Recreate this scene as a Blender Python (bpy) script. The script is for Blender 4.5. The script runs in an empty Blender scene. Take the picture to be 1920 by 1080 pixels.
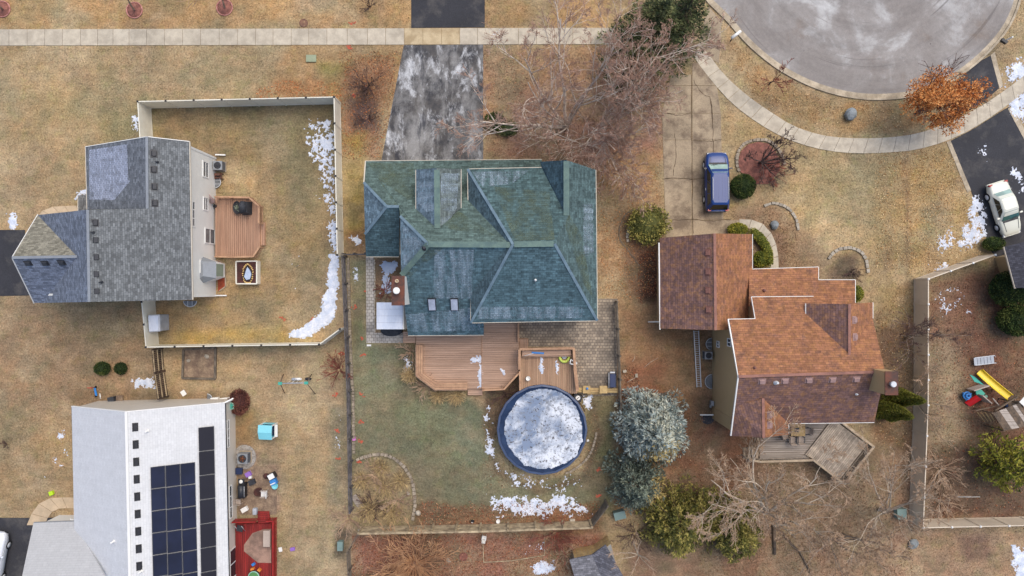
import bpy, math, random
import numpy as np
from mathutils import Vector, Matrix, Quaternion

# ------------------------------------------------------------------ camera, sky, sun, exposure
SC = bpy.context.scene
COL = SC.collection
CH = 57.0                      # camera height in metres above the lawn
cam_data = bpy.data.cameras.new('camera'); cam = bpy.data.objects.new('camera', cam_data); COL.objects.link(cam)
cam.location = (0, 0, CH); cam.rotation_euler = (0, 0, 0)
cam_data.sensor_width = 36; cam_data.lens = 24; cam_data.clip_start = 0.5; cam_data.clip_end = 3000
SC.camera = cam
SUN_AZ, SUN_EL = math.radians(52), math.radians(60)     # compass-like: from +x towards +y
world = bpy.data.worlds.new('World'); SC.world = world; world.use_nodes = True
wn = world.node_tree.nodes; wl = world.node_tree.links
sky = wn.new('ShaderNodeTexSky'); sky.sky_type = 'NISHITA'; sky.sun_disc = False
sky.sun_elevation = SUN_EL; sky.sun_rotation = math.pi / 2 - SUN_AZ
sky.air_density = 1.0; sky.dust_density = 2.6; sky.ozone_density = 1.0
wl.new(sky.outputs[0], wn['Background'].inputs[0]); wn['Background'].inputs[1].default_value = 0.15
sun_data = bpy.data.lights.new('sun', 'SUN'); sun = bpy.data.objects.new('sun', sun_data); COL.objects.link(sun)
sun_data.energy = 1.5; sun_data.angle = math.radians(50); sun_data.color = (1.0, 0.92, 0.80)
sd = Vector((math.cos(SUN_EL) * math.cos(SUN_AZ), math.cos(SUN_EL) * math.sin(SUN_AZ), math.sin(SUN_EL)))
sun.rotation_euler = sd.to_track_quat('Z', 'Y').to_euler(); sun.location = (40, 40, 60)
SC.view_settings.view_transform = 'Standard'; SC.view_settings.look = 'None'
SC.view_settings.gamma = 1.0; SC.view_settings.use_curve_mapping = False
SC.view_settings.exposure = 0.47

# ------------------------------------------------------------------ survey: picture units to metres
S = 0.0445                     # metres on the ground per survey unit
def P(u, v, z=0.0):
    k = S * (CH - z) / CH
    return Vector(((u - 960) * k, (540 - v) * k, z))
def ray_plane(u, v, p0, n):
    c = Vector((0, 0, CH)); d = P(u, v, 0) - c
    return c + d * ((p0 - c).dot(n) / d.dot(n))
def on_poly(u, v, poly):
    a, b, c = (P(*poly[0]), P(*poly[1]), P(*poly[-1]))
    n = (b - a).cross(c - a).normalized()
    if n.z < 0: n = -n
    return ray_plane(u, v, a, n), n
def pnormal(pts):
    n = Vector((0, 0, 0))
    for i in range(len(pts)):
        a, b = pts[i], pts[(i + 1) % len(pts)]
        n += Vector(((a.y - b.y) * (a.z + b.z), (a.z - b.z) * (a.x + b.x), (a.x - b.x) * (a.y + b.y)))
    return n.normalized()
def lin(c):
    c = c / 255.0
    return c / 12.92 if c <= 0.04045 else ((c + 0.055) / 1.055) ** 2.4
def RGB(r, g, b, k=0.88):
    return (lin(r) * k, lin(g) * k, lin(b) * k, 1.0)
RNG = random.Random(7)
NR = np.random.default_rng(11)

# ------------------------------------------------------------------ materials
MATS = {}
def new_mat(name):
    m = bpy.data.materials.new(name); m.use_nodes = True
    MATS[name] = m
    return m, m.node_tree.nodes, m.node_tree.links, m.node_tree.nodes['Principled BSDF']
def nnoise(N, L, scale, detail=5, rough=0.6, vec=None, stretch=None, dist=0.0):
    t = N.new('ShaderNodeTexNoise'); t.inputs['Scale'].default_value = scale
    t.inputs['Detail'].default_value = detail; t.inputs['Roughness'].default_value = rough
    t.inputs['Distortion'].default_value = dist
    if vec is None:
        g = N.new('ShaderNodeNewGeometry'); vec = g.outputs['Position']
    if stretch:
        mp = N.new('ShaderNodeMapping'); mp.inputs['Scale'].default_value = stretch
        L.new(vec, mp.inputs['Vector']); vec = mp.outputs[0]
    L.new(vec, t.inputs['Vector'])
    return t.outputs[0]
def nramp(N, L, fac, stops):
    r = N.new('ShaderNodeValToRGB'); L.new(fac, r.inputs[0])
    e = r.color_ramp.elements
    while len(e) < len(stops): e.new(0.5)
    for i, (p, c) in enumerate(stops):
        e[i].position = p; e[i].color = c if len(c) == 4 else (*c, 1)
    return r.outputs[0]
def nmix(N, L, a, b, fac, mode='MIX'):
    m = N.new('ShaderNodeMix'); m.data_type = 'RGBA'; m.blend_type = mode; m.clamp_factor = True
    for sock, val in ((m.inputs[6], a), (m.inputs[7], b)):
        if hasattr(val, 'links'): L.new(val, sock)
        else: sock.default_value = val
    if hasattr(fac, 'links'): L.new(fac, m.inputs[0])
    else: m.inputs[0].default_value = fac
    return m.outputs[2]
def grey(v): return (v, v, v, 1)
def nrandom(N, L, col, amt):
    oi = N.new('ShaderNodeObjectInfo')
    r = nramp(N, L, oi.outputs['Random'], [(0, grey(1 - amt)), (1, grey(1 + amt))])
    return nmix(N, L, col, r, 1.0, 'MULTIPLY')
def nmottle(N, L, col, scale, amt, detail=5, stretch=None, lo=0.3, hi=0.7):
    f = nnoise(N, L, scale, detail, 0.65, stretch=stretch)
    r = nramp(N, L, f, [(lo, grey(1 - amt)), (hi, grey(1 + amt))])
    return nmix(N, L, col, r, 1.0, 'MULTIPLY')
def nbump(N, L, B, h, strength=0.4, dist=0.03):
    b = N.new('ShaderNodeBump'); b.inputs['Strength'].default_value = strength; b.inputs['Distance'].default_value = dist
    L.new(h, b.inputs['Height']); L.new(b.outputs[0], B.inputs['Normal'])
def ncol(N):
    a = N.new('ShaderNodeAttribute'); a.attribute_name = 'Col'
    return a.outputs['Color']
def mk(name, c1, c2=None, scale=1.5, rough=0.8, mott=0.12, fine=0.15, fscale=14, rnd=0.0, metal=0.0,
       stretch=None, bump=0.25, attr=False, lo=0.4, hi=0.6, spec=None, coat=0.0):
    m, N, L, B = new_mat(name)
    col = ncol(N) if attr else c1
    if c2 is not None:
        f = nnoise(N, L, scale, 6, 0.65, stretch=stretch)
        f2 = nramp(N, L, f, [(lo, grey(0)), (hi, grey(1))])
        col = nmix(N, L, col, c2, f2)
    if mott: col = nmottle(N, L, col, scale * 0.6, mott, stretch=stretch)
    if fine: col = nmottle(N, L, col, fscale, fine, 3, stretch=stretch)
    if rnd: col = nrandom(N, L, col, rnd)
    if hasattr(col, 'links'): L.new(col, B.inputs['Base Color'])
    else: B.inputs['Base Color'].default_value = col
    B.inputs['Roughness'].default_value = rough; B.inputs['Metallic'].default_value = metal
    if spec is not None: B.inputs['Specular IOR Level'].default_value = spec
    if coat: B.inputs['Coat Weight'].default_value = coat
    if bump: nbump(N, L, B, nnoise(N, L, fscale * 1.3, 4, 0.6, stretch=stretch), bump)
    return m

# lawn: colour comes from the survey of the yards, broken up by thatch noise
m, N, L, B = new_mat('lawn')
c = ncol(N)
c = nmottle(N, L, c, 0.35, 0.08, 4)
c = nmix(N, L, c, nmix(N, L, c, (1.05, 0.97, 0.94, 1), 1.0, 'MULTIPLY'), nramp(N, L, nnoise(N, L, 0.7, 6, 0.7), [(0.45, grey(0)), (0.62, grey(1))]))
c = nmix(N, L, c, nmix(N, L, c, (0.93, 1.0, 0.88, 1), 1.0, 'MULTIPLY'), nramp(N, L, nnoise(N, L, 0.9, 6, 0.7, stretch=(1, 1, 3)), [(0.52, grey(0)), (0.66, grey(1))]))
c = nmottle(N, L, c, 1.6, 0.16, 6)
c = nmottle(N, L, c, 1.1, 0.14, 5, stretch=(0.5, 2.2, 1))
c = nmottle(N, L, c, 7.0, 0.36, 6, lo=0.30, hi=0.70)
f = nramp(N, L, nnoise(N, L, 5.5, 7, 0.75), [(0.33, grey(1)), (0.43, grey(0))])
c = nmix(N, L, c, nmix(N, L, c, grey(0.42), 1.0, 'MULTIPLY'), f)
f = nramp(N, L, nnoise(N, L, 9.0, 5, 0.7, stretch=(1, 1.3, 1)), [(0.60, grey(0)), (0.70, grey(1))])
c = nmix(N, L, c, nmix(N, L, c, grey(1.35), 1.0, 'MULTIPLY'), f)
L.new(c, B.inputs['Base Color']); B.inputs['Roughness'].default_value = 0.95; B.inputs['Specular IOR Level'].default_value = 0.1
nbump(N, L, B, nnoise(N, L, 11, 6, 0.7), 0.9, 0.06)
mk('litter', None, attr=True, mott=0, fine=0.1, rough=0.9, bump=0, spec=0.1)

# shingles: colour per slope, tabs and courses from UV
def shingle(name, contrast=0.22, bw=0.42, rh=0.18, speck=None, speckamt=0.35, stain=0.12, grain=0.22, speck2=None, mortar=0.55):
    m, N, L, B = new_mat(name)
    uv = N.new('ShaderNodeUVMap')
    br = N.new('ShaderNodeTexBrick'); L.new(uv.outputs[0], br.inputs['Vector'])
    br.inputs['Scale'].default_value = 1.0; br.inputs['Brick Width'].default_value = bw; br.inputs['Row Height'].default_value = rh
    br.inputs['Mortar Size'].default_value = 0.012; br.inputs['Mortar Smooth'].default_value = 0.3
    br.inputs['Color1'].default_value = grey(1 - contrast); br.inputs['Color2'].default_value = grey(1 + contrast)
    br.inputs['Mortar'].default_value = grey(mortar); br.offset_frequency = 2; br.offset = 0.37
    c = ncol(N)
    if speck:
        f = nramp(N, L, nnoise(N, L, 2.4, 6, 0.75), [(0.46, grey(0)), (0.62, grey(1))])
        mm = N.new('ShaderNodeMath'); mm.operation = 'MULTIPLY'; L.new(f, mm.inputs[0]); mm.inputs[1].default_value = speckamt
        c = nmix(N, L, c, speck, mm.outputs[0])
        if speck2:
            c = nmix(N, L, c, speck2, nramp(N, L, nnoise(N, L, 1.3, 6, 0.75, stretch=(1, 1, 2)), [(0.5, grey(0)), (0.66, grey(0.6))]))
    c = nmix(N, L, c, br.outputs[0], 1.0, 'MULTIPLY')
    f = nnoise(N, L, 1.1, 6, 0.7, vec=uv.outputs[0], stretch=(1.6, 0.35, 1))
    r = nramp(N, L, f, [(0.3, grey(1 - stain)), (0.7, grey(1 + stain))])
    c = nmix(N, L, c, r, 1.0, 'MULTIPLY')
    c = nmottle(N, L, c, 5, grain, 5)
    L.new(c, B.inputs['Base Color']); B.inputs['Roughness'].default_value = 0.85; B.inputs['Specular IOR Level'].default_value = 0.25
    nbump(N, L, B, br.outputs[1], 0.5, 0.015)
    return m
shingle('shingle_grey', 0.34, bw=0.32, rh=0.15)
shingle('shingle_blue', 0.30, stain=0.28, grain=0.36)
shingle('shingle_white', 0.035, stain=0.05, grain=0.05, mortar=0.88)
shingle('shingle_brown', 0.20, speck=RGB(176, 126, 76), speckamt=0.5, speck2=RGB(104, 80, 76))
# frost film lying on shingles
def frost_mat(name, col, lo, hi, stretch, scale=1.3):
    m, N, L, B = new_mat(name)
    uv = N.new('ShaderNodeUVMap')
    f = nnoise(N, L, scale, 6, 0.65, vec=uv.outputs[0], stretch=stretch)
    a = nramp(N, L, f, [(lo, grey(0)), (hi, grey(0.75))])
    B.inputs['Base Color'].default_value = col; B.inputs['Roughness'].default_value = 0.7
    br = N.new('ShaderNodeTexBrick'); L.new(uv.outputs[0], br.inputs['Vector']); br.inputs['Scale'].default_value = 1
    br.inputs['Brick Width'].default_value = 0.3; br.inputs['Row Height'].default_value = 0.15; br.inputs['Mortar Size'].default_value = 0.02
    br.inputs['Color1'].default_value = grey(0.55); br.inputs['Color2'].default_value = grey(1); br.inputs['Mortar'].default_value = grey(0.3)
    a = nmix(N, L, a, br.outputs[0], 1.0, 'MULTIPLY')
    L.new(a, B.inputs['Alpha'])
    return m
frost_mat('frost', RGB(196, 205, 228), 0.25, 0.5, (1.0, 0.6, 1))
frost_mat('frost_streak', RGB(168, 186, 200), 0.40, 0.60, (1.5, 0.22, 1))
frost_mat('moss', RGB(96, 108, 84), 0.38, 0.62, (0.8, 0.6, 1), 1.0)

mk('concrete', RGB(202, 190, 168), RGB(180, 168, 148), scale=1.2, rnd=0.06, fine=0.08, fscale=18, mott=0.05)
mk('concrete_brown', RGB(196, 176, 140), RGB(170, 148, 112), scale=0.9, rnd=0.05, fine=0.10, mott=0.10)
mk('concrete_old', RGB(166, 148, 122), RGB(120, 103, 84), scale=0.6, rnd=0.03, fine=0.20, mott=0.24, lo=0.46, hi=0.62)
mk('concrete_beige', RGB(204, 180, 148), RGB(190, 168, 138), scale=1.2, rnd=0.03, fine=0.07)
mk('curb', RGB(196, 180, 154), RGB(160, 145, 122), scale=1.1, rnd=0.06, fine=0.12)
mk('asphalt_dark', RGB(50, 50, 55), RGB(92, 88, 84), scale=0.55, fine=0.20, fscale=10, mott=0.2, rough=0.85, lo=0.5, hi=0.78)
# street: pale worn asphalt with salt bloom, drags and drips
m, N, L, B = new_mat('street')
c = nmix(N, L, RGB(140, 133, 127), RGB(158, 153, 148), nramp(N, L, nnoise(N, L, 0.22, 5, 0.55, dist=0.6), [(0.42, grey(0)), (0.62, grey(1))]))
c = nmix(N, L, c, RGB(198, 197, 194), nramp(N, L, nnoise(N, L, 0.22, 8, 0.66, dist=0.5), [(0.52, grey(0)), (0.66, grey(0.75))]))
c = nmix(N, L, c, RGB(128, 120, 116), nramp(N, L, nnoise(N, L, 0.5, 6, 0.65, stretch=(0.35, 1, 1)), [(0.56, grey(0)), (0.74, grey(0.6))]))
c = nmix(N, L, c, RGB(72, 68, 66), nramp(N, L, nnoise(N, L, 1.9, 4, 0.6), [(0.70, grey(0)), (0.74, grey(0.85))]))
g = N.new('ShaderNodeNewGeometry'); sx = N.new('ShaderNodeVectorMath'); sx.operation = 'SUBTRACT'; sx.inputs[1].default_value = (30.0, 29.5, 0); L.new(g.outputs['Position'], sx.inputs[0])
ln = N.new('ShaderNodeVectorMath'); ln.operation = 'LENGTH'; L.new(sx.outputs[0], ln.inputs[0])
sp = N.new('ShaderNodeSeparateXYZ'); L.new(sx.outputs[0], sp.inputs[0]); at2 = N.new('ShaderNodeMath'); at2.operation = 'ARCTAN2'; L.new(sp.outputs[1], at2.inputs[0]); L.new(sp.outputs[0], at2.inputs[1])
cx = N.new('ShaderNodeCombineXYZ'); L.new(ln.outputs['Value'], cx.inputs[0]); L.new(at2.outputs[0], cx.inputs[1])
f = nnoise(N, L, 1.0, 7, 0.65, vec=cx.outputs[0], stretch=(1.1, 1.6, 1))
c = nmix(N, L, c, nramp(N, L, f, [(0.32, grey(0.82)), (0.5, grey(1.0)), (0.68, grey(1.10))]), 1.0, 'MULTIPLY')
f = nnoise(N, L, 1.0, 4, 0.5, vec=cx.outputs[0], stretch=(2.6, 0.9, 1))
c = nmix(N, L, c, RGB(104, 98, 94), nramp(N, L, f, [(0.63, grey(0)), (0.69, grey(0.6))]))
c = nmix(N, L, c, RGB(120, 96, 72), nramp(N, L, nnoise(N, L, 0.3, 6, 0.7), [(0.58, grey(0)), (0.75, grey(0.45))]))
c = nmottle(N, L, c, 3.0, 0.10, 6)
c = nmottle(N, L, c, 12, 0.10, 4)
L.new(c, B.inputs['Base Color']); B.inputs['Roughness'].default_value = 0.9
nbump(N, L, B, nnoise(N, L, 40, 3, 0.6), 0.3, 0.01)
# driveway with dried salt and thin ice bloom running down its length
m, N, L, B = new_mat('salted_asphalt')
c = nmix(N, L, RGB(56, 56, 60), RGB(92, 88, 84), nramp(N, L, nnoise(N, L, 0.55, 7, 0.7), [(0.38, grey(0)), (0.62, grey(1))]))
c = nmix(N, L, c, RGB(150, 148, 145), nramp(N, L, nnoise(N, L, 0.42, 9, 0.7, stretch=(1.3, 0.65, 1), dist=0.25), [(0.44, grey(0)), (0.60, grey(0.9))]))
c = nmix(N, L, c, RGB(214, 215, 216), nramp(N, L, nnoise(N, L, 0.5, 10, 0.75, stretch=(1.25, 0.7, 1), dist=0.3), [(0.52, grey(0)), (0.64, grey(0.9))]))
c = nmix(N, L, c, RGB(40, 42, 52), nramp(N, L, nnoise(N, L, 0.8, 5, 0.6, stretch=(1.4, 0.4, 1)), [(0.60, grey(0)), (0.70, grey(0.8))]))
c = nmottle(N, L, c, 9, 0.14, 4)
L.new(c, B.inputs['Base Color']); B.inputs['Roughness'].default_value = 0.85
nbump(N, L, B, nnoise(N, L, 40, 3, 0.6), 0.3, 0.01)
# clay pavers, set in rows
def paver(name, a, b, mortar, w, h, fr=2):
    m, N, L, B = new_mat(name)
    g = N.new('ShaderNodeNewGeometry')
    br = N.new('ShaderNodeTexBrick'); L.new(g.outputs['Position'], br.inputs['Vector'])
    br.inputs['Scale'].default_value = 1; br.inputs['Brick Width'].default_value = w; br.inputs['Row Height'].default_value = h
    br.inputs['Mortar Size'].default_value = 0.018; br.inputs['Color1'].default_value = a; br.inputs['Color2'].default_value = b
    br.inputs['Mortar'].default_value = mortar
    c = nmottle(N, L, br.outputs[0], 0.5, 0.16, 5)
    c = nmottle(N, L, c, 5, 0.16, 4)
    c = nmix(N, L, c, RGB(92, 86, 80), nramp(N, L, nnoise(N, L, 0.33, 5, 0.6), [(0.5, grey(0)), (0.68, grey(0.7))]))
    L.new(c, B.inputs['Base Color']); B.inputs['Roughness'].default_value = 0.9
    nbump(N, L, B, br.outputs[1], 0.6, 0.02)
paver('patio_paver', RGB(140, 127, 112), RGB(182, 166, 144), RGB(108, 98, 88), 0.28, 0.24)
paver('path_paver', RGB(176, 168, 158), RGB(200, 192, 180), RGB(128, 120, 112), 0.34, 0.26)

def wood(name, c1, c2, axis, rnd=0.10):
    st = (0.15, 3.5, 1) if axis == 'x' else ((3.5, 0.15, 1) if axis == 'y' else (1, 1, 1))
    mk(name, c1, c2, scale=2.2, stretch=st, rnd=rnd, fine=0.10, fscale=6, mott=0.10, rough=0.8, bump=0.15)
wood('deck_x', RGB(194, 160, 136), RGB(176, 143, 119), 'x', 0.07)
wood('deck_y', RGB(184, 150, 120), RGB(168, 133, 105), 'y', 0.07)
wood('deck_left', RGB(180, 142, 116), RGB(164, 126, 102), 'y', 0.10)
wood('deck_trim', RGB(192, 152, 118), RGB(172, 132, 102), '-', 0.05)
wood('grey_x', RGB(182, 170, 158), RGB(146, 134, 122), 'x', 0.16)
wood('grey_d', RGB(200, 184, 164), RGB(162, 148, 132), '-', 0.16)
wood('grey_trim', RGB(196, 176, 148), RGB(170, 150, 126), '-', 0.05)
wood('old_wood', RGB(120, 108, 92), RGB(86, 78, 68), '-', 0.15)
wood('fence_dark', RGB(104, 98, 96), RGB(72, 66, 64), '-', 0.12)
wood('fence_brown', RGB(92, 72, 58), RGB(56, 44, 38), '-', 0.15)
wood('fence_straw', RGB(190, 170, 136), RGB(142, 124, 98), '-', 0.12)
wood('yellow_wood', RGB(196, 168, 116), RGB(172, 142, 96), '-', 0.06)
wood('log', RGB(120, 100, 80), RGB(80, 68, 56), '-', 0.15)
wood('red_deck', RGB(150, 40, 36), RGB(120, 30, 28), 'y', 0.10)
wood('red_rail', RGB(168, 34, 28), RGB(140, 28, 24), '-', 0.05)

mk('vinyl_white', RGB(238, 233, 216), RGB(226, 220, 202), scale=0.8, fine=0.03, mott=0.02, rough=0.45, bump=0.03, rnd=0.015)
mk('vinyl_tan', RGB(222, 207, 184), RGB(212, 196, 174), scale=0.8, fine=0.05, mott=0.03, rough=0.5, bump=0.03, rnd=0.02)
mk('trim_white', RGB(236, 234, 228), None, fine=0.03, mott=0.03, rough=0.5, bump=0.0)
mk('gutter_beige', RGB(206, 196, 178), None, fine=0.05, mott=0.05, rough=0.5, bump=0.0)
mk('cap_dark', RGB(48, 46, 48), None, fine=0.05, mott=0, rough=0.6, bump=0)
def siding(name, c):
    m, N, L, B = new_mat(name)
    g = N.new('ShaderNodeNewGeometry'); sx = N.new('ShaderNodeSeparateXYZ'); L.new(g.outputs['Position'], sx.inputs[0])
    mm = N.new('ShaderNodeMath'); mm.operation = 'FRACT'; md = N.new('ShaderNodeMath'); md.operation = 'MULTIPLY'; md.inputs[1].default_value = 1 / 0.13
    L.new(sx.outputs['Z'], md.inputs[0]); L.new(md.outputs[0], mm.inputs[0])
    r = nramp(N, L, mm.outputs[0], [(0.0, grey(0.72)), (0.14, grey(1.0))])
    cc = nmix(N, L, c, r, 1.0, 'MULTIPLY'); cc = nmottle(N, L, cc, 1.2, 0.04, 4)
    L.new(cc, B.inputs['Base Color']); B.inputs['Roughness'].default_value = 0.55
    nbump(N, L, B, mm.outputs[0], 0.5, 0.012)
siding('siding_white', RGB(240, 238, 230)); siding('siding_cream', RGB(222, 212, 196)); siding('siding_tan', RGB(192, 164, 122))
siding('siding_green', RGB(150, 158, 150)); siding('siding_grey', RGB(150, 146, 138))

def glass(name, col=(0.02, 0.025, 0.03, 1), rough=0.08):
    m, N, L, B = new_mat(name)
    c = nmottle(N, L, col, 1.5, 0.3, 3)
    L.new(c, B.inputs['Base Color']); B.inputs['Roughness'].default_value = rough; B.inputs['Specular IOR Level'].default_value = 0.6
glass('pane'); glass('pane_blind', RGB(190, 192, 192), 0.25); glass('pane_grey', RGB(110, 112, 114), 0.2)
glass('car_glass', RGB(150, 176, 166), 0.06); glass('car_glass_dark', RGB(34, 40, 38), 0.06); glass('car_glass_teal', RGB(52, 92, 88), 0.06)
glass('skylight', RGB(178, 184, 200), 0.15)
mk('metal_grey', RGB(150, 154, 158), None, fine=0.08, rough=0.5, metal=0.3, bump=0.05)
mk('metal_light', RGB(206, 208, 210), None, fine=0.06, rough=0.45, metal=0.2, bump=0.03)
mk('metal_dark', RGB(44, 46, 52), None, fine=0.10, rough=0.5, bump=0.05)
mk('copper', RGB(150, 90, 50), RGB(90, 56, 40), fine=0.1, rough=0.5, metal=0.4, bump=0)
mk('rust', RGB(112, 62, 42), RGB(76, 52, 44), scale=1.6, fine=0.12, rough=0.7)
mk('white_sheet', RGB(222, 226, 234), RGB(198, 206, 220), scale=1.0, fine=0.03, rough=0.4, stretch=(1, 0.4, 1))
mk('plastic_white', RGB(238, 236, 230), None, fine=0.02, mott=0.02, rough=0.4, bump=0)
mk('plastic_grey', RGB(176, 182, 190), RGB(160, 164, 170), fine=0.04, rough=0.5, bump=0.03)
mk('plastic_black', RGB(34, 34, 38), None, fine=0.10, rough=0.5, bump=0.1)
for nm, c in (('red', (206, 30, 34)), ('yellow', (240, 206, 40)), ('teal', (70, 170, 150)), ('blue', (56, 130, 200)), ('navy', (36, 50, 86)),
              ('turquoise', (130, 208, 220)), ('lime', (200, 214, 90)), ('purple', (150, 110, 190)), ('pink', (206, 120, 190)), ('mint', (150, 196, 176)),
              ('orange', (226, 140, 60)), ('green', (90, 140, 80)), ('neon', (190, 226, 40))):
    mk('plastic_' + nm, RGB(*c), None, fine=0.05, mott=0.05, rough=0.4, bump=0)
mk('cloth_dark', RGB(40, 42, 48), RGB(58, 60, 66), scale=2.5, fine=0.1, rough=0.8)
mk('cloth_rose', RGB(204, 176, 166), RGB(180, 150, 142), scale=2.5, fine=0.1, rough=0.9)
mk('rug', RGB(168, 136, 118), RGB(120, 98, 86), scale=0.8, fine=0.12, rough=0.95)
mk('cushion', RGB(186, 170, 156), None, fine=0.08, rough=0.9)
mk('paint_blue', RGB(26, 60, 124), None, fine=0.02, mott=0.02, rough=0.28, coat=0.25, bump=0, spec=0.4)
mk('paint_black', RGB(22, 24, 30), None, fine=0.02, mott=0, rough=0.4, coat=0.1, bump=0)
mk('paint_cream', RGB(222, 222, 206), None, fine=0.02, mott=0.02, rough=0.3, coat=0.5, bump=0)
mk('paint_white', RGB(226, 230, 236), None, fine=0.02, mott=0.02, rough=0.3, coat=0.5, bump=0)
mk('tyre', RGB(28, 28, 30), None, fine=0.1, rough=0.9, bump=0.1)
mk('tail_light', RGB(170, 40, 34), None, fine=0.03, mott=0, rough=0.2, bump=0)
mk('mulch_red', RGB(150, 98, 84), RGB(118, 76, 66), scale=3.0, fine=0.25, fscale=10, rough=0.95)
mk('mulch_brick', RGB(176, 84, 52), RGB(150, 68, 44), scale=3.0, fine=0.2, fscale=10, rough=0.95)
mk('mulch_dark', RGB(86, 50, 44), RGB(64, 40, 36), scale=3.0, fine=0.25, fscale=10, rough=0.95)
mk('soil', RGB(152, 130, 106), RGB(118, 98, 82), scale=1.5, fine=0.25, fscale=9, rough=0.95)
mk('gravel', RGB(170, 164, 156), RGB(136, 128, 120), scale=5.0, fine=0.3, fscale=14, rough=0.95)
mk('stone', RGB(168, 154, 134), RGB(136, 124, 108), scale=3.0, fine=0.15, rnd=0.14, rough=0.9)
mk('stone_pale', RGB(186, 176, 158), RGB(158, 148, 132), scale=3.0, fine=0.12, rnd=0.10, rough=0.9)
mk('boulder', RGB(146, 152, 154), RGB(116, 120, 118), scale=2.0, fine=0.2, rough=0.9)
mk('pebble', RGB(226, 190, 120), None, fine=0.15, rnd=0.15, rough=0.8)
mk('pool_cover', RGB(44, 62, 92), RGB(30, 46, 74), scale=0.9, fine=0.08, rough=0.65, spec=0.15)
mk('pool_rim', RGB(70, 84, 112), None, fine=0.05, rough=0.4)
mk('pool_wall', RGB(130, 68, 50), RGB(96, 60, 50), fine=0.1, rough=0.7)
mk('solar', RGB(38, 44, 66), RGB(33, 38, 56), scale=0.5, fine=0.04, mott=0.08, rough=0.5, bump=0, rnd=0.08, spec=0.12)
mk('solar_black', RGB(42, 42, 50), None, fine=0.04, mott=0.05, rough=0.5, bump=0, rnd=0.06, spec=0.12)
# snow and pool ice
mk('snow', RGB(228, 231, 238), RGB(198, 207, 222), scale=2.2, fine=0.10, fscale=9, rough=0.7, bump=0.3)
m, N, L, B = new_mat('pool_ice')
c = nmix(N, L, RGB(224, 228, 234), RGB(116, 134, 160), nramp(N, L, nnoise(N, L, 0.30, 8, 0.66, dist=0.5), [(0.45, grey(0)), (0.60, grey(0.95))]))
c = nmix(N, L, c, RGB(128, 132, 138), nramp(N, L, nnoise(N, L, 3.2, 5, 0.75), [(0.50, grey(0)), (0.60, grey(0.75))]))
c = nmix(N, L, c, RGB(70, 66, 66), nramp(N, L, nnoise(N, L, 5.0, 3, 0.6), [(0.59, grey(0)), (0.64, grey(0.9))]))
L.new(c, B.inputs['Base Color']); B.inputs['Roughness'].default_value = 0.55
mk('ice', RGB(196, 208, 226), RGB(176, 190, 212), scale=1.2, fine=0.03, rough=0.3, bump=0.05)
# vegetation
for nm, c in (('spruce_a', (172, 182, 174)), ('spruce_b', (118, 131, 128)), ('spruce_c', (210, 210, 190)), ('spruce_d', (84, 104, 98)), ('spruce_gold', (196, 172, 110)),
              ('pine_a', (118, 128, 114)), ('pine_b', (92, 102, 92)), ('pine_c', (142, 150, 130)),
              ('juniper_a', (134, 130, 66)), ('juniper_b', (96, 98, 54)), ('juniper_c', (178, 164, 92)),
              ('cedar_a', (96, 104, 66)), ('cedar_b', (68, 78, 54)), ('cedar_c', (132, 134, 90)),
              ('yew_a', (66, 84, 40)), ('yew_b', (48, 62, 34)), ('yew_c', (92, 100, 50)),
              ('hedge_a', (132, 132, 50)), ('hedge_b', (92, 100, 42)), ('hedge_c', (168, 160, 66)),
              ('oak_a', (204, 132, 72)), ('oak_b', (176, 106, 56)), ('oak_c', (228, 164, 100)),
              ('barb_a', (110, 66, 58)), ('barb_b', (86, 54, 50)), ('barb_c', (134, 88, 72)),
              ('straw_a', (188, 164, 122)), ('straw_b', (154, 132, 100)), ('straw_c', (214, 188, 136))):
    mk('leaf_' + nm, RGB(*c), None, fine=0.1, mott=0.12, rough=0.8, bump=0, spec=0.2)
mk('bark_birch', RGB(234, 218, 200), RGB(180, 156, 136), scale=3.0, fine=0.15, fscale=10, rough=0.85, lo=0.48, hi=0.62)
mk('bark_grey', RGB(170, 152, 134), RGB(124, 108, 96), scale=3.0, fine=0.15, rough=0.9)
mk('bark_pale', RGB(222, 206, 184), RGB(182, 164, 144), scale=3.0, fine=0.12, rough=0.9)
mk('bark_dark', RGB(104, 82, 74), RGB(76, 60, 56), scale=3.0, fine=0.15, rough=0.9)
mk('bark_brown', RGB(120, 100, 84), RGB(90, 76, 64), scale=3.0, fine=0.15, rough=0.9)
mk('twig_pink', RGB(202, 164, 142), RGB(166, 132, 114), scale=1.0, fine=0.1, rough=0.9, bump=0)
mk('twig_tan', RGB(210, 180, 150), RGB(176, 146, 120), scale=1.0, fine=0.1, rough=0.9, bump=0)
mk('twig_orange', RGB(218, 172, 128), RGB(186, 140, 104), scale=1.0, fine=0.1, rough=0.9, bump=0)
mk('twig_red', RGB(170, 96, 78), RGB(130, 78, 66), scale=1.0, fine=0.1, rough=0.9, bump=0)
mk('twig_dark', RGB(112, 84, 76), RGB(88, 68, 62), scale=1.0, fine=0.1, rough=0.9, bump=0)
mk('paint_mark', RGB(196, 84, 62), RGB(178, 96, 70), scale=4, fine=0.2, rough=0.9, bump=0)
mk('lid_green', RGB(150, 158, 128), None, fine=0.08, rough=0.7)
mk('lid_teal', RGB(120, 142, 136), None, fine=0.08, rough=0.7)
mk('lid_rust', RGB(136, 98, 76), RGB(110, 80, 66), fine=0.15, rough=0.8)
mk('rim_pink', RGB(196, 140, 128), RGB(170, 110, 100), scale=3, fine=0.1)
mk('crack_dirt', RGB(104, 84, 62), RGB(78, 66, 54), scale=2.0, fine=0.2, rough=0.95)
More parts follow.
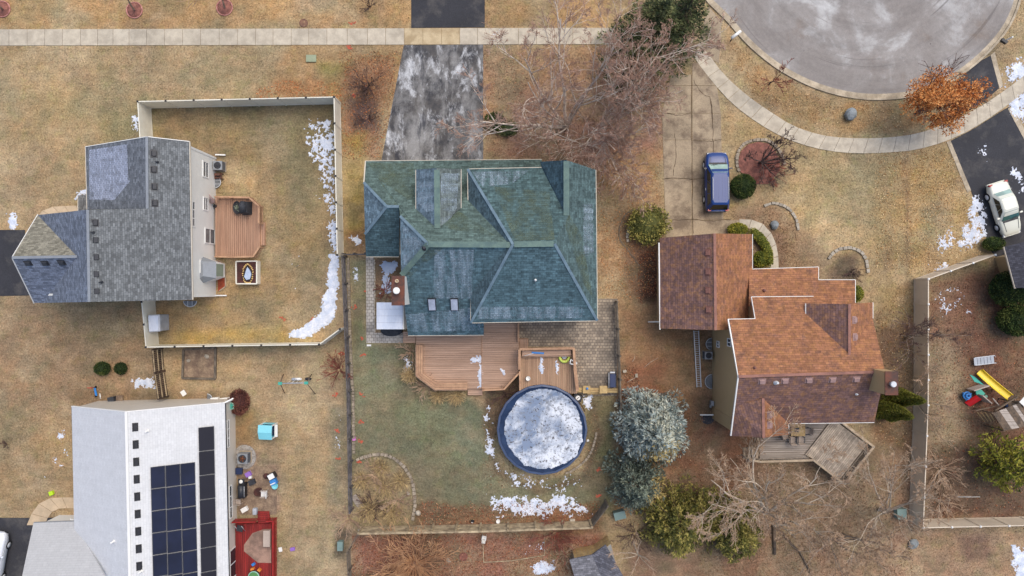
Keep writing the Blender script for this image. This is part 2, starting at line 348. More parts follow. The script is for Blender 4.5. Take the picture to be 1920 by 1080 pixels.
# ------------------------------------------------------------------ mesh helpers
OFF = {}
def _off(parent):
    return OFF.get(parent.name, Vector((0, 0, 0))) if parent is not None else Vector((0, 0, 0))
def tag(o, label=None, cat=None, group=None, kind=None):
    if label: o['label'] = label
    if cat: o['category'] = cat
    if group: o['group'] = group
    if kind: o['kind'] = kind
    return o
def thing(name, label, cat, loc, group=None, kind=None):
    o = bpy.data.objects.new(name, None); COL.objects.link(o)
    o.location = loc; o.empty_display_size = 0.3
    OFF[o.name] = Vector(loc)
    return tag(o, label, cat, group, kind)
def link_mesh(name, me, parent, loc):
    o = bpy.data.objects.new(name, me); COL.objects.link(o)
    if parent is not None:
        o.parent = parent; OFF[o.name] = _off(parent)
    else:
        o.location = loc; OFF[o.name] = Vector(loc)
    return o
class MB:
    def __init__(s): s.v = []; s.f = []; s.m = []; s.sm = []
    def add(s, vs, fs, mi=0, smooth=False):
        b = len(s.v); s.v += [tuple(x) for x in vs]
        for f in fs: s.f.append([b + i for i in f]); s.m.append(mi); s.sm.append(smooth)
        return s
    def hexa(s, b4, t4, mi=0):
        return s.add(list(b4) + list(t4), [(3, 2, 1, 0), (4, 5, 6, 7), (0, 1, 5, 4), (1, 2, 6, 5), (2, 3, 7, 6), (3, 0, 4, 7)], mi)
    def box(s, c, d, rz=0, mi=0, q=None):
        c = Vector(c); h = Vector(d) / 2
        R = q.to_matrix() if q else Matrix.Rotation(rz, 3, 'Z')
        pt = lambda x, y, z: c + R @ Vector((x * h.x, y * h.y, z * h.z))
        return s.hexa([pt(-1, -1, -1), pt(1, -1, -1), pt(1, 1, -1), pt(-1, 1, -1)], [pt(-1, -1, 1), pt(1, -1, 1), pt(1, 1, 1), pt(-1, 1, 1)], mi)
    def beam(s, p, q, w, h, mi=0):
        p, q = Vector(p), Vector(q); d = (q - p).normalized()
        side = d.cross(Vector((0, 0, 1)))
        if side.length < 1e-4: side = Vector((1, 0, 0))
        side.normalize(); up = side.cross(d).normalized()
        a, b = side * w / 2, up * h / 2
        return s.hexa([p - a - b, p + a - b, q + a - b, q - a - b], [p - a + b, p + a + b, q + a + b, q - a + b], mi)
    def prism(s, top, z0, mi=0, drop=None):
        top = [Vector(p) for p in top]; n = len(top)
        if pnormal(top).z < 0: top = top[::-1]
        bot = [Vector((p.x, p.y, (p.z - drop) if drop is not None else z0)) for p in top]
        fs = [list(range(n)), list(range(2 * n - 1, n - 1, -1))]
        fs += [(i, n + i, n + (i + 1) % n, (i + 1) % n) for i in range(n)]
        return s.add(top + bot, fs, mi)
    def tube(s, pts, rad, n=6, mi=0, cap=True, smooth=True):
        pts = [Vector(p) for p in pts]
        if not hasattr(rad, '__len__'): rad = [rad] * len(pts)
        b = len(s.v); k = len(pts)
        for i, p in enumerate(pts):
            d = (pts[min(i + 1, k - 1)] - pts[max(i - 1, 0)])
            d = d.normalized() if d.length > 1e-6 else Vector((0, 0, 1))
            ref = Vector((0, 0, 1)) if abs(d.z) < 0.9 else Vector((1, 0, 0))
            e = d.cross(ref).normalized(); g = d.cross(e)
            for j in range(n):
                a = 2 * math.pi * j / n
                s.v.append(tuple(p + (e * math.cos(a) + g * math.sin(a)) * rad[i]))
        for i in range(k - 1):
            for j in range(n):
                s.f.append([b + i * n + j, b + i * n + (j + 1) % n, b + (i + 1) * n + (j + 1) % n, b + (i + 1) * n + j]); s.m.append(mi); s.sm.append(smooth)
        if cap:
            s.f.append([b + j for j in range(n)][::-1]); s.m.append(mi); s.sm.append(False)
            s.f.append([b + (k - 1) * n + j for j in range(n)]); s.m.append(mi); s.sm.append(False)
        return s
    def lathe(s, c, prof, n=20, mi=0, smooth=True, sx=1.0, sy=1.0, rz=0.0):
        c = Vector(c); b = len(s.v); k = len(prof)
        for r, z in prof:
            for j in range(n):
                a = 2 * math.pi * j / n
                x, y = r * math.cos(a) * sx, r * math.sin(a) * sy
                s.v.append((c.x + x * math.cos(rz) - y * math.sin(rz), c.y + x * math.sin(rz) + y * math.cos(rz), c.z + z))
        for i in range(k - 1):
            for j in range(n):
                s.f.append([b + i * n + j, b + i * n + (j + 1) % n, b + (i + 1) * n + (j + 1) % n, b + (i + 1) * n + j]); s.m.append(mi); s.sm.append(smooth)
        s.f.append([b + j for j in range(n)][::-1]); s.m.append(mi); s.sm.append(False)
        s.f.append([b + (k - 1) * n + j for j in range(n)]); s.m.append(mi); s.sm.append(False)
        return s
    def poly(s, pts, mi=0):
        return s.add(pts, [list(range(len(pts)))], mi)
    def build(s, name, mats, parent=None, label=None, cat=None, group=None, kind=None, loc=None):
        if not isinstance(mats, (list, tuple)): mats = [mats]
        if parent is not None: o0 = _off(parent)
        elif loc is not None: o0 = Vector(loc)
        else:
            a = np.array(s.v); o0 = Vector((float(a[:, 0].mean()), float(a[:, 1].mean()), float(a[:, 2].min())))
        me = bpy.data.meshes.new(name)
        me.from_pydata([(x - o0.x, y - o0.y, z - o0.z) for x, y, z in s.v], [], s.f)
        for mm in mats: me.materials.append(MATS[mm])
        if len(mats) > 1: me.polygons.foreach_set('material_index', s.m)
        if any(s.sm): me.polygons.foreach_set('use_smooth', s.sm)
        me.update()
        o = link_mesh(name, me, parent, o0)
        return tag(o, label, cat, group, kind)
CUBE = {}
def cube_mesh(mat):
    if mat not in CUBE:
        me = bpy.data.meshes.new('board_' + mat)
        v = [(x, y, z) for z in (-.5, .5) for y in (-.5, .5) for x in (-.5, .5)]
        me.from_pydata(v, [], [(0, 2, 3, 1), (4, 5, 7, 6), (0, 1, 5, 4), (1, 3, 7, 5), (3, 2, 6, 7), (2, 0, 4, 6)])
        me.materials.append(MATS[mat]); me.update(); CUBE[mat] = me
    return CUBE[mat]
def piece(name, c, d, mat, parent, rz=0.0, q=None, label=None):
    o = bpy.data.objects.new(name, cube_mesh(mat)); COL.objects.link(o)
    o.parent = parent; o.location = Vector(c) - _off(parent); o.scale = d
    if q is not None: o.rotation_mode = 'QUATERNION'; o.rotation_quaternion = q
    else: o.rotation_euler = (0, 0, rz)
    OFF[o.name] = _off(parent)
    if label: o['label'] = label
    return o
def bar(name, p, q, w, h, mat, parent):
    """one straight board, rail or post between two points, w wide and h deep"""
    p, q = Vector(p), Vector(q); d = (q - p); ln = d.length; d.normalize()
    side = Vector((0, 0, 1)).cross(d)
    if side.length < 1e-4: side = Vector((0, 1, 0))
    side.normalize(); up = d.cross(side)
    M = Matrix((d, side, up)).transposed()
    return piece(name, (p + q) / 2, (ln, w, h), mat, parent, q=M.to_quaternion())
def inside(px, py, poly):
    n = len(poly); ins = np.zeros(px.shape, bool)
    for i in range(n):
        x1, y1 = poly[i]; x2, y2 = poly[(i + 1) % n]
        cond = ((y1 > py) != (y2 > py))
        with np.errstate(divide='ignore', invalid='ignore'):
            xs = (x2 - x1) * (py - y1) / (y2 - y1 + 1e-12) + x1
        ins ^= cond & (px < xs)
    return ins
def sdist(px, py, poly):
    """signed distance to a polygon outline, positive inside"""
    d = np.full(px.shape, 1e9)
    n = len(poly)
    for i in range(n):
        x1, y1 = poly[i]; x2, y2 = poly[(i + 1) % n]
        dx, dy = x2 - x1, y2 - y1
        t = np.clip(((px - x1) * dx + (py - y1) * dy) / (dx * dx + dy * dy + 1e-9), 0, 1)
        d = np.minimum(d, np.hypot(px - x1 - t * dx, py - y1 - t * dy))
    return np.where(inside(px, py, poly), d, -d)
_tab = NR.random((257, 257))
def vnoise(x, y):
    xi = np.floor(x).astype(int); yi = np.floor(y).astype(int); fx = x - xi; fy = y - yi
    fx = fx * fx * (3 - 2 * fx); fy = fy * fy * (3 - 2 * fy)
    g = lambda i, j: _tab[(xi + i) % 257, (yi + j) % 257]
    return (g(0, 0) * (1 - fx) + g(1, 0) * fx) * (1 - fy) + (g(0, 1) * (1 - fx) + g(1, 1) * fx) * fy
def fbm(x, y, sc, octs=4):
    r = np.zeros(np.shape(x)); a = 1.0; t = 0
    for o in range(octs):
        r = r + a * vnoise(x * sc + 17.3 * o, y * sc + 9.1 * o); t += a; a *= 0.55; sc *= 2.03
    return r / t
def np_mesh(name, verts, faces, mat, colors=None, parent=None, label=None, cat=None, group=None, kind=None, loc=(0, 0, 0), mats=None, midx=None):
    me = bpy.data.meshes.new(name)
    verts = np.asarray(verts, dtype=np.float32) - np.asarray(_off(parent) if parent else loc, dtype=np.float32)
    faces = np.asarray(faces, dtype=np.int32); k = faces.shape[1]
    me.vertices.add(len(verts)); me.vertices.foreach_set('co', verts.ravel())
    me.loops.add(faces.size); me.loops.foreach_set('vertex_index', faces.ravel())
    me.polygons.add(len(faces)); me.polygons.foreach_set('loop_start', np.arange(0, faces.size, k, dtype=np.int32))
    if mats:
        for mm in mats: me.materials.append(MATS[mm])
        me.polygons.foreach_set('material_index', np.asarray(midx, dtype=np.int32))
    else: me.materials.append(MATS[mat])
    if colors is not None:
        at = me.color_attributes.new('Col', 'FLOAT_COLOR', 'POINT')
        cc = np.ones((len(verts), 4), dtype=np.float32); cc[:, :3] = colors
        at.data.foreach_set('color', cc.ravel())
    me.update(calc_edges=True); me.validate()
    o = link_mesh(name, me, parent, loc)
    return tag(o, label, cat, group, kind)
def sheet(name, pts, z, mat, kind='structure', label=None, cat=None, thick=0.03):
    mb = MB(); mb.prism([P(u, v, 0) + Vector((0, 0, z)) for u, v in pts], z - thick)
    return mb.build(name, mat, kind=kind, label=label, cat=cat)
def spline(pts, n):
    """Catmull-Rom resample of survey points into n+1 evenly spaced ones"""
    p = [np.array(q, float) for q in pts]; p = [2 * p[0] - p[1]] + p + [2 * p[-1] - p[-2]]
    out = []
    for i in range(1, len(p) - 2):
        for t in np.linspace(0, 1, 24, endpoint=False):
            a, b, c, d = p[i - 1], p[i], p[i + 1], p[i + 2]
            out.append(0.5 * ((2 * b) + (-a + c) * t + (2 * a - 5 * b + 4 * c - d) * t * t + (-a + 3 * b - 3 * c + d) * t ** 3))
    out.append(p[-2]); out = np.array(out)
    L = np.concatenate([[0], np.cumsum(np.hypot(*np.diff(out, axis=0).T))])
    t = np.linspace(0, L[-1], n + 1)
    return [(float(np.interp(q, L, out[:, 0])), float(np.interp(q, L, out[:, 1]))) for q in t]
def mid(a, b, t=0.5): return a + (b - a) * t

# ------------------------------------------------------------------ leaves, twigs, litter
def tri_leaves(name, pos, size, mat, parent=None, up=0.5, aspect=0.45, rng=NR, mats=None, midx=None, colors=None, quad=True, out=None, **kw):
    """many small leaf faces; out = preferred direction per leaf"""
    n = len(pos); pos = np.asarray(pos)
    d = rng.normal(size=(n, 3))
    if out is not None: d = d * 0.55 + np.asarray(out)
    d[:, 2] = d[:, 2] * (1 - up) + 0.12
    d /= np.linalg.norm(d, axis=1, keepdims=True)
    r = rng.normal(size=(n, 3)); s = np.cross(d, r); s /= (np.linalg.norm(s, axis=1, keepdims=True) + 1e-9)
    size = np.broadcast_to(size, (n,))[:, None]
    a = pos - d * size * 0.5; b = pos + s * size * aspect * 0.5; c = pos + d * size * 0.5; e = pos - s * size * aspect * 0.5
    v = np.stack([a, b, c, e], 1).reshape(-1, 3)
    f = np.arange(4 * n).reshape(n, 4)
    if colors is not None: colors = np.repeat(colors, 4, axis=0)
    return np_mesh(name, v, f, mat, colors, parent, mats=mats, midx=midx, **kw)
def jitter(r, s): return Vector((r.gauss(0, s), r.gauss(0, s), r.gauss(0, s)))
def grow(tr, tw, p, d, ln, rad, depth, r, spread=0.6, kids=(3, 5), shrink=0.62, seg=4, lift=0.08, wig=0.14, minr=0.012, twigr=0.016):
    """a limb with side limbs; the last two orders go into the twig mesh"""
    pts = [Vector(p)]; d = Vector(d).normalized()
    for i in range(seg):
        d = (d + jitter(r, wig) + Vector((0, 0, lift))).normalized()
        pts.append(pts[-1] + d * ln / seg)
    rads = [max(minr, rad * (1 - 0.75 * i / seg)) for i in range(seg + 1)]
    if depth >= 2: tr.tube(pts, rads, 5 if rad > 0.05 else 4, cap=False)
    else: tw.tube(pts, [max(twigr, x) for x in rads], 3, cap=False)
    if depth <= 0: return
    for k in range(r.randint(*kids) + (2 if depth == 1 else 0)):
        t = r.uniform(0.25, 1.0); i = min(seg - 1, int(t * seg)); q = mid(pts[i], pts[i + 1], t * seg - i)
        dd = (pts[i + 1] - pts[i]).normalized()
        dev = jitter(r, 1.0); dev = (dev - dd * dev.dot(dd)).normalized()
        nd = (dd * (1 - spread * 0.5) + dev * spread * r.uniform(0.6, 1.2) + Vector((0, 0, 0.05))).normalized()
        grow(tr, tw, q, nd, ln * shrink * r.uniform(0.7, 1.15) * (1.05 - 0.3 * t), rads[i] * 0.6, depth - 1, r, spread, kids, shrink, max(2, seg - 1), lift * 0.6, wig, minr, twigr)
def bare_tree(name, label, base, stems, bark, twig, seed, cat='tree', depth=3, kids=(3, 5), spread=0.6, shrink=0.6, twigr=0.016, lift=0.06, group=None, wig=0.12, trunk=None):
    """stems: (end point, base radius); each stem is one limb running to its end"""
    r = random.Random(seed); base = Vector(base)
    root = thing(name, label, cat, base, group)
    tr, tw = MB(), MB()
    fork = base
    if trunk:
        fork = Vector(trunk[0]); tr.tube([base, mid(base, fork, 0.5) + jitter(r, 0.04), fork], [trunk[1] * 1.25, trunk[1], trunk[1] * 0.85], 7, cap=False)
    for e, rad in stems:
        e = Vector(e); d = e - fork; ln = d.length
        grow(tr, tw, fork, d.normalized() - Vector((0, 0, lift * 1.5)), ln, rad, depth, r, spread, kids, shrink, 6, lift, wig, 0.012, twigr)
    tr.build('trunk', bark, root)
    if tw.v: tw.build('crown', twig, root)
    return root
def twig_bush(name, label, base, rad, h, n, twig, seed, cat='shrub', group=None, twigr=0.014, depth=2):
    r = random.Random(seed); base = Vector(base); root = thing(name, label, cat, base, group)
    tr, tw = MB(), MB()
    for i in range(n):
        a = r.uniform(0, 2 * math.pi); q = math.sqrt(r.random())
        e = base + Vector((math.cos(a) * rad * q, math.sin(a) * rad * q, h * r.uniform(0.55, 1.0) * (1.1 - 0.4 * q)))
        d = e - base
        grow(tr, tw, base + Vector((math.cos(a), math.sin(a), 0)) * rad * 0.08, d.normalized(), d.length, 0.03, depth, r, 0.5, (2, 3), 0.5, 4, 0.03, 0.1, 0.012, twigr)
    tr.build('stem', twig, root); tw.build('crown', twig, root)
    return root
def leaf_shrub(name, label, base, rx, ry, h, n, leaf, seed, cat='shrub', group=None, size=0.11, lump=0.22, hollow=0.72, lean=(0, 0), stem=True):
    """rounded shrub: leaf faces through the outer shell of a lumpy ellipsoid"""
    g = np.random.default_rng(seed); base = Vector(base); root = thing(name, label, cat, base, group)
    d = g.normal(size=(n, 3)); d /= np.linalg.norm(d, axis=1, keepdims=True)
    ph = np.arctan2(d[:, 1], d[:, 0]); bump = 1 + lump * (fbm(ph * 2 + seed, d[:, 2] * 3 + seed, 1.3, 3) - 0.5) * 2
    rr = bump * (hollow + (1 - hollow) * g.random(n) ** 0.5)
    hz = h * 0.5
    pos = np.stack([d[:, 0] * rx * rr, d[:, 1] * ry * rr, hz + d[:, 2] * hz * rr], 1)
    pos[:, 2] = np.maximum(pos[:, 2], 0.04)
    pos[:, 0] += lean[0] * pos[:, 2]; pos[:, 1] += lean[1] * pos[:, 2]
    pos += np.array(base)
    cl = fbm(pos[:, 0] + seed, pos[:, 1] + pos[:, 2], 2.2, 3); midx = np.where(cl < 0.43, 1, np.where(cl > 0.6, 2, 0))
    midx = np.where(g.random(n) < 0.25, g.integers(0, 3, n), midx)
    tri_leaves('crown', pos, size * (0.7 + 0.6 * g.random(n)), None, root, up=0.3, aspect=0.6, rng=g, mats=['leaf_%s_%s' % (leaf, k) for k in 'abc'], midx=midx, out=d)
    if stem:
        mb = MB(); c = base
        for k in range(5):
            a = k * 1.26 + seed; e = base + Vector((math.cos(a) * rx * 0.5, math.sin(a) * ry * 0.5, h * 0.6))
            mb.tube([base, mid(base, e) + Vector((0, 0, h * 0.08)), e], [0.05, 0.035, 0.015], 5)
        # dense inner body so that no ground shows through the middle
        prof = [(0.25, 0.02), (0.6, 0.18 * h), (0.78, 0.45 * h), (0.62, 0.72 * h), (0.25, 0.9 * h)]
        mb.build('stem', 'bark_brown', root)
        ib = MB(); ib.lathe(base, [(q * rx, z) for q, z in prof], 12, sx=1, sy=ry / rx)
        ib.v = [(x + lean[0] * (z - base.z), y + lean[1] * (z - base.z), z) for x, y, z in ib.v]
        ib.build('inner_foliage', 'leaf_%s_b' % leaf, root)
    return root
def conifer(name, label, base, rad, h, leaf, seed, lean=(0, 0), tiers=16, per=11, size=0.2, dens=1.0, cat='tree', group=None, droop=0.18, gold=None, power=0.9, start=0.06, aspect=0.32):
    """whorled evergreen: boughs carry flat sprays of needles; more and shorter boughs towards the tip"""
    g = np.random.default_rng(seed); r = random.Random(seed); base = Vector(base); root = thing(name, label, cat, base, group)
    tr = MB(); tip = base + Vector((lean[0] * h, lean[1] * h, h))
    tr.tube([base, mid(base, tip, 0.5), tip], [0.05 * rad + 0.1, 0.04 * rad + 0.06, 0.03], 7)
    pos, out = [], []
    for i in range(tiers):
        t = start + (1 - start) * (i / (tiers - 1)) ** 0.95
        c = mid(base, tip, t); R = rad * (1.02 - t) ** power
        nb = max(4, int(per * (1.1 - 0.55 * t)))
        for k in range(nb):
            a = 2 * math.pi * (k + r.random() * 0.7) / nb + i * 0.7
            rl = R * r.choice((.62, .8, .95, 1.0, 1.08, 1.22)) * r.uniform(.9, 1.08); dirv = Vector((math.cos(a), math.sin(a), 0.12 - droop * (1 - t)))
            e = c + dirv * rl + Vector((0, 0, 0.10 * rl))
            if rl > 0.5: tr.tube([c, mid(c, e) - Vector((0, 0, droop * 0.12 * rl)), e], [0.035, 0.025, 0.012], 3, cap=False)
            side = Vector((-dirv.y, dirv.x, 0))
            m = int(dens * (14 + 34 * rl))
            for j in range(m):
                q = r.random() ** 0.6; w = (0.10 + 0.30 * rl * (1 - abs(q - 0.55))) * 0.62
                s = r.uniform(-1, 1)
                p = mid(c, e, q) + side * s * w + Vector((0, 0, r.gauss(0, 0.07) - 0.05 * abs(s)))
                pos.append(p); o = dirv * 0.8 + side * s * 0.9 + Vector((0, 0, 0.35)); out.append(o)
    pos = np.array(pos); out = np.array(out); n = len(pos)
    cl = fbm(pos[:, 0] + seed * 3.1, pos[:, 1] + pos[:, 2] * 0.7, 1.6, 3)
    midx = np.where(cl < 0.42, 1, np.where(cl > 0.60, 2, 0)); midx = np.where(g.random(n) < 0.3, g.integers(0, 3, n), midx)
    mats = ['leaf_%s_%s' % (leaf, k) for k in 'abc']
    if gold:
        mats.append(gold[0]); dd = np.hypot(pos[:, 0] - gold[1].x, pos[:, 1] - gold[1].y)
        midx = np.where((dd < gold[2] * (0.6 + 0.8 * g.random(n))) & (g.random(n) < 0.55), 3, midx)
    tr.build('trunk', 'bark_brown', root)
    tri_leaves('crown', pos, size * (0.65 + 0.7 * g.random(n)), None, root, up=0.2, aspect=aspect, rng=g, mats=mats, midx=midx, out=out)
    return root
# ------------------------------------------------------------------ ground: one sheet, coloured by the survey of the yards
REG = [  # outline, colour, feather, strength
 ([(-60,-60),(1140,-60),(1140,52),(-60,55)], (176,142,96), 12, 1.0),
 ([(430,88),(770,88),(735,200),(640,200),(500,180)], (166,134,92), 30, 0.8),
 ([(90,120),(260,180),(330,240),(120,260),(-20,160)], (174,149,107), 60, 0.7),
 ([(200,190),(285,190),(285,262),(190,262)], (147,136,87), 22, 0.75),
 ([(60,200),(200,170),(240,260),(90,250)], (164,145,101), 40, 0.6),
 ([(600,120),(655,110),(655,185),(620,188)], (150,142,76), 14, 0.8),
 ([(480,160),(640,140),(640,182),(480,186)], (170,124,80), 12, 0.6),
 ([(645,120),(735,105),(715,210),(700,300),(640,300),(640,190)], (146,108,80), 16, 0.85),
 ([(660,190),(705,190),(712,240),(665,255)], (96,78,70), 14, 0.85),
 ([(640,260),(685,255),(685,440),(648,440)], (156,132,64), 14, 0.85),
 ([(645,430),(684,430),(684,476),(648,476)], (130,94,62), 10, 0.8),
 ([(285,200),(632,192),(636,470),(500,560),(380,420),(285,260)], (153,130,89), 14, 0.9),
 ([(440,200),(632,195),(634,300),(560,420),(520,300)], (128,118,85), 30, 0.8),
 ([(410,300),(530,340),(520,480),(410,480)], (181,149,101), 34, 0.8),
 ([(300,560),(640,480),(620,640),(290,645)], (168,139,94), 16, 0.9),
 ([(320,625),(560,610),(600,640),(320,648)], (187,153,79), 14, 0.85),
 ([(540,470),(625,460),(620,560),(560,600)], (139,124,92), 26, 0.7),
 ([(-60,560),(270,565),(300,760),(130,770),(-60,800)], (158,130,96), 30, 0.9),
 ([(-60,760),(135,770),(135,960),(-60,960)], (162,136,98), 20, 0.9),
 ([(300,655),(640,650),(645,960),(560,1090),(445,1090),(445,760),(310,750)], (168,144,106), 14, 0.9),
 ([(430,760),(480,770),(470,840),(445,840)], (158,124,79), 14, 0.8),
 ([(620,760),(645,760),(648,950),(612,950)], (138,130,104), 12, 0.8),
 ([(655,485),(690,485),(690,645),(780,650),(790,740),(880,745),(930,790),(940,880),(1000,900),(1110,880),(1150,770),(1150,960),(780,985),(660,990)], (121,123,92), 10, 1.0),
 ([(655,660),(690,650),(700,840),(660,850)], (128,128,97), 16, 0.8),
 ([(780,945),(1130,945),(1130,1000),(780,1000)], (136,98,70), 10, 0.85),
 ([(1090,745),(1155,745),(1150,960),(1110,960)], (111,107,73), 12, 0.8),
 ([(665,870),(720,852),(765,880),(782,940),(775,985),(660,990)], (157,138,101), 8, 0.95),
 ([(870,85),(1250,85),(1240,300),(910,300)], (176,138,102), 18, 0.9),
 ([(960,180),(1230,160),(1240,310),(1120,310),(950,290)], (164,124,102), 26, 0.85),
 ([(1118,300),(1240,280),(1240,460),(1118,540)], (178,142,100), 16, 0.9),
 ([(1160,400),(1240,390),(1236,580),(1180,560)], (128,98,74), 16, 0.9),
 ([(1200,470),(1236,470),(1236,560),(1200,570)], (92,64,52), 10, 0.9),
 ([(1158,560),(1335,600),(1335,800),(1310,960),(1158,960)], (158,124,89), 12, 1.0),
 ([(1158,680),(1240,680),(1250,780),(1160,780)], (146,98,73), 20, 0.8),
 ([(1250,760),(1420,800),(1420,900),(1300,960),(1250,920)], (137,98,73), 24, 0.9),
 ([(1290,740),(1340,740),(1375,815),(1300,800)], (124,93,71), 12, 0.7),
 ([(1340,200),(1700,280),(1800,300),(1840,460),(1720,520),(1700,640),(1640,600),(1600,510),(1460,500),(1360,420)], (176,150,106), 16, 0.95),
 ([(1600,300),(1780,290),(1840,440),(1720,515),(1650,480)], (170,140,90), 26, 0.8),
 ([(1500,300),(1640,300),(1620,420),(1520,420)], (160,144,102), 34, 0.7),
 ([(1360,40),(1420,110),(1500,170),(1640,200),(1780,170),(1830,150),(1700,250),(1560,250),(1430,190),(1350,110)], (172,138,92), 8, 0.9),
 ([(1355,400),(1460,380),(1540,470),(1600,520),(1460,505),(1440,430)], (148,120,90), 16, 0.75),
 ([(1640,590),(1715,520),(1715,980),(1560,1000),(1640,830)], (146,112,82), 12, 0.95),
 ([(1640,600),(1700,600),(1705,790),(1660,700)], (117,95,76), 16, 0.7),
 ([(1650,540),(1715,540),(1715,600),(1650,620)], (168,146,97), 14, 0.7),
 ([(1740,530),(1990,480),(1990,975),(1735,975)], (142,107,82), 10, 1.0),
 ([(1830,540),(1880,560),(1880,700),(1990,720),(1990,840),(1800,830),(1790,680)], (126,88,68), 22, 0.9),
 ([(1760,640),(1820,680),(1800,860),(1745,860)], (164,135,102), 24, 0.8),
 ([(1740,840),(1860,840),(1990,900),(1990,970),(1740,970)], (105,81,66), 18, 0.85),
 ([(1400,870),(1715,850),(1715,1090),(1400,1100)], (156,121,94), 20, 0.9),
 ([(1240,940),(1420,960),(1420,1100),(1150,1100)], (137,105,82), 16, 0.8),
 ([(1580,1000),(1990,985),(1990,1120),(1500,1120)], (165,135,105), 20, 0.9),
 ([(1800,1010),(1850,1005),(1860,1045),(1815,1050)], (124,98,80), 10, 0.9),
 ([(660,1005),(1130,1000),(1150,1100),(655,1100)], (150,108,87), 8, 1.0),
 ([(960,1050),(1080,1030),(1090,1100),(950,1100)], (157,132,99), 14, 0.8),
 ([(630,990),(655,1000),(650,1050),(625,1045)], (88,80,70), 8, 0.85),
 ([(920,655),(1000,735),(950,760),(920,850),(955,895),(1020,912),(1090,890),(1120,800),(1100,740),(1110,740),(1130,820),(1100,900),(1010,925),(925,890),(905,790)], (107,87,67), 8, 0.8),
 ([(1380,410),(1400,405),(1470,440),(1475,520),(1455,520)], (128,98,78), 10, 0.6),
 ([(1575,480),(1610,478),(1605,520),(1560,520)], (110,94,78), 10, 0.8),
 ([(445,830),(525,870),(525,960),(440,965)], (150,126,104), 8, 0.9),
 ([(130,730),(440,735),(440,760),(130,765)], (140,114,81), 8, 0.8),
 ([(690,485),(762,485),(762,632),(690,632)], (140,116,92), 4, 0.95),

 ([(1692,300),(1700,300),(1708,400),(1704,520),(1696,520),(1698,400)], (140,112,84), 5, 0.55),
 ([(1650,300),(1657,300),(1672,420),(1668,510),(1660,510),(1663,420)], (150,122,88), 6, 0.45),
 ([(-60,90),(240,88),(240,93),(-60,96)], (150,124,84), 5, 0.5),
]
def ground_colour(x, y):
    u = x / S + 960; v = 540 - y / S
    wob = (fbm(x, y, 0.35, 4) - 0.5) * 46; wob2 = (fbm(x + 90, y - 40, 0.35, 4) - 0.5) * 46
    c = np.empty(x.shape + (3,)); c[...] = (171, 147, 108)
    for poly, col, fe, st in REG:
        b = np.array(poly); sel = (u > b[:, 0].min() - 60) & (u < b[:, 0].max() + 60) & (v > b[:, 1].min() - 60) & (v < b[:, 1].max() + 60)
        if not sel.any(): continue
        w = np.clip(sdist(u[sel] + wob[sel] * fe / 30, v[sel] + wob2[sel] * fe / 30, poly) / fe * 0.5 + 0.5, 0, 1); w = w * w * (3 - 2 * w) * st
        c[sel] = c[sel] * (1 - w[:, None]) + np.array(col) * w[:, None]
    big = (fbm(x, y, 0.16, 4) - 0.5) + 0.5 * (fbm(x + 40, y + 80, 0.7, 3) - 0.5)
    c *= (1 + 0.22 * big)[..., None]
    hue = fbm(x + 300, y, 0.3, 4) - 0.5
    c[..., 0] *= 1 + 0.05 * hue; c[..., 2] *= 1 - 0.12 * hue
    for dx, sc, thr, col, amt in ((11, .22, .54, (150, 142, 108), .40), (77, .30, .56, (190, 170, 132), .45), (140, .45, .58, (140, 122, 96), .35), (210, .9, .58, (132, 126, 92), .30), (260, 1.2, .58, (196, 168, 126), .30)):
        w = np.clip((fbm(x + dx, y - dx, sc, 4) - thr) * 9, 0, 1)[..., None] * amt; lum = c.mean(-1, keepdims=True) / 140.0
        c = c * (1 - w) + np.array(col) * lum * w
    m = c.mean(-1, keepdims=True); c = m + (c - m) * 0.91; c[..., 2] += 2
    q = np.clip(c, 0, 255) / 255.0
    return np.where(q <= 0.04045, q / 12.92, ((q + 0.055) / 1.055) ** 2.4) * 0.88
def _axis(lo, hi, step):
    a = list(np.arange(lo, hi + 1e-6, step)); d = step; p = hi; q = lo
    while p < 1500: d *= 1.5; p += d; q -= d; a.append(p); a.insert(0, q)
    return np.array(a)
gx, gy = _axis(-45, 45, 0.30), _axis(-26, 26, 0.30)
X, Y = np.meshgrid(gx, gy); nx, ny = len(gx), len(gy)
Z = (fbm(X, Y, 0.5, 3) - 0.5) * 0.015
vv = np.stack([X, Y, Z], -1).reshape(-1, 3)
ii = np.arange(nx * ny).reshape(ny, nx)
ff = np.stack([ii[:-1, :-1], ii[:-1, 1:], ii[1:, 1:], ii[1:, :-1]], -1).reshape(-1, 4)
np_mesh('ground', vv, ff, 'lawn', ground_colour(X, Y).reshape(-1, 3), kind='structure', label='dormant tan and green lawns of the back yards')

# hard surfaces that keep grass blades out
HARD = []
def hard(p): HARD.append(p); return p

# ------------------------------------------------------------------ paving
sw = thing('sidewalk', 'straight pale concrete sidewalk of square slabs along the top', None, P(480, 70), kind='structure')
jx = [-45,-16,17,51,84,117,151,183,212,242,275,309,342,376,411,445,479,512,546,579,613,651,689,723,758,793,828,862,895,937,972,1006,1040,1074,1108,1142,1176,1210,1244]
for a, b in zip(jx[:-1], jx[1:]):
    t0, t1 = 55.0 - (a / 960) * 2.5, 85.3 - (a / 960) * 2.2
    t2, t3 = 55.0 - (b / 960) * 2.5, 85.3 - (b / 960) * 2.2
    mb = MB(); dz = RNG.uniform(-0.006, 0.006); g = 0.35
    mb.prism([P(a + g, t0) + Vector((0, 0, .05 + dz)), P(b - g, t2) + Vector((0, 0, .05 + dz)), P(b - g, t3) + Vector((0, 0, .05 - dz)), P(a + g, t1) + Vector((0, 0, .05 - dz))], -0.05)
    mb.build('slab', 'concrete_brown' if 755 <= a < 860 else 'concrete', sw)
hard([(-60, 54), (1244, 51), (1244, 83), (-60, 86)])
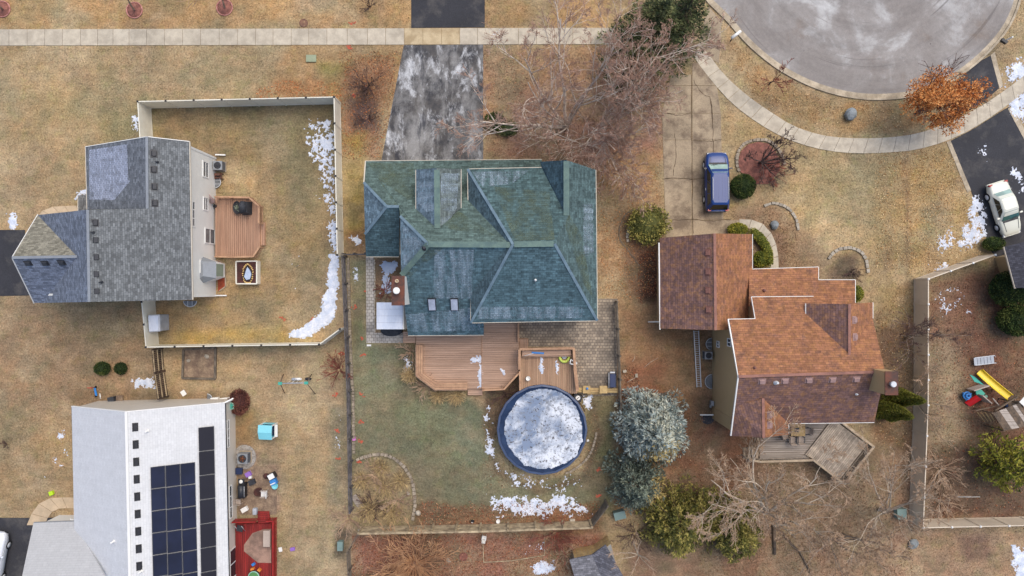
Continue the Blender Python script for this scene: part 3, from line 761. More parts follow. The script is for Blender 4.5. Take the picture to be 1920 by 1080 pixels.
lo = spline([(1296,98),(1310,120),(1345,164),(1380,200),(1430,236),(1480,262),(1540,280),(1600,287),(1660,286),(1720,280),(1780,262),(1830,237),(1878,205),(1925,168),(1965,130)], 28)
up = spline([(1316,88),(1326,98),(1358,140),(1405,182),(1450,213),(1490,237),(1545,254),(1600,259),(1660,258),(1720,250),(1780,229),(1838,200),(1880,172),(1922,140),(1955,105)], 28)
sw2 = thing('sidewalk', 'curved pale concrete sidewalk sweeping round the turning circle', None, P(1600, 272), kind='structure')
for i in range(28):
    mb = MB(); dz = RNG.uniform(-0.005, 0.005); A, Bq, Cq, D = up[i], up[i + 1], lo[i + 1], lo[i]
    e = 0.012
    A2, B2, C2, D2 = [tuple(np.array(p) + (np.array(o) - np.array(p)) * e) for p, o in ((A, Bq), (Bq, A), (Cq, D), (D, Cq))]
    mb.prism([P(*A2) + Vector((0, 0, .05 + dz)), P(*B2) + Vector((0, 0, .05 + dz)), P(*C2) + Vector((0, 0, .05)), P(*D2) + Vector((0, 0, .05))], -0.05)
    mb.build('slab', 'concrete', sw2)
hard(up + lo[::-1])

# street turning circle and its kerb
outer = [(1300,-40),(1322,0),(1358,36),(1395,78),(1430,110),(1470,138),(1520,163),(1570,179),(1620,187),(1670,187),(1720,180),(1770,162),(1815,133),(1850,103),(1880,70),(1900,38),(1914,0),(1920,-40)]
op = spline(outer, 44)
def offs(pts, d):
    o = []
    for i, p in enumerate(pts):
        a, b = np.array(pts[max(i - 1, 0)]), np.array(pts[min(i + 1, len(pts) - 1)]); t = (b - a) / np.hypot(*(b - a))
        o.append((p[0] + t[1] * d, p[1] - t[0] * d))
    return o
k1, k2, k3 = op, offs(op, 4.0), offs(op, 12.0)
sheet('street', [k3[0]] + k3 + [(1930, -300), (1290, -300)], 0.0, 'street', thick=0.2, label='worn grey asphalt turning circle at the end of the street')
for o in bpy.data.objects:
    if o.name == 'street': o.location.z += 0.012
hard(k1 + [(1990, -100), (1300, -100)])
kb = thing('kerb', 'weathered concrete kerb and gutter round the turning circle', None, P(1620, 187), kind='structure')
for i in range(44):
    mb = MB(); e = 0.006
    sh = lambda a, b: tuple(np.array(a) + (np.array(b) - np.array(a)) * e)
    mb.prism([P(*sh(k1[i], k1[i + 1])) + Vector((0, 0, .12)), P(*sh(k1[i + 1], k1[i])) + Vector((0, 0, .12)), P(*sh(k2[i + 1], k2[i])) + Vector((0, 0, .12)), P(*sh(k2[i], k2[i + 1])) + Vector((0, 0, .12))], -0.1)
    mb.prism([P(*sh(k2[i], k2[i + 1])) + Vector((0, 0, .03)), P(*sh(k2[i + 1], k2[i])) + Vector((0, 0, .03)), P(*sh(k3[i + 1], k3[i])) + Vector((0, 0, .018)), P(*sh(k3[i], k3[i + 1])) + Vector((0, 0, .018))], -0.1)
    mb.build('kerb_stone', 'curb', kb)

sheet('driveway', hard([(771,-60),(909,-60),(909,51.3),(771,52)]), 0.03, 'asphalt_dark', label='black asphalt driveway apron above the sidewalk')
sheet('driveway', hard([(757,84.5),(906,83.5),(906,330),(712,330),(716,296)]), 0.03, 'salted_asphalt', label='dark driveway blotched with white salt before the blue roof')
sheet('driveway', hard([(-60,431),(46,431),(58,554),(-60,556)]), 0.03, 'asphalt_dark', label='black asphalt driveway at the left edge of the picture')
sheet('driveway', hard([(-60,971),(100,971),(140,985),(140,1100),(-60,1100)]), 0.03, 'asphalt_dark', label='black asphalt driveway at the bottom left corner')
sheet('driveway', hard([(1783,264),(1830,239),(1880,207),(1900,196),(1921,250),(1960,330),(1990,480),(1990,560),(1900,520),(1858,470),(1822,360)]), 0.03, 'asphalt_dark', label='black asphalt driveway carrying the cream sedan')
sheet('driveway', hard([(1800,146),(1842,112),(1860,103),(1873,166),(1838,196),(1800,216),(1770,225)]), 0.03, 'asphalt_dark', label='black asphalt apron beside the orange tree')
for pts, lab in (([(1775,266),(1782,262.5),(1821,357),(1814,361)], 'narrow concrete strip left of the sedan driveway'),
                 ([(1857.5,103.5),(1865,97),(1881,160),(1874,165)], 'narrow concrete strip right of the driveway apron'),
                 ([(1890,204),(1898,197),(1930,260),(1922,264)], 'narrow concrete strip on the right edge of the sedan driveway')):
    sheet('edging_strip', hard(pts), 0.036, 'curb', label=lab)
dr = thing('driveway', 'cracked old concrete driveway under the blue van', None, P(1300, 300), kind='structure')
hard([(1243,200),(1300,110),(1330,100),(1350,190),(1358,400),(1372,412),(1395,440),(1258,440),(1243,400)])
cols = [(1240, 1297), (1298.3, 1355)]
def edgex(x, v):
    if x == 1240: return 1262 - (v - 130) * 0.28 if v < 200 else 1241 + (v - 200) * 0.03
    if x == 1355: return 1326 + (v - 100) * 0.30 if v < 195 else 1351 + (v - 195) * 0.025
    return x
rows = [(118,160),(160.8,212),(212.8,262),(262.8,335),(335.8,412),(412.8,446)]
for (x0, x1) in cols:
    for (y0, y1) in rows:
        if y0 < 130 and x0 == 1240: y0 = 140
        mb = MB(); t = RNG.uniform(-.008, .008)
        xr = 30 if (y0 > 410 and x1 == 1355) else 0
        mb.prism([P(edgex(x0, y0), y0) + Vector((0, 0, .035 + t)), P(edgex(x1, y0) + xr, y0) + Vector((0, 0, .035 + t)), P(edgex(x1, y1) + xr, y1) + Vector((0, 0, .035 - t)), P(edgex(x0, y1), y1) + Vector((0, 0, .035 - t))], -0.1)
        mb.build('slab', 'concrete_old', dr)
sheet('driveway', hard([(1302,110),(1318,50),(1328,10),(1352,40),(1352,72),(1348,118),(1335,112),(1318,92)]), 0.026, 'concrete_old', label='worn driveway apron between evergreen and kerb')
# walks
def walk(lab, a, b, n, mat):
    A, Bq = spline(a, n), spline(b, n); w = thing('walkway', lab, None, P(*A[n // 2]), kind='structure'); hard(A + Bq[::-1])
    for i in range(n):
        mb = MB(); e = 0.02; sh = lambda p, q: tuple(np.array(p) + (np.array(q) - np.array(p)) * e)
        mb.prism([P(*sh(A[i], A[i + 1])) + Vector((0, 0, .045)), P(*sh(A[i + 1], A[i])) + Vector((0, 0, .045)), P(*sh(Bq[i + 1], Bq[i])) + Vector((0, 0, .045)), P(*sh(Bq[i], Bq[i + 1])) + Vector((0, 0, .045))], -0.05)
        mb.build('slab', mat, w)
walk('curved beige walk beside the grey house porch', [(66,412),(78,396),(98,388),(122,386),(165,385)], [(84,416),(95,406),(108,402),(125,401),(165,400)], 5, 'concrete_beige')
walk('curved beige walk at the white roofed house', [(50,985),(64,955),(82,938),(104,933),(140,933)], [(84,985),(92,966),(102,957),(115,953),(140,953)], 5, 'concrete_beige')
walk('curved pale walk round the hedge by the brown roof', [(1386,411),(1404,411),(1428,418),(1448,440),(1458,470),(1460,504)], [(1386,425),(1402,427),(1418,434),(1432,452),(1441,475),(1443,504)], 6, 'concrete')
# brick patio and paver path of the blue roofed house
sheet('patio', hard([(973,560),(1158,560),(1157,742),(1080,742),(1070,650),(973,650)]), 0.035, 'patio_paver', label='brown paver patio beside the timber decks')
sheet('path', hard([(686,470),(701,470),(702,624),(760,624),(760,643),(687,643)]), 0.035, 'path_paver', label='pale paver path round the left corner of the blue roof')
sheet('patio', hard([(446,868),(520,880),(518,965),(446,965)]), 0.02, 'soil', label='dusty paver patio above the red deck')

# cracks and weedy seams of the old driveway
CR = [[(1297.5,140),(1297,260),(1298,330),(1299,420),(1301,438)], [(1243,336),(1270,334),(1297,336),(1320,335)], [(1256,413),(1290,411),(1330,414),(1370,411)], [(1300,150),(1312,170),(1322,178),(1332,186),(1336,240)], [(1250,212),(1275,216),(1296,211)], [(1318,300),(1322,330),(1316,360),(1321,400)], [(1265,250),(1268,290),(1262,330)], [(1300,262),(1330,265),(1353,261)], [(1335,190),(1337,260),(1339,300)]]
for c in CR:
    mb = MB(); q = spline(c, 14)
    pts = [P(u + RNG.uniform(-1, 1), v + RNG.uniform(-1, 1)) + Vector((0, 0, .048)) for u, v in q]
    for a, b in zip(pts[:-1], pts[1:]): mb.beam(a, b, RNG.uniform(.015, .05), .012)
    mb.build('crack', 'crack_dirt', dr)
# ------------------------------------------------------------------ houses
def roof_mesh(name, faces, mat, parent, drop=0.16):
    """faces: list of (survey outline with heights, colour); UV runs along the eave and up the slope"""
    vs, fs, cols, uvs = [], [], [], []
    for poly, col in faces:
        pts = [P(*q) for q in poly]
        if pnormal(pts).z < 0: pts = pts[::-1]
        n = pnormal(pts); e = Vector((0, 0, 1)).cross(n)
        e = e.normalized() if e.length > 1e-3 else Vector((1, 0, 0)); sl = n.cross(e)
        b = len(vs); k = len(pts)
        vs += pts + [p - Vector((0, 0, drop)) for p in pts]
        fs += [list(range(b, b + k)), list(range(b + 2 * k - 1, b + k - 1, -1))] + [[b + i, b + k + i, b + k + (i + 1) % k, b + (i + 1) % k] for i in range(k)]
        uvs += [(p.dot(e), p.dot(sl)) for p in pts] * 2; cols += [RGB(*col)] * (2 * k)
    o0 = _off(parent); me = bpy.data.meshes.new(name)
    me.from_pydata([tuple(p - o0) for p in vs], [], fs); me.materials.append(MATS[mat])
    uvl = me.uv_layers.new(name='UVMap')
    for lp in me.loops: uvl.data[lp.index].uv = uvs[lp.vertex_index]
    at = me.color_attributes.new('Col', 'FLOAT_COLOR', 'POINT')
    for i, c in enumerate(cols): at.data[i].color = c
    me.update()
    return link_mesh(name, me, parent, o0)
def film(name, poly, outline, mat, parent, lift=0.012):
    """thin film of frost or moss lying on a roof slope"""
    _, n = on_poly(*outline[0], poly); e = Vector((0, 0, 1)).cross(n).normalized(); sl = n.cross(e)
    pts = [on_poly(u, v, poly)[0] + n * lift for u, v in outline]
    if pnormal(pts).z < 0: pts = pts[::-1]
    o0 = _off(parent); me = bpy.data.meshes.new(name)
    me.from_pydata([tuple(p - o0) for p in pts], [], [list(range(len(pts)))]); me.materials.append(MATS[mat])
    uvl = me.uv_layers.new(name='UVMap')
    for lp in me.loops: p = pts[lp.vertex_index]; uvl.data[lp.index].uv = (p.dot(e), p.dot(sl))
    me.update(); return link_mesh(name, me, parent, o0)
def on_slope(mb, poly, u, v, d, up=0.0, mi=0):
    """box of size d standing on a slope, square to it"""
    p, n = on_poly(u, v, poly); e = Vector((0, 0, 1)).cross(n).normalized(); sl = n.cross(e)
    q = Matrix((e, sl, n)).transposed().to_quaternion()
    return mb.box(p + n * (d[2] / 2 + up), d, mi=mi, q=q)
def vents(parent, poly, spots, mat, d=(0.42, 0.34, 0.16), name='roof_vent'):
    for u, v in spots:
        mb = MB(); p, n = on_poly(u, v, poly); e = Vector((0, 0, 1)).cross(n).normalized(); sl = n.cross(e)
        q = Matrix((e, sl, n)).transposed().to_quaternion()
        mb.box(p + n * 0.012, (d[0] + .14, d[1] + .14, 0.02), q=q)
        h = Vector(d) / 2
        w = lambda x, y, z: p + e * x + sl * y + n * z
        mb.hexa([w(-h.x, -h.y, .02), w(h.x, -h.y, .02), w(h.x, h.y, .02), w(-h.x, h.y, .02)], [w(-h.x * .85, -h.y * .9, d[2]), w(h.x * .85, -h.y * .9, d[2]), w(h.x * .85, h.y * .6, d[2] * .8), w(-h.x * .85, h.y * .6, d[2] * .8)])
        mb.build(name, mat, parent)
def pipe(parent, poly, u, v, r, h, mat, name='vent_pipe'):
    p, n = on_poly(u, v, poly); mb = MB()
    mb.lathe(p - Vector((0, 0, .08)), [(r * 2.2, 0), (r * 2.0, .12), (r * 1.05, .16), (r, h), (r * 0.7, h + .001)], 12)
    return mb.build(name, mat, parent)
def gutters(parent, runs, mat, w=0.13, h=0.13):
    for run in runs:
        mb = MB(); pts = [P(*q) for q in run]
        for a, b in zip(pts[:-1], pts[1:]): mb.beam(a - Vector((0, 0, .08)), b - Vector((0, 0, .08)), w, h)
        g = mb.build('gutter', mat, parent)
def ridges(parent, runs, mat, w=0.28):
    for a, b in runs:
        mb = MB(); mb.beam(P(*a) + Vector((0, 0, .01)), P(*b) + Vector((0, 0, .01)), w, 0.05); mb.build('ridge_cap', mat, parent)
def walls(name, pts, mat, parent, base=0.0):
    """closed wall block; pts = (x, y, top height) round the outline"""
    mb = MB(); mb.prism([Vector(p) for p in pts], base - 0.1); return mb.build(name, mat, parent)
def gable(pts, inw, mat, parent):
    """upright triangular wall infill under a roof end, pushed inwards by inw"""
    a = [Vector(p) for p in pts]; b = [p + Vector(inw) for p in a]; n = len(a); mb = MB()
    mb.add(a + b, [list(range(n)), list(range(2 * n - 1, n - 1, -1))] + [(i, n + i, n + (i + 1) % n, (i + 1) % n) for i in range(n)]); return mb.build('gable_wall', mat, parent)
def window(parent, a, n, u0, v0, u1, v1, pane='pane', frame='trim_white', bars=1, axis='z', bw=0.09):
    """window on the vertical wall through a with normal n; corners given in survey units"""
    n = Vector(n).normalized(); side = Vector((0, 0, 1)).cross(n)
    pa, pb = ray_plane(u0, v0, Vector(a), n), ray_plane(u1, v1, Vector(a), n)
    s0, s1 = sorted((pa.dot(side), pb.dot(side))); z0, z1 = sorted((pa.z, pb.z)); o = n * n.dot(Vector(a))
    pt = lambda s, z, d: side * s + Vector((0, 0, z)) + o + n * d
    mb = MB()
    def rect(sa, sb, za, zb, d0, d1):
        mb.hexa([pt(sa, za, d0), pt(sb, za, d0), pt(sb, za, d1), pt(sa, za, d1)], [pt(sa, zb, d0), pt(sb, zb, d0), pt(sb, zb, d1), pt(sa, zb, d1)])
    rect(s0, s1, z0, z0 + bw, .002, .07); rect(s0, s1, z1 - bw, z1, .002, .07)
    rect(s0, s0 + bw, z0 + bw, z1 - bw, .002, .065); rect(s1 - bw, s1, z0 + bw, z1 - bw, .002, .065)
    for k in range(bars):
        t = (k + 1) / (bars + 1)
        if axis == 'z': rect(s0 + bw, s1 - bw, z0 + (z1 - z0) * t - .035, z0 + (z1 - z0) * t + .035, .002, .055)
        else: rect(s0 + (s1 - s0) * t - .035, s0 + (s1 - s0) * t + .035, z0 + bw, z1 - bw, .002, .055)
    w = mb.build('window', frame, parent)
    g = MB()
    g.hexa([pt(s0 + bw, z0 + bw, .001), pt(s1 - bw, z0 + bw, .001), pt(s1 - bw, z0 + bw, .03), pt(s0 + bw, z0 + bw, .03)], [pt(s0 + bw, z1 - bw, .001), pt(s1 - bw, z1 - bw, .001), pt(s1 - bw, z1 - bw, .03), pt(s0 + bw, z1 - bw, .03)])
    g.build('pane', pane, w); return w
def XY(u, v, z): p = P(u, v, z); return p.x, p.y

# ---- grey roofed house, upper left
A = thing('house', 'two storey house with weathered grey shingles and white siding, upper left', 'house', P(300, 420))
A1 = [(275,256,6.3),(354,265,5.2),(359.5,562,5.2),(167,566,7.8),(164,393,7.8),(276,391,6.3)]
A2 = [(160,275,3.9),(275,256,6.3),(276,391,6.3),(163,392,3.9)]
A3 = [(164,393,7.8),(167,566,7.8),(80,568,3.4),(144,481,6.55),(70,403,3.4)]
A4 = [(70,403,3.4),(144,481,6.55),(22,483,6.55)]
A5 = [(22,483,6.55),(144,481,6.55),(80,568,3.4),(63,567.5,3.4)]
A6 = [(146,366,3.3),(165,364,3.7),(165,398,3.7),(146,396,3.3)]
ra = roof_mesh('roof', [(A1,(114,117,118)),(A2,(110,115,122)),(A3,(116,124,138)),(A4,(138,134,120)),(A5,(124,132,148)),(A6,(126,124,120))], 'shingle_grey', A)  # bluer slopes: partly frost, partly sky reflection painted into the shingle colour
film('frost', A2, [(167,281),(238,270),(240,338),(262,342),(262,376),(167,374)], 'frost', ra)
ridges(ra, [((275,256,6.3),(276,391,6.3)),((164,393,7.8),(167,566,7.8)),((22,483,6.55),(144,481,6.55))], 'metal_grey', 0.2)
vents(ra, A1, [(288,288),(288,318),(289,350),(290,381),(178,418),(179,450),(180,482),(180,514),(181,546)], 'metal_dark')
vents(ra, A5, [(52,493),(84,493),(115,492)], 'metal_dark')
pipe(ra, A1, 295, 304, .05, .4, 'metal_dark'); pipe(ra, A1, 175, 436, .05, .4, 'metal_dark'); pipe(ra, A1, 191, 529, .05, .45, 'metal_dark')
gutters(ra, [[(160,275,3.9),(163,392,3.9)],[(354,265,5.2),(359.5,562,5.2)],[(146,366,3.3),(146,396,3.3)]], 'gutter_beige')
gutters(ra, [[(354,265,5.2),(275,256,6.3),(160,275,3.9)],[(70,403,3.4),(22,483,6.55),(63,567.5,3.4)]], 'trim_white', .05, .2)
ax = -24.72
ay0, ay1 = XY(354,265,5.2)[1] - .35, XY(359,562,5.2)[1] + .3
walls('wall', [(ax,ay0,4.95),(ax,ay1,4.95),(-32.6,ay1,4.95),(-32.6,ay0 - 5.2,4.95),(-30.2,ay0 - 5.2,4.95),(-30.2,ay0,4.95)], 'siding_white', A)
walls('wall', [(-30.22,ay0 - .01,3.7),(-30.22,ay0 - 5.1,3.7),(-33.0,ay0 - 5.1,3.7),(-33.0,ay0 - .01,3.7)], 'siding_white', A)
walls('wall', [(-36.7,5.3,3.3),(-36.7,-.8,3.3),(-32.62,-.8,3.3),(-32.62,5.3,3.3)], 'siding_white', A)
gable([(ax - .02,ay0,4.97),(-27.1,ay0,6.1),(-32.9,ay0,3.75)], (0, -.15, 0), 'siding_white', A)
gable([(ax - .02,ay1,4.97),(-30.5,ay1,7.5),(-36.6,ay1,3.6)], (0, .15, 0), 'siding_white', A)
gable([(-27.3,ay0 - 5.45,5.9),(-30.5,ay0 - 5.45,7.5),(-33.2,ay0 - 5.45,5.6)], (0, -.15, 0), 'siding_white', A)
gable([(-36.7,5.2,3.3),(-36.7,2.27,6.2),(-36.7,-.75,3.3)], (.15, 0, 0), 'siding_white', A)
an = (1, 0, 0); ap = (ax, 0, 0)
window(A, ap, an, 379, 300, 390, 335, 'pane_grey'); window(A, ap, an, 380, 368, 389, 396, 'pane_grey'); window(A, ap, an, 383, 426, 402, 459, 'pane_grey')
window(A, ap, an, 358.5, 376, 364.5, 426, 'pane_grey', bars=2, axis='s'); window(A, ap, an, 374, 486, 380, 512, 'pane_grey', bars=0)
# bay window with its own little roof
bx0, bx1 = ax, ax + 0.95
by0, by1 = P(0, 485)[1], P(0, 530)[1]
mb = MB(); mb.prism([Vector((bx0, by0 - .1, 2.35)), Vector((bx1, by0 - .45, 2.35)), Vector((bx1, by1 + .45, 2.35)), Vector((bx0, by1 + .1, 2.35))], 0.5); bay = mb.build('bay_window', 'trim_white', A)
mb = MB(); mb.hexa([(bx0, by0 + .05, 2.36), (bx0, by1 - .05, 2.36), (bx1 + .1, by1 + .35, 2.36), (bx1 + .1, by0 - .35, 2.36)], [(bx0, by0 - .3, 2.95), (bx0, by1 + .3, 2.95), (bx0 + .25, by1 + .5, 2.95), (bx0 + .25, by0 - .5, 2.95)]); mb.build('bay_roof', 'metal_grey', bay)
mb = MB(); mb.box((bx1 + .012, (by0 + by1) / 2, 1.5), (.03, 1.0, 1.3)); mb.build('pane', 'leaf_pine_c', bay)
mb = MB()
mb.beam((ax + .05, P(0, 291)[1], .25), (ax + .85, P(0, 291)[1], .12), .1, .1); mb.build('downspout', 'trim_white', A)
mb = MB(); mb.beam((ax + .05, P(0, 554)[1], .25), (ax + .95, P(0, 554)[1], .12), .1, .1); mb.build('downspout', 'trim_white', A)
mb = MB(); mb.box((ax - .03, ay0 + .04, 2.55), (.16, .16, 5.1)); mb.box((ax - .03, ay1 - .04, 2.55), (.16, .16, 5.1)); mb.build('corner_trim', 'trim_white', A)

# ---- white roofed house with solar panels, lower left
Bh = thing('house', 'low house with pale grey roof and black solar panels, lower left', 'house', P(300, 920))
B1 = [(236,772,6.0),(421,755,3.0),(429.5,1130,3.0),(244,1130,6.0)]
B2 = [(134,762,3.0),(236,772,6.0),(244,1130,6.0),(141,1130,3.0)]
B3 = [(62,981,2.6),(139,978,2.6),(196,1082,5.3),(40,1084,5.3)]
rb = roof_mesh('roof', [(B1,(214,214,213)),(B2,(210,211,213)),(B3,(182,182,182))], 'shingle_white', Bh)  # left slope slightly cooler, its sky tint worked into the colour
ridges(rb, [((236,772,6.0),(244,1130,6.0))], 'trim_white', .2)
vents(rb, B1, [(253 + i * .95, 801 + 32.6 * i) for i in range(9)], 'plastic_black', d=(.50, .26, .2))
for (u, v, poly) in ((277, 808, B1), (265, 1071, B1), (213, 1015, B2)): pipe(rb, poly, u, v, .06, .5, 'plastic_white')
gutters(rb, [[(421,755,3.0),(429.5,1130,3.0)]], 'metal_dark', .1, .1); gutters(rb, [[(134,762,3.0),(139,968,3.0),(139,978,2.8)],[(62,981,2.6),(139,978,2.6)]], 'metal_grey', .1, .1)
gutters(rb, [[(134,762,3.0),(236,772,6.0),(421,755,3.0)]], 'trim_white', .06, .2)
_, nB = on_poly(300, 900, B1); eB = Vector((0, 0, 1)).cross(nB).normalized(); sB = nB.cross(eB)
qB = Matrix((eB, sB, nB)).transposed().to_quaternion()
def solar(u0, v0, u1, v1, mat):
    a, b, c, d = [on_poly(u, v, B1)[0] for u, v in ((u0, v0), (u1, v0), (u1, v1), (u0, v1))]
    cc = (a + b + c + d) / 4
    wS = abs((b - a).dot(sB)); wE = abs((d - a).dot(eB))
    p = piece('solar_panel', cc + nB * 0.10, (wE - .012, wS - .012, .045), mat, rb, q=qB)
    f = MB()
    for (x, y, sx, sy) in ((0, wS / 2 - .03, wE - .02, .03), (0, -wS / 2 + .03, wE - .02, .03), (wE / 2 - .03, 0, .03, wS - .07), (-wE / 2 + .03, 0, .03, wS - .07)):
        f.box(cc + nB * 0.10 + eB * x + sB * y, (sx, sy, .055), q=qB)
    fr = f.build('panel_frame', 'metal_dark', rb)
for r_ in range(7):
    for c_ in range(3):
        x = 282 + c_ * 28 + r_ * 1.0; y = 874 - c_ * 3.2 + r_ * 41.3
        solar(x, y, x + 27.6, y + 40.6, 'solar')
for r_ in range(8):
    x = 371.8 + r_ * .8; y = 800 + r_ * 45.2
    solar(x, y, x + 29.5, y + 44.6, 'solar_black')
bw0 = P(440.5, 747); bw1 = P(447, 1090)
gv = P(440, 747).y
wl0, wl1, wr = P(141, 757), None, None
xl, xr, xm = XY(134,762,3.0)[0] + .35, XY(421,755,3.0)[0] - .4, XY(236,772,6)[0]
walls('wall', [(xl,-9.42,2.85),(xm,-9.30,2.85),(xr,-9.18,2.85),(xr + .25,-24,2.85),(xl,-24,2.85)], 'siding_cream', Bh)
gable([(xl,-9.42,2.84),(xm,-9.30,5.75),(xr,-9.18,2.84)], (0, -.2, 0), 'siding_cream', Bh)
walls('wall', [(-37.8,-18.95,2.7),(xl + .1,-18.95,2.7),(xl + .1,-24,3.0),(-38.5,-24,3.0)], 'siding_white', Bh)
bp = Vector((xr + .005, -9.2, 0)); bn = Vector((1, 0.0168, 0)).normalized()
window(Bh, bp, bn, 424.5, 788, 429.5, 838, 'pane_grey', bars=2, axis='s', bw=.06)
window(Bh, bp, bn, 428.5, 912, 434.5, 970, 'pane', bars=2, axis='s', bw=.06)
window(Bh, bp, bn, 429.5, 1034, 442, 1078, 'pane', bars=1, axis='s', bw=.07)
mb = MB(); mb.beam((xr + .12, -9.2, 2.9), (xr + .12, -9.2, .2), .09, .09); mb.beam(P(421,755,2.98), P(437,747,2.6), .09, .09); mb.build('downspout', 'trim_white', Bh)
mb = MB(); mb.beam((xl - .1, -18.7, 2.5), (xl - .9, -18.5, 2.3), .09, .09); mb.build('downspout', 'trim_white', Bh)

# ---- blue-green roofed house, centre
Ch = thing('house', 'large house with blue green mossy shingle roof in the middle', 'house', P(900, 460))
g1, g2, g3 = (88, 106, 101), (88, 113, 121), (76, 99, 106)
C_top = [(685,302,3.0),(1016,299,3.0),(1016,320,3.45),(960,458,8.2),(803,458,8.2),(750,405,6.6),(748,387,5.9),(725,387,5.9),(682,342,4.4)]
C_bot = [(803,458,8.2),(960,458,8.2),(907,600,4.0),(907,628,3.0),(765,629,3.0),(752,517,6.6)]
C_lhip = [(750,405,6.6),(803,458,8.2),(752,517,6.6)]
C_wl = [(682,342,4.4),(725,387,5.9),(684,439,4.3)]
C_wb = [(725,387,5.9),(748,387,5.9),(748,481,3.0),(686,481,3.0),(684,439,4.3)]
C_d1 = [(780,318,6.1),(818,315,7.3),(820,430,7.3),(780,392,6.1)]
C_d2 = [(818,315,7.3),(864,317,6.1),(864,390,6.1),(820,430,7.3)]
K_top = [(877,317,5.5),(1016,314,5.5),(1062,405,7.4),(1040,457,8.4),(962,458,8.4)]
K_left = [(877,317,5.5),(962,458,8.4),(883,605,5.5)]
K_bot = [(883,605,5.5),(962,458,8.4),(1040,457,8.4),(1120,601,5.5)]
K_right = [(1117,318,5.5),(1120,601,5.5),(1040,457,8.4),(1062,405,7.4),(1062,300,7.4)]
K_gab = [(1016,314,5.5),(1013,303,5.5),(1062,300,7.4),(1062,405,7.4)]
rc = roof_mesh('roof', [(C_top,g1),(C_bot,g2),(C_lhip,(104,124,136)),(C_wl,(106,126,138)),(C_wb,g3),(C_d1,(104,122,134)),(C_d2,(102,112,110)),  # left hips and dormer side paler blue, sky sheen included in their colour
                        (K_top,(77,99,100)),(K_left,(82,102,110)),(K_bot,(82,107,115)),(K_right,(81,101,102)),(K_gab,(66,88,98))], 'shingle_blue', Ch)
for poly, out in ((C_d1, [(784,325),(814,324),(814,395),(800,398),(784,380)]), (C_bot, [(815,468),(888,468),(886,560),(812,560)]), (C_bot, [(760,590),(900,575),(900,620),(770,622)]),
                  (K_right, [(1094,382),(1112,380),(1113,480),(1094,480)]), (K_bot, [(900,575),(1090,575),(1105,596),(895,598)]), (C_lhip, [(756,420),(790,455),(756,500)]), (K_top, [(885,322),(990,320),(960,345),(905,350)]), (C_d2, [(826,325),(860,325),(856,392),(838,420),(826,420)])):
    film('frost', poly, out, 'frost_streak', rc)
for poly, out in ((C_top, [(760,395),(780,396),(818,432),(860,395),(940,450),(805,455)]), (C_top, [(690,306),(776,306),(776,380),(740,384)]), (K_top, [(925,350),(1030,360),(1040,450),(965,452)]), (K_right, [(1066,400),(1090,440),(1112,560),(1048,460)]), (C_bot, [(800,462),(760,512),(768,520),(830,466)])):
    film('moss', poly, out, 'moss', rc, lift=0.016)
mk('ridge_green', RGB(104, 126, 116), RGB(88, 110, 106), scale=1.5, fine=0.1)
mk('ridge_blue', RGB(116, 138, 150), RGB(98, 120, 134), scale=1.5, fine=0.1)
ridges(rc, [((803,458,8.2),(957,459,8.2)),((964,458,8.4),(1038,457,8.4)),((1062,302,7.4),(1062,404,7.4)),((819,318,7.3),(820,428,7.3)),((803,458,8.2),(753,516,6.6))], 'ridge_green', .42)
ridges(rc, [((877,317,5.5),(962,458,8.4)),((883,605,5.5),(962,458,8.4)),((1120,601,5.5),(1040,457,8.4)),((682,342,4.4),(725,387,5.9)),((725,387,5.9),(684,439,4.3)),((725,387,5.9),(748,387,5.9)),((803,458,8.2),(750,405,6.6))], 'ridge_blue', .2)
gutters(rc, [[(685,302,3.0),(1016,299,3.0)],[(780,318,6.1),(780,392,6.1)],[(864,317,6.1),(864,390,6.1)],[(1016,314,5.5),(877,317,5.5),(878,395,5.5)],[(883,535,5.5),(883,605,5.5),(1120,601,5.5),(1117,318,5.5)],[(765,629,3.0),(907,628,3.0)],[(686,481,3.0),(748,481,3.0)],[(685,302,3.0),(682,342,4.4)]], 'gutter_beige', .09, .13)
for a, b in ((804, 559), (846, 559)):   # skylights
    c0, n0 = on_poly(a + 6, b + 11, C_bot); e0 = Vector((0, 0, 1)).cross(n0).normalized(); s0 = n0.cross(e0); q0 = Matrix((e0, s0, n0)).transposed().to_quaternion()
    mb = MB(); mb.box(c0 + n0 * .05, (.62, 1.15, .1), q=q0); sk = mb.build('skylight', 'metal_dark', rc)
    mb = MB(); mb.box(c0 + n0 * .112, (.5, 1.02, .02), q=q0); mb.build('pane', 'skylight', sk)
pipe(rc, K_bot, 1004, 525, .05, .35, 'plastic_white'); pipe(rc, C_lhip, 796, 465, .1, .35, 'metal_dark')
# walls
walls('wall', [(-2.95,8.5,5.3),(5.9,8.5,5.3),(5.95,-2.2,5.3),(-2.9,-2.2,5.3)], 'siding_cream', Ch)
gable([(2.4,8.7,5.3),(3.95,8.7,7.1),(5.9,8.7,5.3)], (0, -.2, 0), 'siding_cream', Ch)
walls('wall', [(-7.9,9.55,2.9),(2.2,9.55,2.9),(2.2,8.6,2.9),(-2.97,8.6,2.9),(-2.97,-3.3,2.9),(-7.9,-3.3,2.9)], 'siding_cream', Ch)
walls('wall', [(-11.1,9.5,2.9),(-7.92,9.5,2.9),(-7.92,2.75,2.9),(-11.1,2.75,2.9)], 'siding_cream', Ch)
gable([(-7.9,9.5,2.9),(-7.9,5.3,6.2),(-7.9,1.0,6.2),(-7.9,-3.25,2.9)], (.2, 0, 0), 'siding_cream', Ch)
gable([(-11.1,9.4,2.9),(-11.1,8.0,4.1),(-11.1,4.4,4.1),(-11.1,2.8,2.9)], (.2, 0, 0), 'siding_cream', Ch)
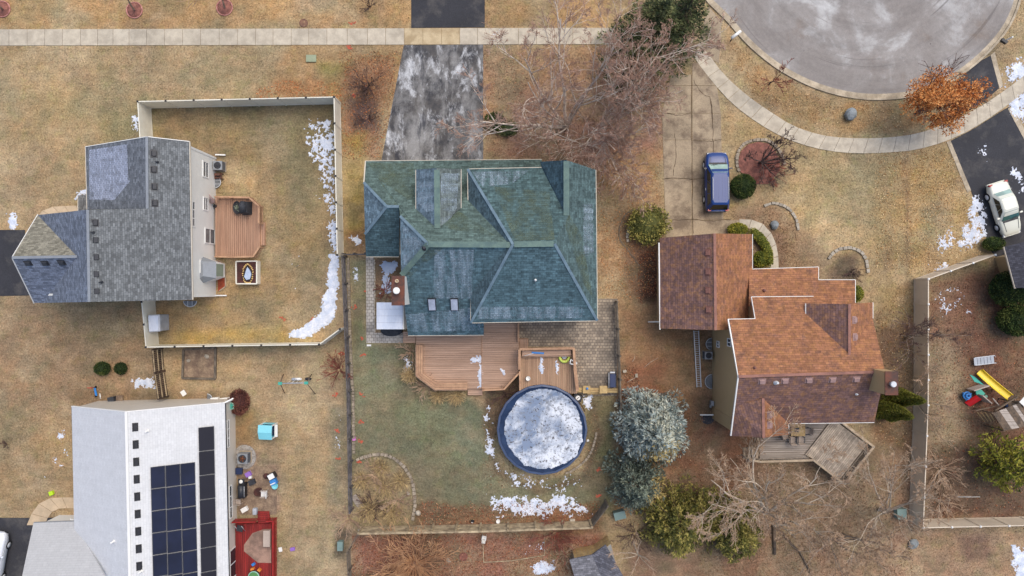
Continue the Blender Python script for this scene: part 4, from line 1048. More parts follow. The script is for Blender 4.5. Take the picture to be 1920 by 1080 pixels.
walls('wall', [(-6.95,8.5,5.85),(-3.97,8.5,5.85),(-3.97,6.4,5.85),(-6.95,6.4,5.85)], 'siding_cream', Ch, base=3.2)
gable([(-6.95,8.5,5.86),(-5.45,8.5,7.05),(-3.97,8.5,5.86)], (0, -.2, 0), 'siding_cream', Ch)
# chimney chase
mb = MB(); zt = 7.5; x0, y0 = XY(735, 518, zt); x1, y1 = XY(758, 572, zt)
mb.box(((x0 + x1) / 2, (y0 + y1) / 2, zt / 2), (x1 - x0, abs(y1 - y0), zt)); ch = mb.build('chimney', 'siding_white', Ch)
mb = MB(); mb.box(((x0 + x1) / 2, (y0 + y1) / 2, zt + .03), (x1 - x0 + .06, abs(y1 - y0) + .06, .08)); mb.build('chimney_cap', 'rust', ch)
mb = MB(); p = P(744, 545, zt + .3); mb.lathe((p.x, p.y, zt + .07), [(.13, 0), (.13, .35), (.25, .37), (.25, .46), (.2, .5)], 16); mb.build('flue', 'plastic_white', ch)
mb = MB(); p = P(744, 527, zt + .2); mb.lathe((p.x, p.y, zt + .07), [(.14, 0), (.14, .22), (.06, .22), (.06, .1)], 14); mb.build('flue', 'concrete_beige', ch)

# ---- brown roofed house, right
D = thing('house', 'house with rusty brown shingle roof and tan siding at right', 'house', P(1480, 640))
br_lit = (154, 106, 78); br_shade = (120, 92, 87)  # warm sunlit and cool shaded slopes, the light put into the shingle colour
D_gl = [(1238,446,3.0),(1340,437.6,5.25),(1342,619,5.25),(1238,616,3.0)]
D_gr = [(1340,437.6,5.25),(1411,439,3.0),(1411,616,3.0),(1342,619,5.25)]
D_p = [(1405,505,3.0),(1535,501,3.0),(1535,525,3.35),(1604,525,3.35),(1604,572,4.1),(1405,574,4.1)]
D_mt = [(1368,599,5.5),(1417,598,5.5),(1410,557,4.7),(1526,556,4.7),(1560,575,5.0),(1637,599,5.5),(1660,697,7.5),(1385,706,7.5)]
D_mb = [(1385,706,7.5),(1660,697,7.5),(1640,792,5.5),(1479,794,5.5),(1371,796,5.5)]
D_d1 = [(1512,569,5.3),(1593,570,6.85),(1593,673,6.85),(1512,591,5.3)]
D_d2 = [(1593,570,6.85),(1637,567,5.3),(1637,599,5.4),(1593,673,6.85)]
D_g1 = [(1372,817.5,5.5),(1378,762,6.2),(1431,747,6.75),(1432,821,6.75)]
D_g2 = [(1431,747,6.75),(1479,794,5.5),(1479,815,5.5),(1432,821,6.75)]
rdm = roof_mesh('roof', [(D_gl,br_shade),(D_gr,br_lit),(D_p,br_lit),(D_mt,br_lit),(D_mb,br_shade),(D_d1,br_shade),(D_d2,br_lit),(D_g1,br_shade),(D_g2,br_lit)], 'shingle_brown', D)
mk('ridge_brown', RGB(158, 112, 96), RGB(136, 96, 84), scale=1.5, fine=0.1)
ridges(rdm, [((1340,437.6,5.25),(1342,619,5.25)),((1385,706,7.5),(1660,697,7.5)),((1593,570,6.85),(1593,673,6.85)),((1431,747,6.75),(1432,821,6.75))], 'ridge_brown', .2)
mk('vent_brown', RGB(124, 84, 74), None, fine=0.1); mk('vent_brown_light', RGB(160, 130, 124), None, fine=0.1)
vents(rdm, D_gl, [(1328,474),(1328,510),(1328,545),(1329,581)], 'vent_brown'); vents(rdm, D_mb, [(1429,715),(1472,714),(1517,713),(1561,712),(1606,711)], 'vent_brown_light')
vents(rdm, D_d2, [(1602,600),(1603,632)], 'vent_brown_light'); vents(rdm, D_g2, [(1443,778),(1443,797)], 'vent_brown_light')
pipe(rdm, D_p, 1433, 545, .07, .3, 'vent_brown'); pipe(rdm, D_mt, 1415, 690, .06, .3, 'vent_brown'); pipe(rdm, D_mb, 1455, 717, .09, .5, 'metal_light'); pipe(rdm, D_mb, 1606, 739, .05, .3, 'plastic_white')
gutters(rdm, [[(1236,455,3.0),(1238,618,3.0)],[(1411,439,3.0),(1411,503,3.0)],[(1407,505,3.0),(1535,501,3.0),(1535,525,3.35),(1604,525,3.35),(1604,568,4.0)],[(1417,598,5.5),(1410,557,4.7),(1526,556,4.7)],[(1366,599,5.5),(1417,598,5.5)],[(1512,569,5.3),(1512,590,5.3)],[(1637,567,5.3),(1637,597,5.4)],[(1479,794,5.5),(1640,792,5.5)],[(1479,794,5.5),(1479,813,5.5)],[(1366,599,5.5),(1385,706,7.5),(1371,817,5.5)]], 'trim_white', .09, .13)
mb = MB(); mb.beam(P(1238,603,2.6), P(1216,603.5,.3), .09, .09); mb.build('downspout', 'trim_white', D)
mb = MB(); mb.beam(P(1338,778,.6), P(1313,778,.15), .09, .09); mb.build('downspout', 'trim_white', D)
# walls
walls('wall', [(12.1,3.9,2.85),(18.6,3.9,2.85),(18.6,-2.95,2.85),(12.1,-2.95,2.85)], 'siding_tan', D)
gable([(12.1,3.9,2.86),(15.35,3.9,5.0),(18.6,3.9,2.86)], (0, -.2, 0), 'siding_tan', D)
gable([(12.1,-2.95,2.86),(15.35,-2.95,5.0),(18.6,-2.95,2.86)], (0, .2, 0), 'siding_tan', D)
walls('wall', [(16.72,-2.7,5.35),(26.8,-2.7,5.35),(26.8,-9.9,5.35),(16.72,-9.9,5.35)], 'siding_tan', D)
gable([(16.72,-2.6,5.34),(16.72,-6.42,7.25),(16.72,-9.9,5.7),(16.72,-9.9,5.34)], (.2, 0, 0), 'siding_tan', D)
gable([(26.8,-2.7,5.34),(26.8,-6.42,7.25),(26.8,-9.9,5.5),(26.8,-9.9,5.34)], (-.2, 0, 0), 'siding_tan', D)
walls('wall', [(18.63,-1.0,4.4),(22.4,-1.0,4.4),(22.4,-2.68,4.4),(18.63,-2.68,4.4)], 'siding_tan', D)
walls('wall', [(22.42,-1.5,5.0),(26.82,-1.5,5.0),(26.82,-2.68,5.0),(22.42,-2.68,5.0)], 'siding_tan', D)
gable([(22.42,-1.5,5.01),(24.8,-1.5,6.6),(26.82,-1.5,5.01)], (0, -.2, 0), 'siding_tan', D)
walls('wall', [(16.725,-9.92,5.34),(20.6,-9.92,5.34),(20.6,-10.9,5.34),(16.725,-10.9,5.34)], 'siding_tan', D)
gable([(16.725,-10.9,5.35),(18.5,-10.9,6.5),(20.6,-10.9,5.35)], (0, .2, 0), 'siding_tan', D)
walls('wall', [(18.62,.2,2.9),(26.4,.1,2.9),(26.4,-.98,2.9),(18.62,-.98,2.9)], 'siding_tan', D)
window(D, (16.715, 0, 0), (-1, 0, 0), 1345, 638.5, 1349.5, 652.5, 'pane', bars=1, axis='s', bw=.07); window(D, (16.715, 0, 0), (-1, 0, 0), 1365, 633.5, 1372, 651, 'pane', bars=1, axis='s', bw=.07)
zt = 9.0; x0, y0 = XY(1660, 697, zt); x1, y1 = XY(1683, 740, zt); mb = MB()
mb.box(((x0 + x1) / 2, (y0 + y1) / 2, zt / 2), (x1 - x0, abs(y1 - y0), zt)); ch = mb.build('chimney', 'siding_tan', D)
mb = MB(); mb.box(((x0 + x1) / 2, (y0 + y1) / 2, zt + .03), (x1 - x0 + .06, abs(y1 - y0) + .06, .08)); mb.build('chimney_cap', 'rust', ch)
mb = MB(); p = P(1673, 720, zt + .2); mb.lathe((p.x, p.y, zt + .07), [(.16, 0), (.16, .25), (.21, .27), (.21, .36), (.18, .39)], 18); mb.build('flue', 'metal_light', ch)

# ---- corner of a house at the right edge and shed at the bottom edge
E = thing('house', 'corner of a tan sided house with charcoal roof at the right edge', 'house', P(1915, 500))
E1 = [(1884,463,3.2),(1990,440,3.2),(2000,520,5.2),(1900,530,5.2)]
E2 = [(1884,463,3.2),(1900,530,5.2),(1900,560,5.2),(1898,540,3.2)]
roof_mesh('roof', [([(1884,463,3.2),(1990,436,3.2),(1990,540,3.9),(1905,540,3.9)],(62,62,70))], 'shingle_grey', E)
gutters(E, [[(1884,463,3.2),(1905,541,3.9)]], 'gutter_beige', .08, .12)
w0 = P(1858,484); w1 = P(1872,520)
walls('wall', [(w0.x + .3, w0.y + .05, 3.15),(44,3.6,3.15),(44,.8,3.8),(w1.x + .3, w1.y, 3.6)], 'siding_tan', E)

G = thing('garden_shed', 'garden shed with grey shingle roof at the bottom edge', 'shed', P(1120, 1050))
G1 = [(1068,1050,2.1),(1110,1041,2.1),(1140,1110,3.1),(1085,1110,3.1)]
G2 = [(1110,1041,2.1),(1136,1022,2.1),(1185,1110,2.5),(1140,1110,3.1)]
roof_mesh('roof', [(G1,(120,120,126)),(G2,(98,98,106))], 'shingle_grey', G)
a, b, c = P(1073,1031), P(1113,1022), P(1139,1004)
walls('wall', [(a.x,a.y,2.0),(b.x,b.y,2.0),(c.x,c.y,2.0),(c.x + 1,-24.5,2.0),(a.x + .4,-24.5,2.0)], 'siding_grey', G)
# vertical cladding boards on its front, one by one
for (p, q, n) in ((a, b, 6), (b, c, 5)):
    d = (q - p); L_ = d.length
    nrm = Vector((-d.y, d.x, 0)).normalized()
    for i in range(n):
        m_ = mid(p, q, (i + .5) / n) + nrm * .015 + Vector((0, 0, 1.0)); piece('cladding_board', m_, (L_ / n - .02, .03, 1.95), 'yellow_wood', G, rz=math.atan2(d.y, d.x))
# ------------------------------------------------------------------ fences
def top_pts(pts, h): return [Vector((P(u, v, h).x, P(u, v, h).y, 0)) for u, v in pts]
def panel_fence(label, pts, h, step, mat, cap, group=None):
    w = top_pts(pts, h); root = thing('panel_fence', label, 'fence', w[0], group)
    for a, b in zip(w[:-1], w[1:]):
        d = b - a; n = max(1, round(d.length / step)); u = d.normalized(); rz = math.atan2(u.y, u.x)
        for i in range(n):
            p, q = mid(a, b, i / n), mid(a, b, (i + 1) / n); c = mid(p, q); ln = d.length / n
            piece('panel', c + Vector((0, 0, h / 2 - .02)), (ln - .12, .045, h - .16), mat, root, rz=rz)
            piece('rail', c + Vector((0, 0, h - .06)), (ln - .12, .075, .11), mat, root, rz=rz)
            piece('rail', c + Vector((0, 0, .10)), (ln - .12, .07, .14), mat, root, rz=rz)
    done = []
    for a, b in zip(w[:-1], w[1:]):
        n = max(1, round((b - a).length / step))
        for i in range(n + 1):
            p = mid(a, b, i / n)
            if any((p - q).length < .2 for q in done): continue
            done.append(p)
            piece('post', p + Vector((0, 0, h / 2 + .01)), (.125, .125, h + .02), mat, root)
            mb = MB(); mb.hexa([p + Vector((x * .085, y * .085, h + .02)) for x, y in ((-1, -1), (1, -1), (1, 1), (-1, 1))], [p + Vector((x * .05, y * .05, h + .08)) for x, y in ((-1, -1), (1, -1), (1, 1), (-1, 1))])
            mb.build('post_cap', cap, root)
    return root
panel_fence('white vinyl panel fence round the grey house back yard', [(262,262),(257.5,190),(626,181.5),(632,478)], 2.05, 2.25, 'vinyl_white', 'cap_dark')
panel_fence('white vinyl panel fence below the grey house, ending in a slanted panel', [(265,566),(273,651),(598,646),(637,617)], 2.05, 2.25, 'vinyl_white', 'cap_dark')
panel_fence('tan panel fence on the right, tall run with white caps', [(1867,478),(1741.5,523),(1741,760),(1732,990),(2000,984)], 2.0, 2.2, 'vinyl_tan', 'plastic_white')

def rail_fence(label, pts, h, step, zs, mat, rw=.05, rh=.13, name='rail_fence', postw=.12, cap=0):
    w = top_pts(pts, h); root = thing(name, label, 'fence', w[0]); done = []
    for a, b in zip(w[:-1], w[1:]):
        d = b - a; n = max(1, round(d.length / step)); u = d.normalized(); s = Vector((-u.y, u.x, 0)); rz = math.atan2(u.y, u.x)
        for i in range(n):
            p, q = mid(a, b, i / n), mid(a, b, (i + 1) / n)
            for z in zs:
                bar('rail', p + Vector((0, 0, z + RNG.uniform(-.02, .02))) + s * RNG.uniform(-.015, .015), q + Vector((0, 0, z + RNG.uniform(-.02, .02))), rw, rh, mat, root)
            if cap: bar('cap_rail', p + Vector((0, 0, h + .02)), q + Vector((0, 0, h + .02)), cap, .04, mat, root)
        for i in range(n + 1):
            p = mid(a, b, i / n)
            if any((p - q).length < .2 for q in done): continue
            done.append(p); piece('post', p + Vector((0, 0, h / 2 + .05)) + s * .06, (postw, postw, h + .12 + RNG.uniform(-.03, .03)), mat, root, rz=rz)
    return root
rail_fence('dark weathered rail fence left of the blue roofed house', [(640.5,480),(650,735),(654,962)], 1.45, 2.15, (.38, .88, 1.38), 'fence_dark', rw=.09, rh=.10)
rail_fence('weathered straw coloured plank fence along the bottom of the green yard', [(672,1001),(900,997),(1110,990)], 1.75, 2.05, (.22, .56, .90, 1.24, 1.58), 'fence_straw', rw=.05, rh=.25, cap=.15, postw=.16)
rail_fence('old plank fence slanting beside the spruces', [(1110,990),(1141,950)], 1.7, 2.0, (.2, .42, .64, .86, 1.08, 1.30, 1.6), 'old_wood', rw=.04, rh=.19)
rail_fence('mossy grey rail fence right of the paver patio', [(1157,566),(1162,668),(1166,800)], 1.25, 2.1, (.3, .7, 1.18), 'old_wood', rw=.10, rh=.14)
rail_fence('grey rail fence at the bottom left of the leafy yard', [(671,1002),(650,1036),(653,1110)], 1.3, 1.8, (.3, .75, 1.2), 'old_wood', rw=.07, rh=.12)
rail_fence('short grey gate rail between white fence and blue roof', [(642,477),(684,476)], 1.3, 1.0, (.35, .8, 1.25), 'fence_dark', rw=.06, rh=.1, name='gate')
# brown picket fence with pale rails between the two left houses
w = top_pts([(283,655),(287,700),(294,750)], 1.75)
root = thing('picket_fence', 'dark brown picket fence with pale rails between the left houses', 'fence', w[0])
for a, b in zip(w[:-1], w[1:]):
    d = b - a; n = round(d.length / .155); u = d.normalized(); s = Vector((u.y, -u.x, 0)) * -1
    rz = math.atan2(u.y, u.x)
    for i in range(n): piece('picket', mid(a, b, (i + .5) / n) + Vector((0, 0, .85)), (.125, .025, 1.7 + RNG.uniform(-.02, .02)), 'fence_brown', root, rz=rz)
    for z in (.3, .95, 1.62): bar('rail', a + Vector((.06, 0, z)), b + Vector((.06, 0, z)), .06, .09, 'fence_straw', root)
    for t in (0.02, .98): piece('post', mid(a, b, t) + Vector((.07, 0, .88)), (.1, .1, 1.76), 'fence_brown', root)

# ------------------------------------------------------------------ stone edgings, block by block
def edging(label, pts, n, mat, size=(.34, .2, .16), z=0.0, cat='edging', closed=False, jit=.05):
    q = spline(pts, n); root = thing('stone_edging', label, cat, P(*q[n // 2]))
    for i in range(n):
        a, b = P(*q[i]), P(*q[i + 1]); c = mid(a, b); d = b - a
        s = MB(); ln = min(size[0], d.length * .92) * RNG.uniform(.85, 1.0); h = size[2] * RNG.uniform(.85, 1.15); wd = size[1] * RNG.uniform(.85, 1.1)
        piece('block', c + Vector((RNG.uniform(-.02, .02), RNG.uniform(-.02, .02), z + h / 2 - .02)), (ln, wd, h), mat, root, rz=math.atan2(d.y, d.x) + RNG.uniform(-jit, jit))
    return root
edging('low row of stone blocks at the foot of the dark rail fence', [(653.5,484),(657,640),(662,740),(664,850)], 66, 'stone', (.22, .22, .2), jit=.08)
edging('curved stone block border of the dry bed in the green yard', [(668,862),(688,855),(712,851),(730,855),(746,864),(760,878),(772,900),(777,925),(778,948),(774,975)], 26, 'stone', (.34, .24, .2), jit=.2)
edging('ring of stones round the red mulch bed by the van', [(1385,322),(1381,302),(1386,280),(1400,267),(1420,262),(1440,264),(1455,275),(1466,292),(1470,310)], 22, 'stone', (.34, .24, .18), jit=.15)
edging('pale stone arc in the lawn below the red mulch bed', [(1432,386),(1448,381),(1466,384),(1482,394),(1492,410),(1497,432)], 13, 'stone_pale', (.36, .22, .16), jit=.08)
edging('pale stone arc round the small shrub by the brown roof', [(1553,486),(1562,474),(1577,466),(1597,465),(1614,473),(1624,488),(1627,512)], 13, 'stone_pale', (.36, .24, .16), jit=.08)
edging('short row of pale stones left of the loose olive shrub', [(1180,424),(1176,440),(1177,454)], 5, 'stone_pale', (.34, .22, .16))
edging('thin dark edging round the loose olive shrub', [(1196,392),(1175,400),(1162,425),(1163,450),(1180,472),(1200,500)], 18, 'old_wood', (.4, .08, .08))
edging('stone edging under the lower right rim of the pool', [(1118,810),(1112,838),(1098,862),(1080,878),(1060,888)], 14, 'stone', (.34, .18, .14))
edging('row of blocks beside the paver path and bare bed', [(702.5,486),(703,624)], 26, 'stone_pale', (.22, .1, .1))
def timber_bed(label, pts, w, h, mat, fill=None):
    root = thing('garden_bed', label, 'garden bed', P(*pts[0])); q = [P(*p) for p in pts]
    for a, b in zip(q[:-1], q[1:]): bar('timber', a + Vector((0, 0, h / 2)), b + Vector((0, 0, h / 2)), w, h, mat, root)
    if fill:
        mb = MB(); mb.prism([p + Vector((0, 0, .05)) for p in q], 0.0); mb.build('soil', fill, root)
    return root
timber_bed('square weedy bed edged with old timbers near the picket fence', [(345,655),(343,709),(404,710),(405,652),(345,655)], .16, .2, 'old_wood', 'soil')
timber_bed('thin timber framed leaf bed below the plank fence', [(905,1006),(907,1054),(960,1051),(1021,1041),(1021,1002)], .06, .10, 'fence_straw')

# ------------------------------------------------------------------ decks, board by board
def boards(root, poly, z, ang, bw, mat, gap=.024, th=.04, name='deck_board'):
    w = [P(u, v, z) for u, v in poly]; ca, sa = math.cos(ang), math.sin(ang)
    r = [(p.x * ca + p.y * sa, -p.x * sa + p.y * ca) for p in w]
    y0, y1 = min(p[1] for p in r), max(p[1] for p in r); n = max(1, round((y1 - y0) / bw)); bw = (y1 - y0) / n
    for i in range(n):
        y = y0 + (i + .5) * bw; xs = []
        for (ax_, ay_), (bx_, by_) in zip(r, r[1:] + r[:1]):
            if (ay_ > y) != (by_ > y): xs.append(ax_ + (y - ay_) / (by_ - ay_) * (bx_ - ax_))
        xs.sort()
        for a, b in zip(xs[::2], xs[1::2]):
            if b - a < .1: continue
            c = (a + b) / 2
            piece(name, (c * ca - y * sa, c * sa + y * ca, z - th / 2 + RNG.uniform(-.003, .003)), (b - a, bw - gap, th), mat, root, rz=ang)
def skirt(root, poly, z, mat, name='skirt_board', closed=True):
    w = [P(u, v, z) for u, v in poly]; prs = list(zip(w, w[1:] + w[:1])) if closed else list(zip(w[:-1], w[1:]))
    for a, b in prs: bar(name, Vector((a.x, a.y, z / 2 - .03)), Vector((b.x, b.y, z / 2 - .03)), .04, max(.08, z - .06), mat, root)
def railing(root, pts, z, h, mat, balus=True, step=.13, topw=.13):
    w = [P(u, v, z + h) for u, v in pts]
    for a, b in zip(w[:-1], w[1:]):
        bar('top_rail', a, b, topw, .045, mat, root); bar('bottom_rail', a - Vector((0, 0, h - .12)), b - Vector((0, 0, h - .12)), .05, .08, mat, root)
        if balus:
            n = max(2, round((b - a).length / step))
            for i in range(1, n): p = mid(a, b, i / n); piece('baluster', p - Vector((0, 0, h / 2 - .02)), (.035, .035, h - .1), mat, root)
    for p in w: piece('post', p - Vector((0, 0, h / 2 - .03)), (.1, .1, h + .06), mat, root)
# left house deck
dk = thing('deck', 'brown timber deck behind the white siding of the grey house', 'deck', P(445, 425))
pl = [(403,370),(470,370),(486,390),(486,415),(487,462),(474,480),(403,481)]
boards(dk, pl, .55, math.pi / 2, .16, 'deck_left'); skirt(dk, pl, .5, 'deck_trim')
boards(dk, [(487.5,417),(496,417),(496,460),(487.5,460)], .3, math.pi / 2, .16, 'deck_left', name='step_board'); skirt(dk, [(487.5,417),(496,417),(496,460),(487.5,460)], .26, 'deck_trim')
railing(dk, [(403,369),(428,369),(466,370),(485,386),(485,418)], .55, .95, 'deck_trim'); railing(dk, [(486,463),(474,481),(436,482),(403,481)], .55, .95, 'deck_trim')
# main deck, two levels, with bench
dk = thing('deck', 'two level brown deck with built in bench below the blue roof', 'deck', P(880, 690))
p1 = [(780,622),(903,622),(903,729),(815,729),(781,704)]; p2 = [(903.5,600),(973,600),(973,700),(945,729),(903.5,729)]
boards(dk, p1, .60, 0, .15, 'deck_x'); boards(dk, p2, .66, 0, .15, 'deck_x')
skirt(dk, p1, .55, 'deck_trim'); skirt(dk, p2, .6, 'deck_trim')
boards(dk, [(877,729.5),(904.5,729.5),(904.5,741),(877,741)], .32, 0, .15, 'deck_x', name='step_board'); skirt(dk, [(877,729.5),(904.5,729.5),(904.5,741),(877,741)], .28, 'deck_trim')
boards(dk, [(756,622),(779,622),(779,643),(756,643)], .4, 0, .15, 'deck_x', name='step_board'); skirt(dk, [(756,622),(779,622),(779,643),(756,643)], .36, 'deck_trim')
boards(dk, [(974,635),(990,635),(990,655),(974,655)], .35, math.pi / 2, .15, 'deck_x', name='step_board'); skirt(dk, [(974,635),(990,635),(990,655),(974,655)], .31, 'deck_trim')
bar('trim_board', P(903.2,604,.675), P(903.2,729,.675), .05, .04, 'deck_trim', dk); bar('trim_board', P(972,604,.675), P(972,640,.675), .14, .9, 'deck_trim', dk)
o_, i_ = [(780,647),(780,705),(815,731),(876,731)], [(792.5,647),(792.5,700),(819,718),(876,717)]
for k in range(3):
    for j in range(4): pass
    A_ = [mid(P(*a, 1.02), P(*b, 1.02), (k + .06) / 3) for a, b in zip(o_, i_)]; B_ = [mid(P(*a, 1.02), P(*b, 1.02), (k + .94) / 3) for a, b in zip(o_, i_)]
    for j in range(3):
        mb = MB(); mb.prism([A_[j], A_[j + 1], B_[j + 1], B_[j]], 0, drop=.05); mb.build('bench_slat', 'deck_trim', dk)
mb = MB(); 
for a, b in zip(o_[:-1], o_[1:]): mb.beam(P(*a, .8), P(*b, .8), .04, .36)
for a, b in zip(i_[:-1], i_[1:]): mb.beam(P(*a, .8), P(*b, .8), .04, .36)
mb.build('bench_base', 'deck_x', dk)
railing(dk, [(905,732),(945,730),(972,701)], .66, .9, 'deck_trim')
# pool deck
pdk = thing('deck', 'raised pool deck with timber sides and vertical boards', 'deck', P(1025, 695))
pp = [(975,656),(1075,654),(1082,738),(1068,738),(1050,728),(1033,722.5),(1016,721),(1000,722.5),(985,727),(975,732)]
boards(pdk, pp, 1.2, math.pi / 2, .15, 'deck_y'); skirt(pdk, [(975,732),(975,656),(1075,654),(1082,738)], 1.15, 'deck_y', closed=False)
for a, b in (((974,693),(974,655)),((974,655),(1076,653)),((1076,653),(1078,690)),((1078,690),(1083,733))):
    A_, B_ = P(*a, 2.0), P(*b, 2.0); bar('top_rail', A_, B_, .2 if b != (1083,733) else .26, .05, 'deck_trim', pdk)
    for z in (1.35, 1.55, 1.75, 1.93): bar('side_board', Vector((A_.x, A_.y, z - .02)), Vector((B_.x, B_.y, z - .02)), .03, .14, 'deck_y', pdk)
    for t in (.03, .97): q = mid(A_, B_, t); piece('post', (q.x, q.y, 1.58), (.1, .1, .82), 'deck_trim', pdk)
bar('top_rail', P(974.5,696,1.7), P(975,732,1.7), .12, .05, 'deck_trim', pdk)
for z in (1.35, 1.55): bar('side_board', P(974.5,696,z), P(975,732,z), .03, .14, 'deck_y', pdk)
for k in range(3): bar('bench_slat', P(979,659.5 + k * 3.4,1.6), P(1071,658 + k * 3.4,1.6), .14, .04, 'deck_x', pdk)
bar('bench_front', P(979,669,1.4), P(1071,667.5,1.4), .04, .34, 'deck_x', pdk)
# red deck with rug
rd = thing('deck', 'red painted deck beside the solar panel house', 'deck', P(480, 1020))
pr = [(441,983),(512,983),(512,1110),(441,1110)]
boards(rd, pr, .55, math.pi / 2, .15, 'red_deck'); skirt(rd, pr, .5, 'red_deck')
for (a, b) in ((( 434,980),(478,979)),((498,978),(512,978)),((511.5,978),(511.5,1110))):
    A_, B_ = P(*a, 1.45), P(*b, 1.45); bar('top_rail', A_, B_, .1, .05, 'red_rail', rd)
    n = max(2, round((B_ - A_).length / .13))
    for i in range(n + 1): q = mid(A_, B_, i / n); piece('picket', (q.x, q.y, .98), (.05, .05, .88), 'red_rail', rd)
for k in range(3):
    y = 981.5 - k * 7.5; z = .42 - k * .14
    boards(rd, [(483,y - 7),(504,y - 7),(504,y),(483,y)], z, 0, .15, 'red_deck', name='step_board'); skirt(rd, [(483,y - 7),(504,y - 7),(504,y),(483,y)], z - .04, 'red_deck')
# weathered deck of the brown house
gd = thing('deck', 'weathered grey deck with turned square platform behind the brown house', 'deck', P(1500, 830))
g1p = [(1427,780),(1600,780),(1555,800),(1512,858),(1520,862),(1425,862)]
boards(gd, g1p, .9, 0, .15, 'grey_x'); skirt(gd, [(1425,862),(1512,862)], .85, 'grey_d', closed=False); skirt(gd, [(1427,790),(1425,862)], .85, 'grey_d', closed=False)
a_, b_ = P(1510,852,1.05), P(1555,794,1.05); ang = math.atan2(b_.y - a_.y, b_.x - a_.x)
boards(gd, [(1556,793),(1568,790),(1626,834),(1575,898),(1511,853)], 1.05, ang, .15, 'grey_d'); skirt(gd, [(1556,793),(1576,790),(1638,838),(1583,906),(1511,853)], 1.0, 'grey_d')
for a, b in (((1577,790),(1639,838)),((1639,838),(1584,908)),((1584,908),(1526,863)),((1526,863),(1426,866)),((1426,866),(1405,863))):
    A_, B_ = P(*a, 1.9), P(*b, 1.9); bar('top_rail', A_, B_, .17, .05, 'grey_trim', gd); bar('bottom_rail', A_ - Vector((0, 0, .8)), B_ - Vector((0, 0, .8)), .05, .09, 'grey_d', gd)
    n = max(2, round((B_ - A_).length / .16))
    for i in range(1, n): q = mid(A_, B_, i / n); piece('baluster', (q.x, q.y, 1.5), (.035, .035, .78), 'grey_d', gd)
    for q in (A_, B_): piece('post', (q.x, q.y, 1.0), (.1, .1, 1.9), 'grey_d', gd)
for k in range(4):
    x = 1426 - k * 8; z = .72 - k * .2
    if z > .05: boards(gd, [(x - 8,840),(x,840),(x,860),(x - 8,860)], z, math.pi / 2, .17, 'grey_trim', name='step_board'); skirt(gd, [(x - 8,840),(x,840),(x,860),(x - 8,860)], max(.1, z - .04), 'grey_d')
railing(gd, [(1421,822),(1427,840)], .9, .9, 'grey_trim'); bar('top_rail', P(1404,839,1.6), P(1427,841,1.75), .12, .05, 'grey_trim', gd)
# ------------------------------------------------------------------ pool
pc = P(1016.5, 806, 1.3); PR = 84.3 * S * (CH - 1.3) / CH
pool = thing('swimming_pool', 'round above ground pool with navy cover under ice and snow', 'pool', (pc.x, pc.y, 0))
mb = MB(); mb.lathe((pc.x, pc.y, 0), [(PR * .985, 0), (PR * .985, 1.0), (PR * .97, 1.0)], 20, smooth=False); mb.build('pool_wall', 'pool_wall', pool)
mb = MB(); n_ = 20
for i in range(n_):
    a0, a1 = 2 * math.pi * i / n_, 2 * math.pi * (i + 1) / n_
    f = lambda r, a, z: Vector((pc.x + r * math.cos(a), pc.y + r * math.sin(a), z))
    mb = MB(); mb.hexa([f(PR * .96, a0 + .003, 1.25), f(PR * 1.012, a0 + .003, 1.25), f(PR * 1.012, a1 - .003, 1.25), f(PR * .96, a1 - .003, 1.25)], [f(PR * .965, a0 + .003, 1.32), f(PR * 1.005, a0 + .003, 1.30), f(PR * 1.005, a1 - .003, 1.30), f(PR * .965, a1 - .003, 1.32)])
    mb.build('rim_section', 'pool_rim', pool)
# cover: sagging sheet with folds
nr, na = 22, 72; vs, fs = [(pc.x, pc.y, 1.02)], []
for i in range(1, nr + 1):
    r = PR * .975 * i / nr
    for j in range(na):
        a = 2 * math.pi * j / na
        z = 1.02 + .27 * (i / nr) ** 6 + (.025 * math.sin(a * 23 + i) + .02 * math.sin(a * 9)) * (i / nr) ** 2 * (1 - i / nr) * 4 + (0.01 if i < nr else 0)
        vs.append((pc.x + r * math.cos(a), pc.y + r * math.sin(a), z))
for j in range(na): fs.append([0, 1 + j, 1 + (j + 1) % na])
for i in range(nr - 1):
    for j in range(na): fs.append([1 + i * na + j, 1 + (i + 1) * na + j, 1 + (i + 1) * na + (j + 1) % na, 1 + i * na + (j + 1) % na])
mb = MB(); mb.add(vs, fs, smooth=True); mb.build('cover', 'pool_cover', pool)
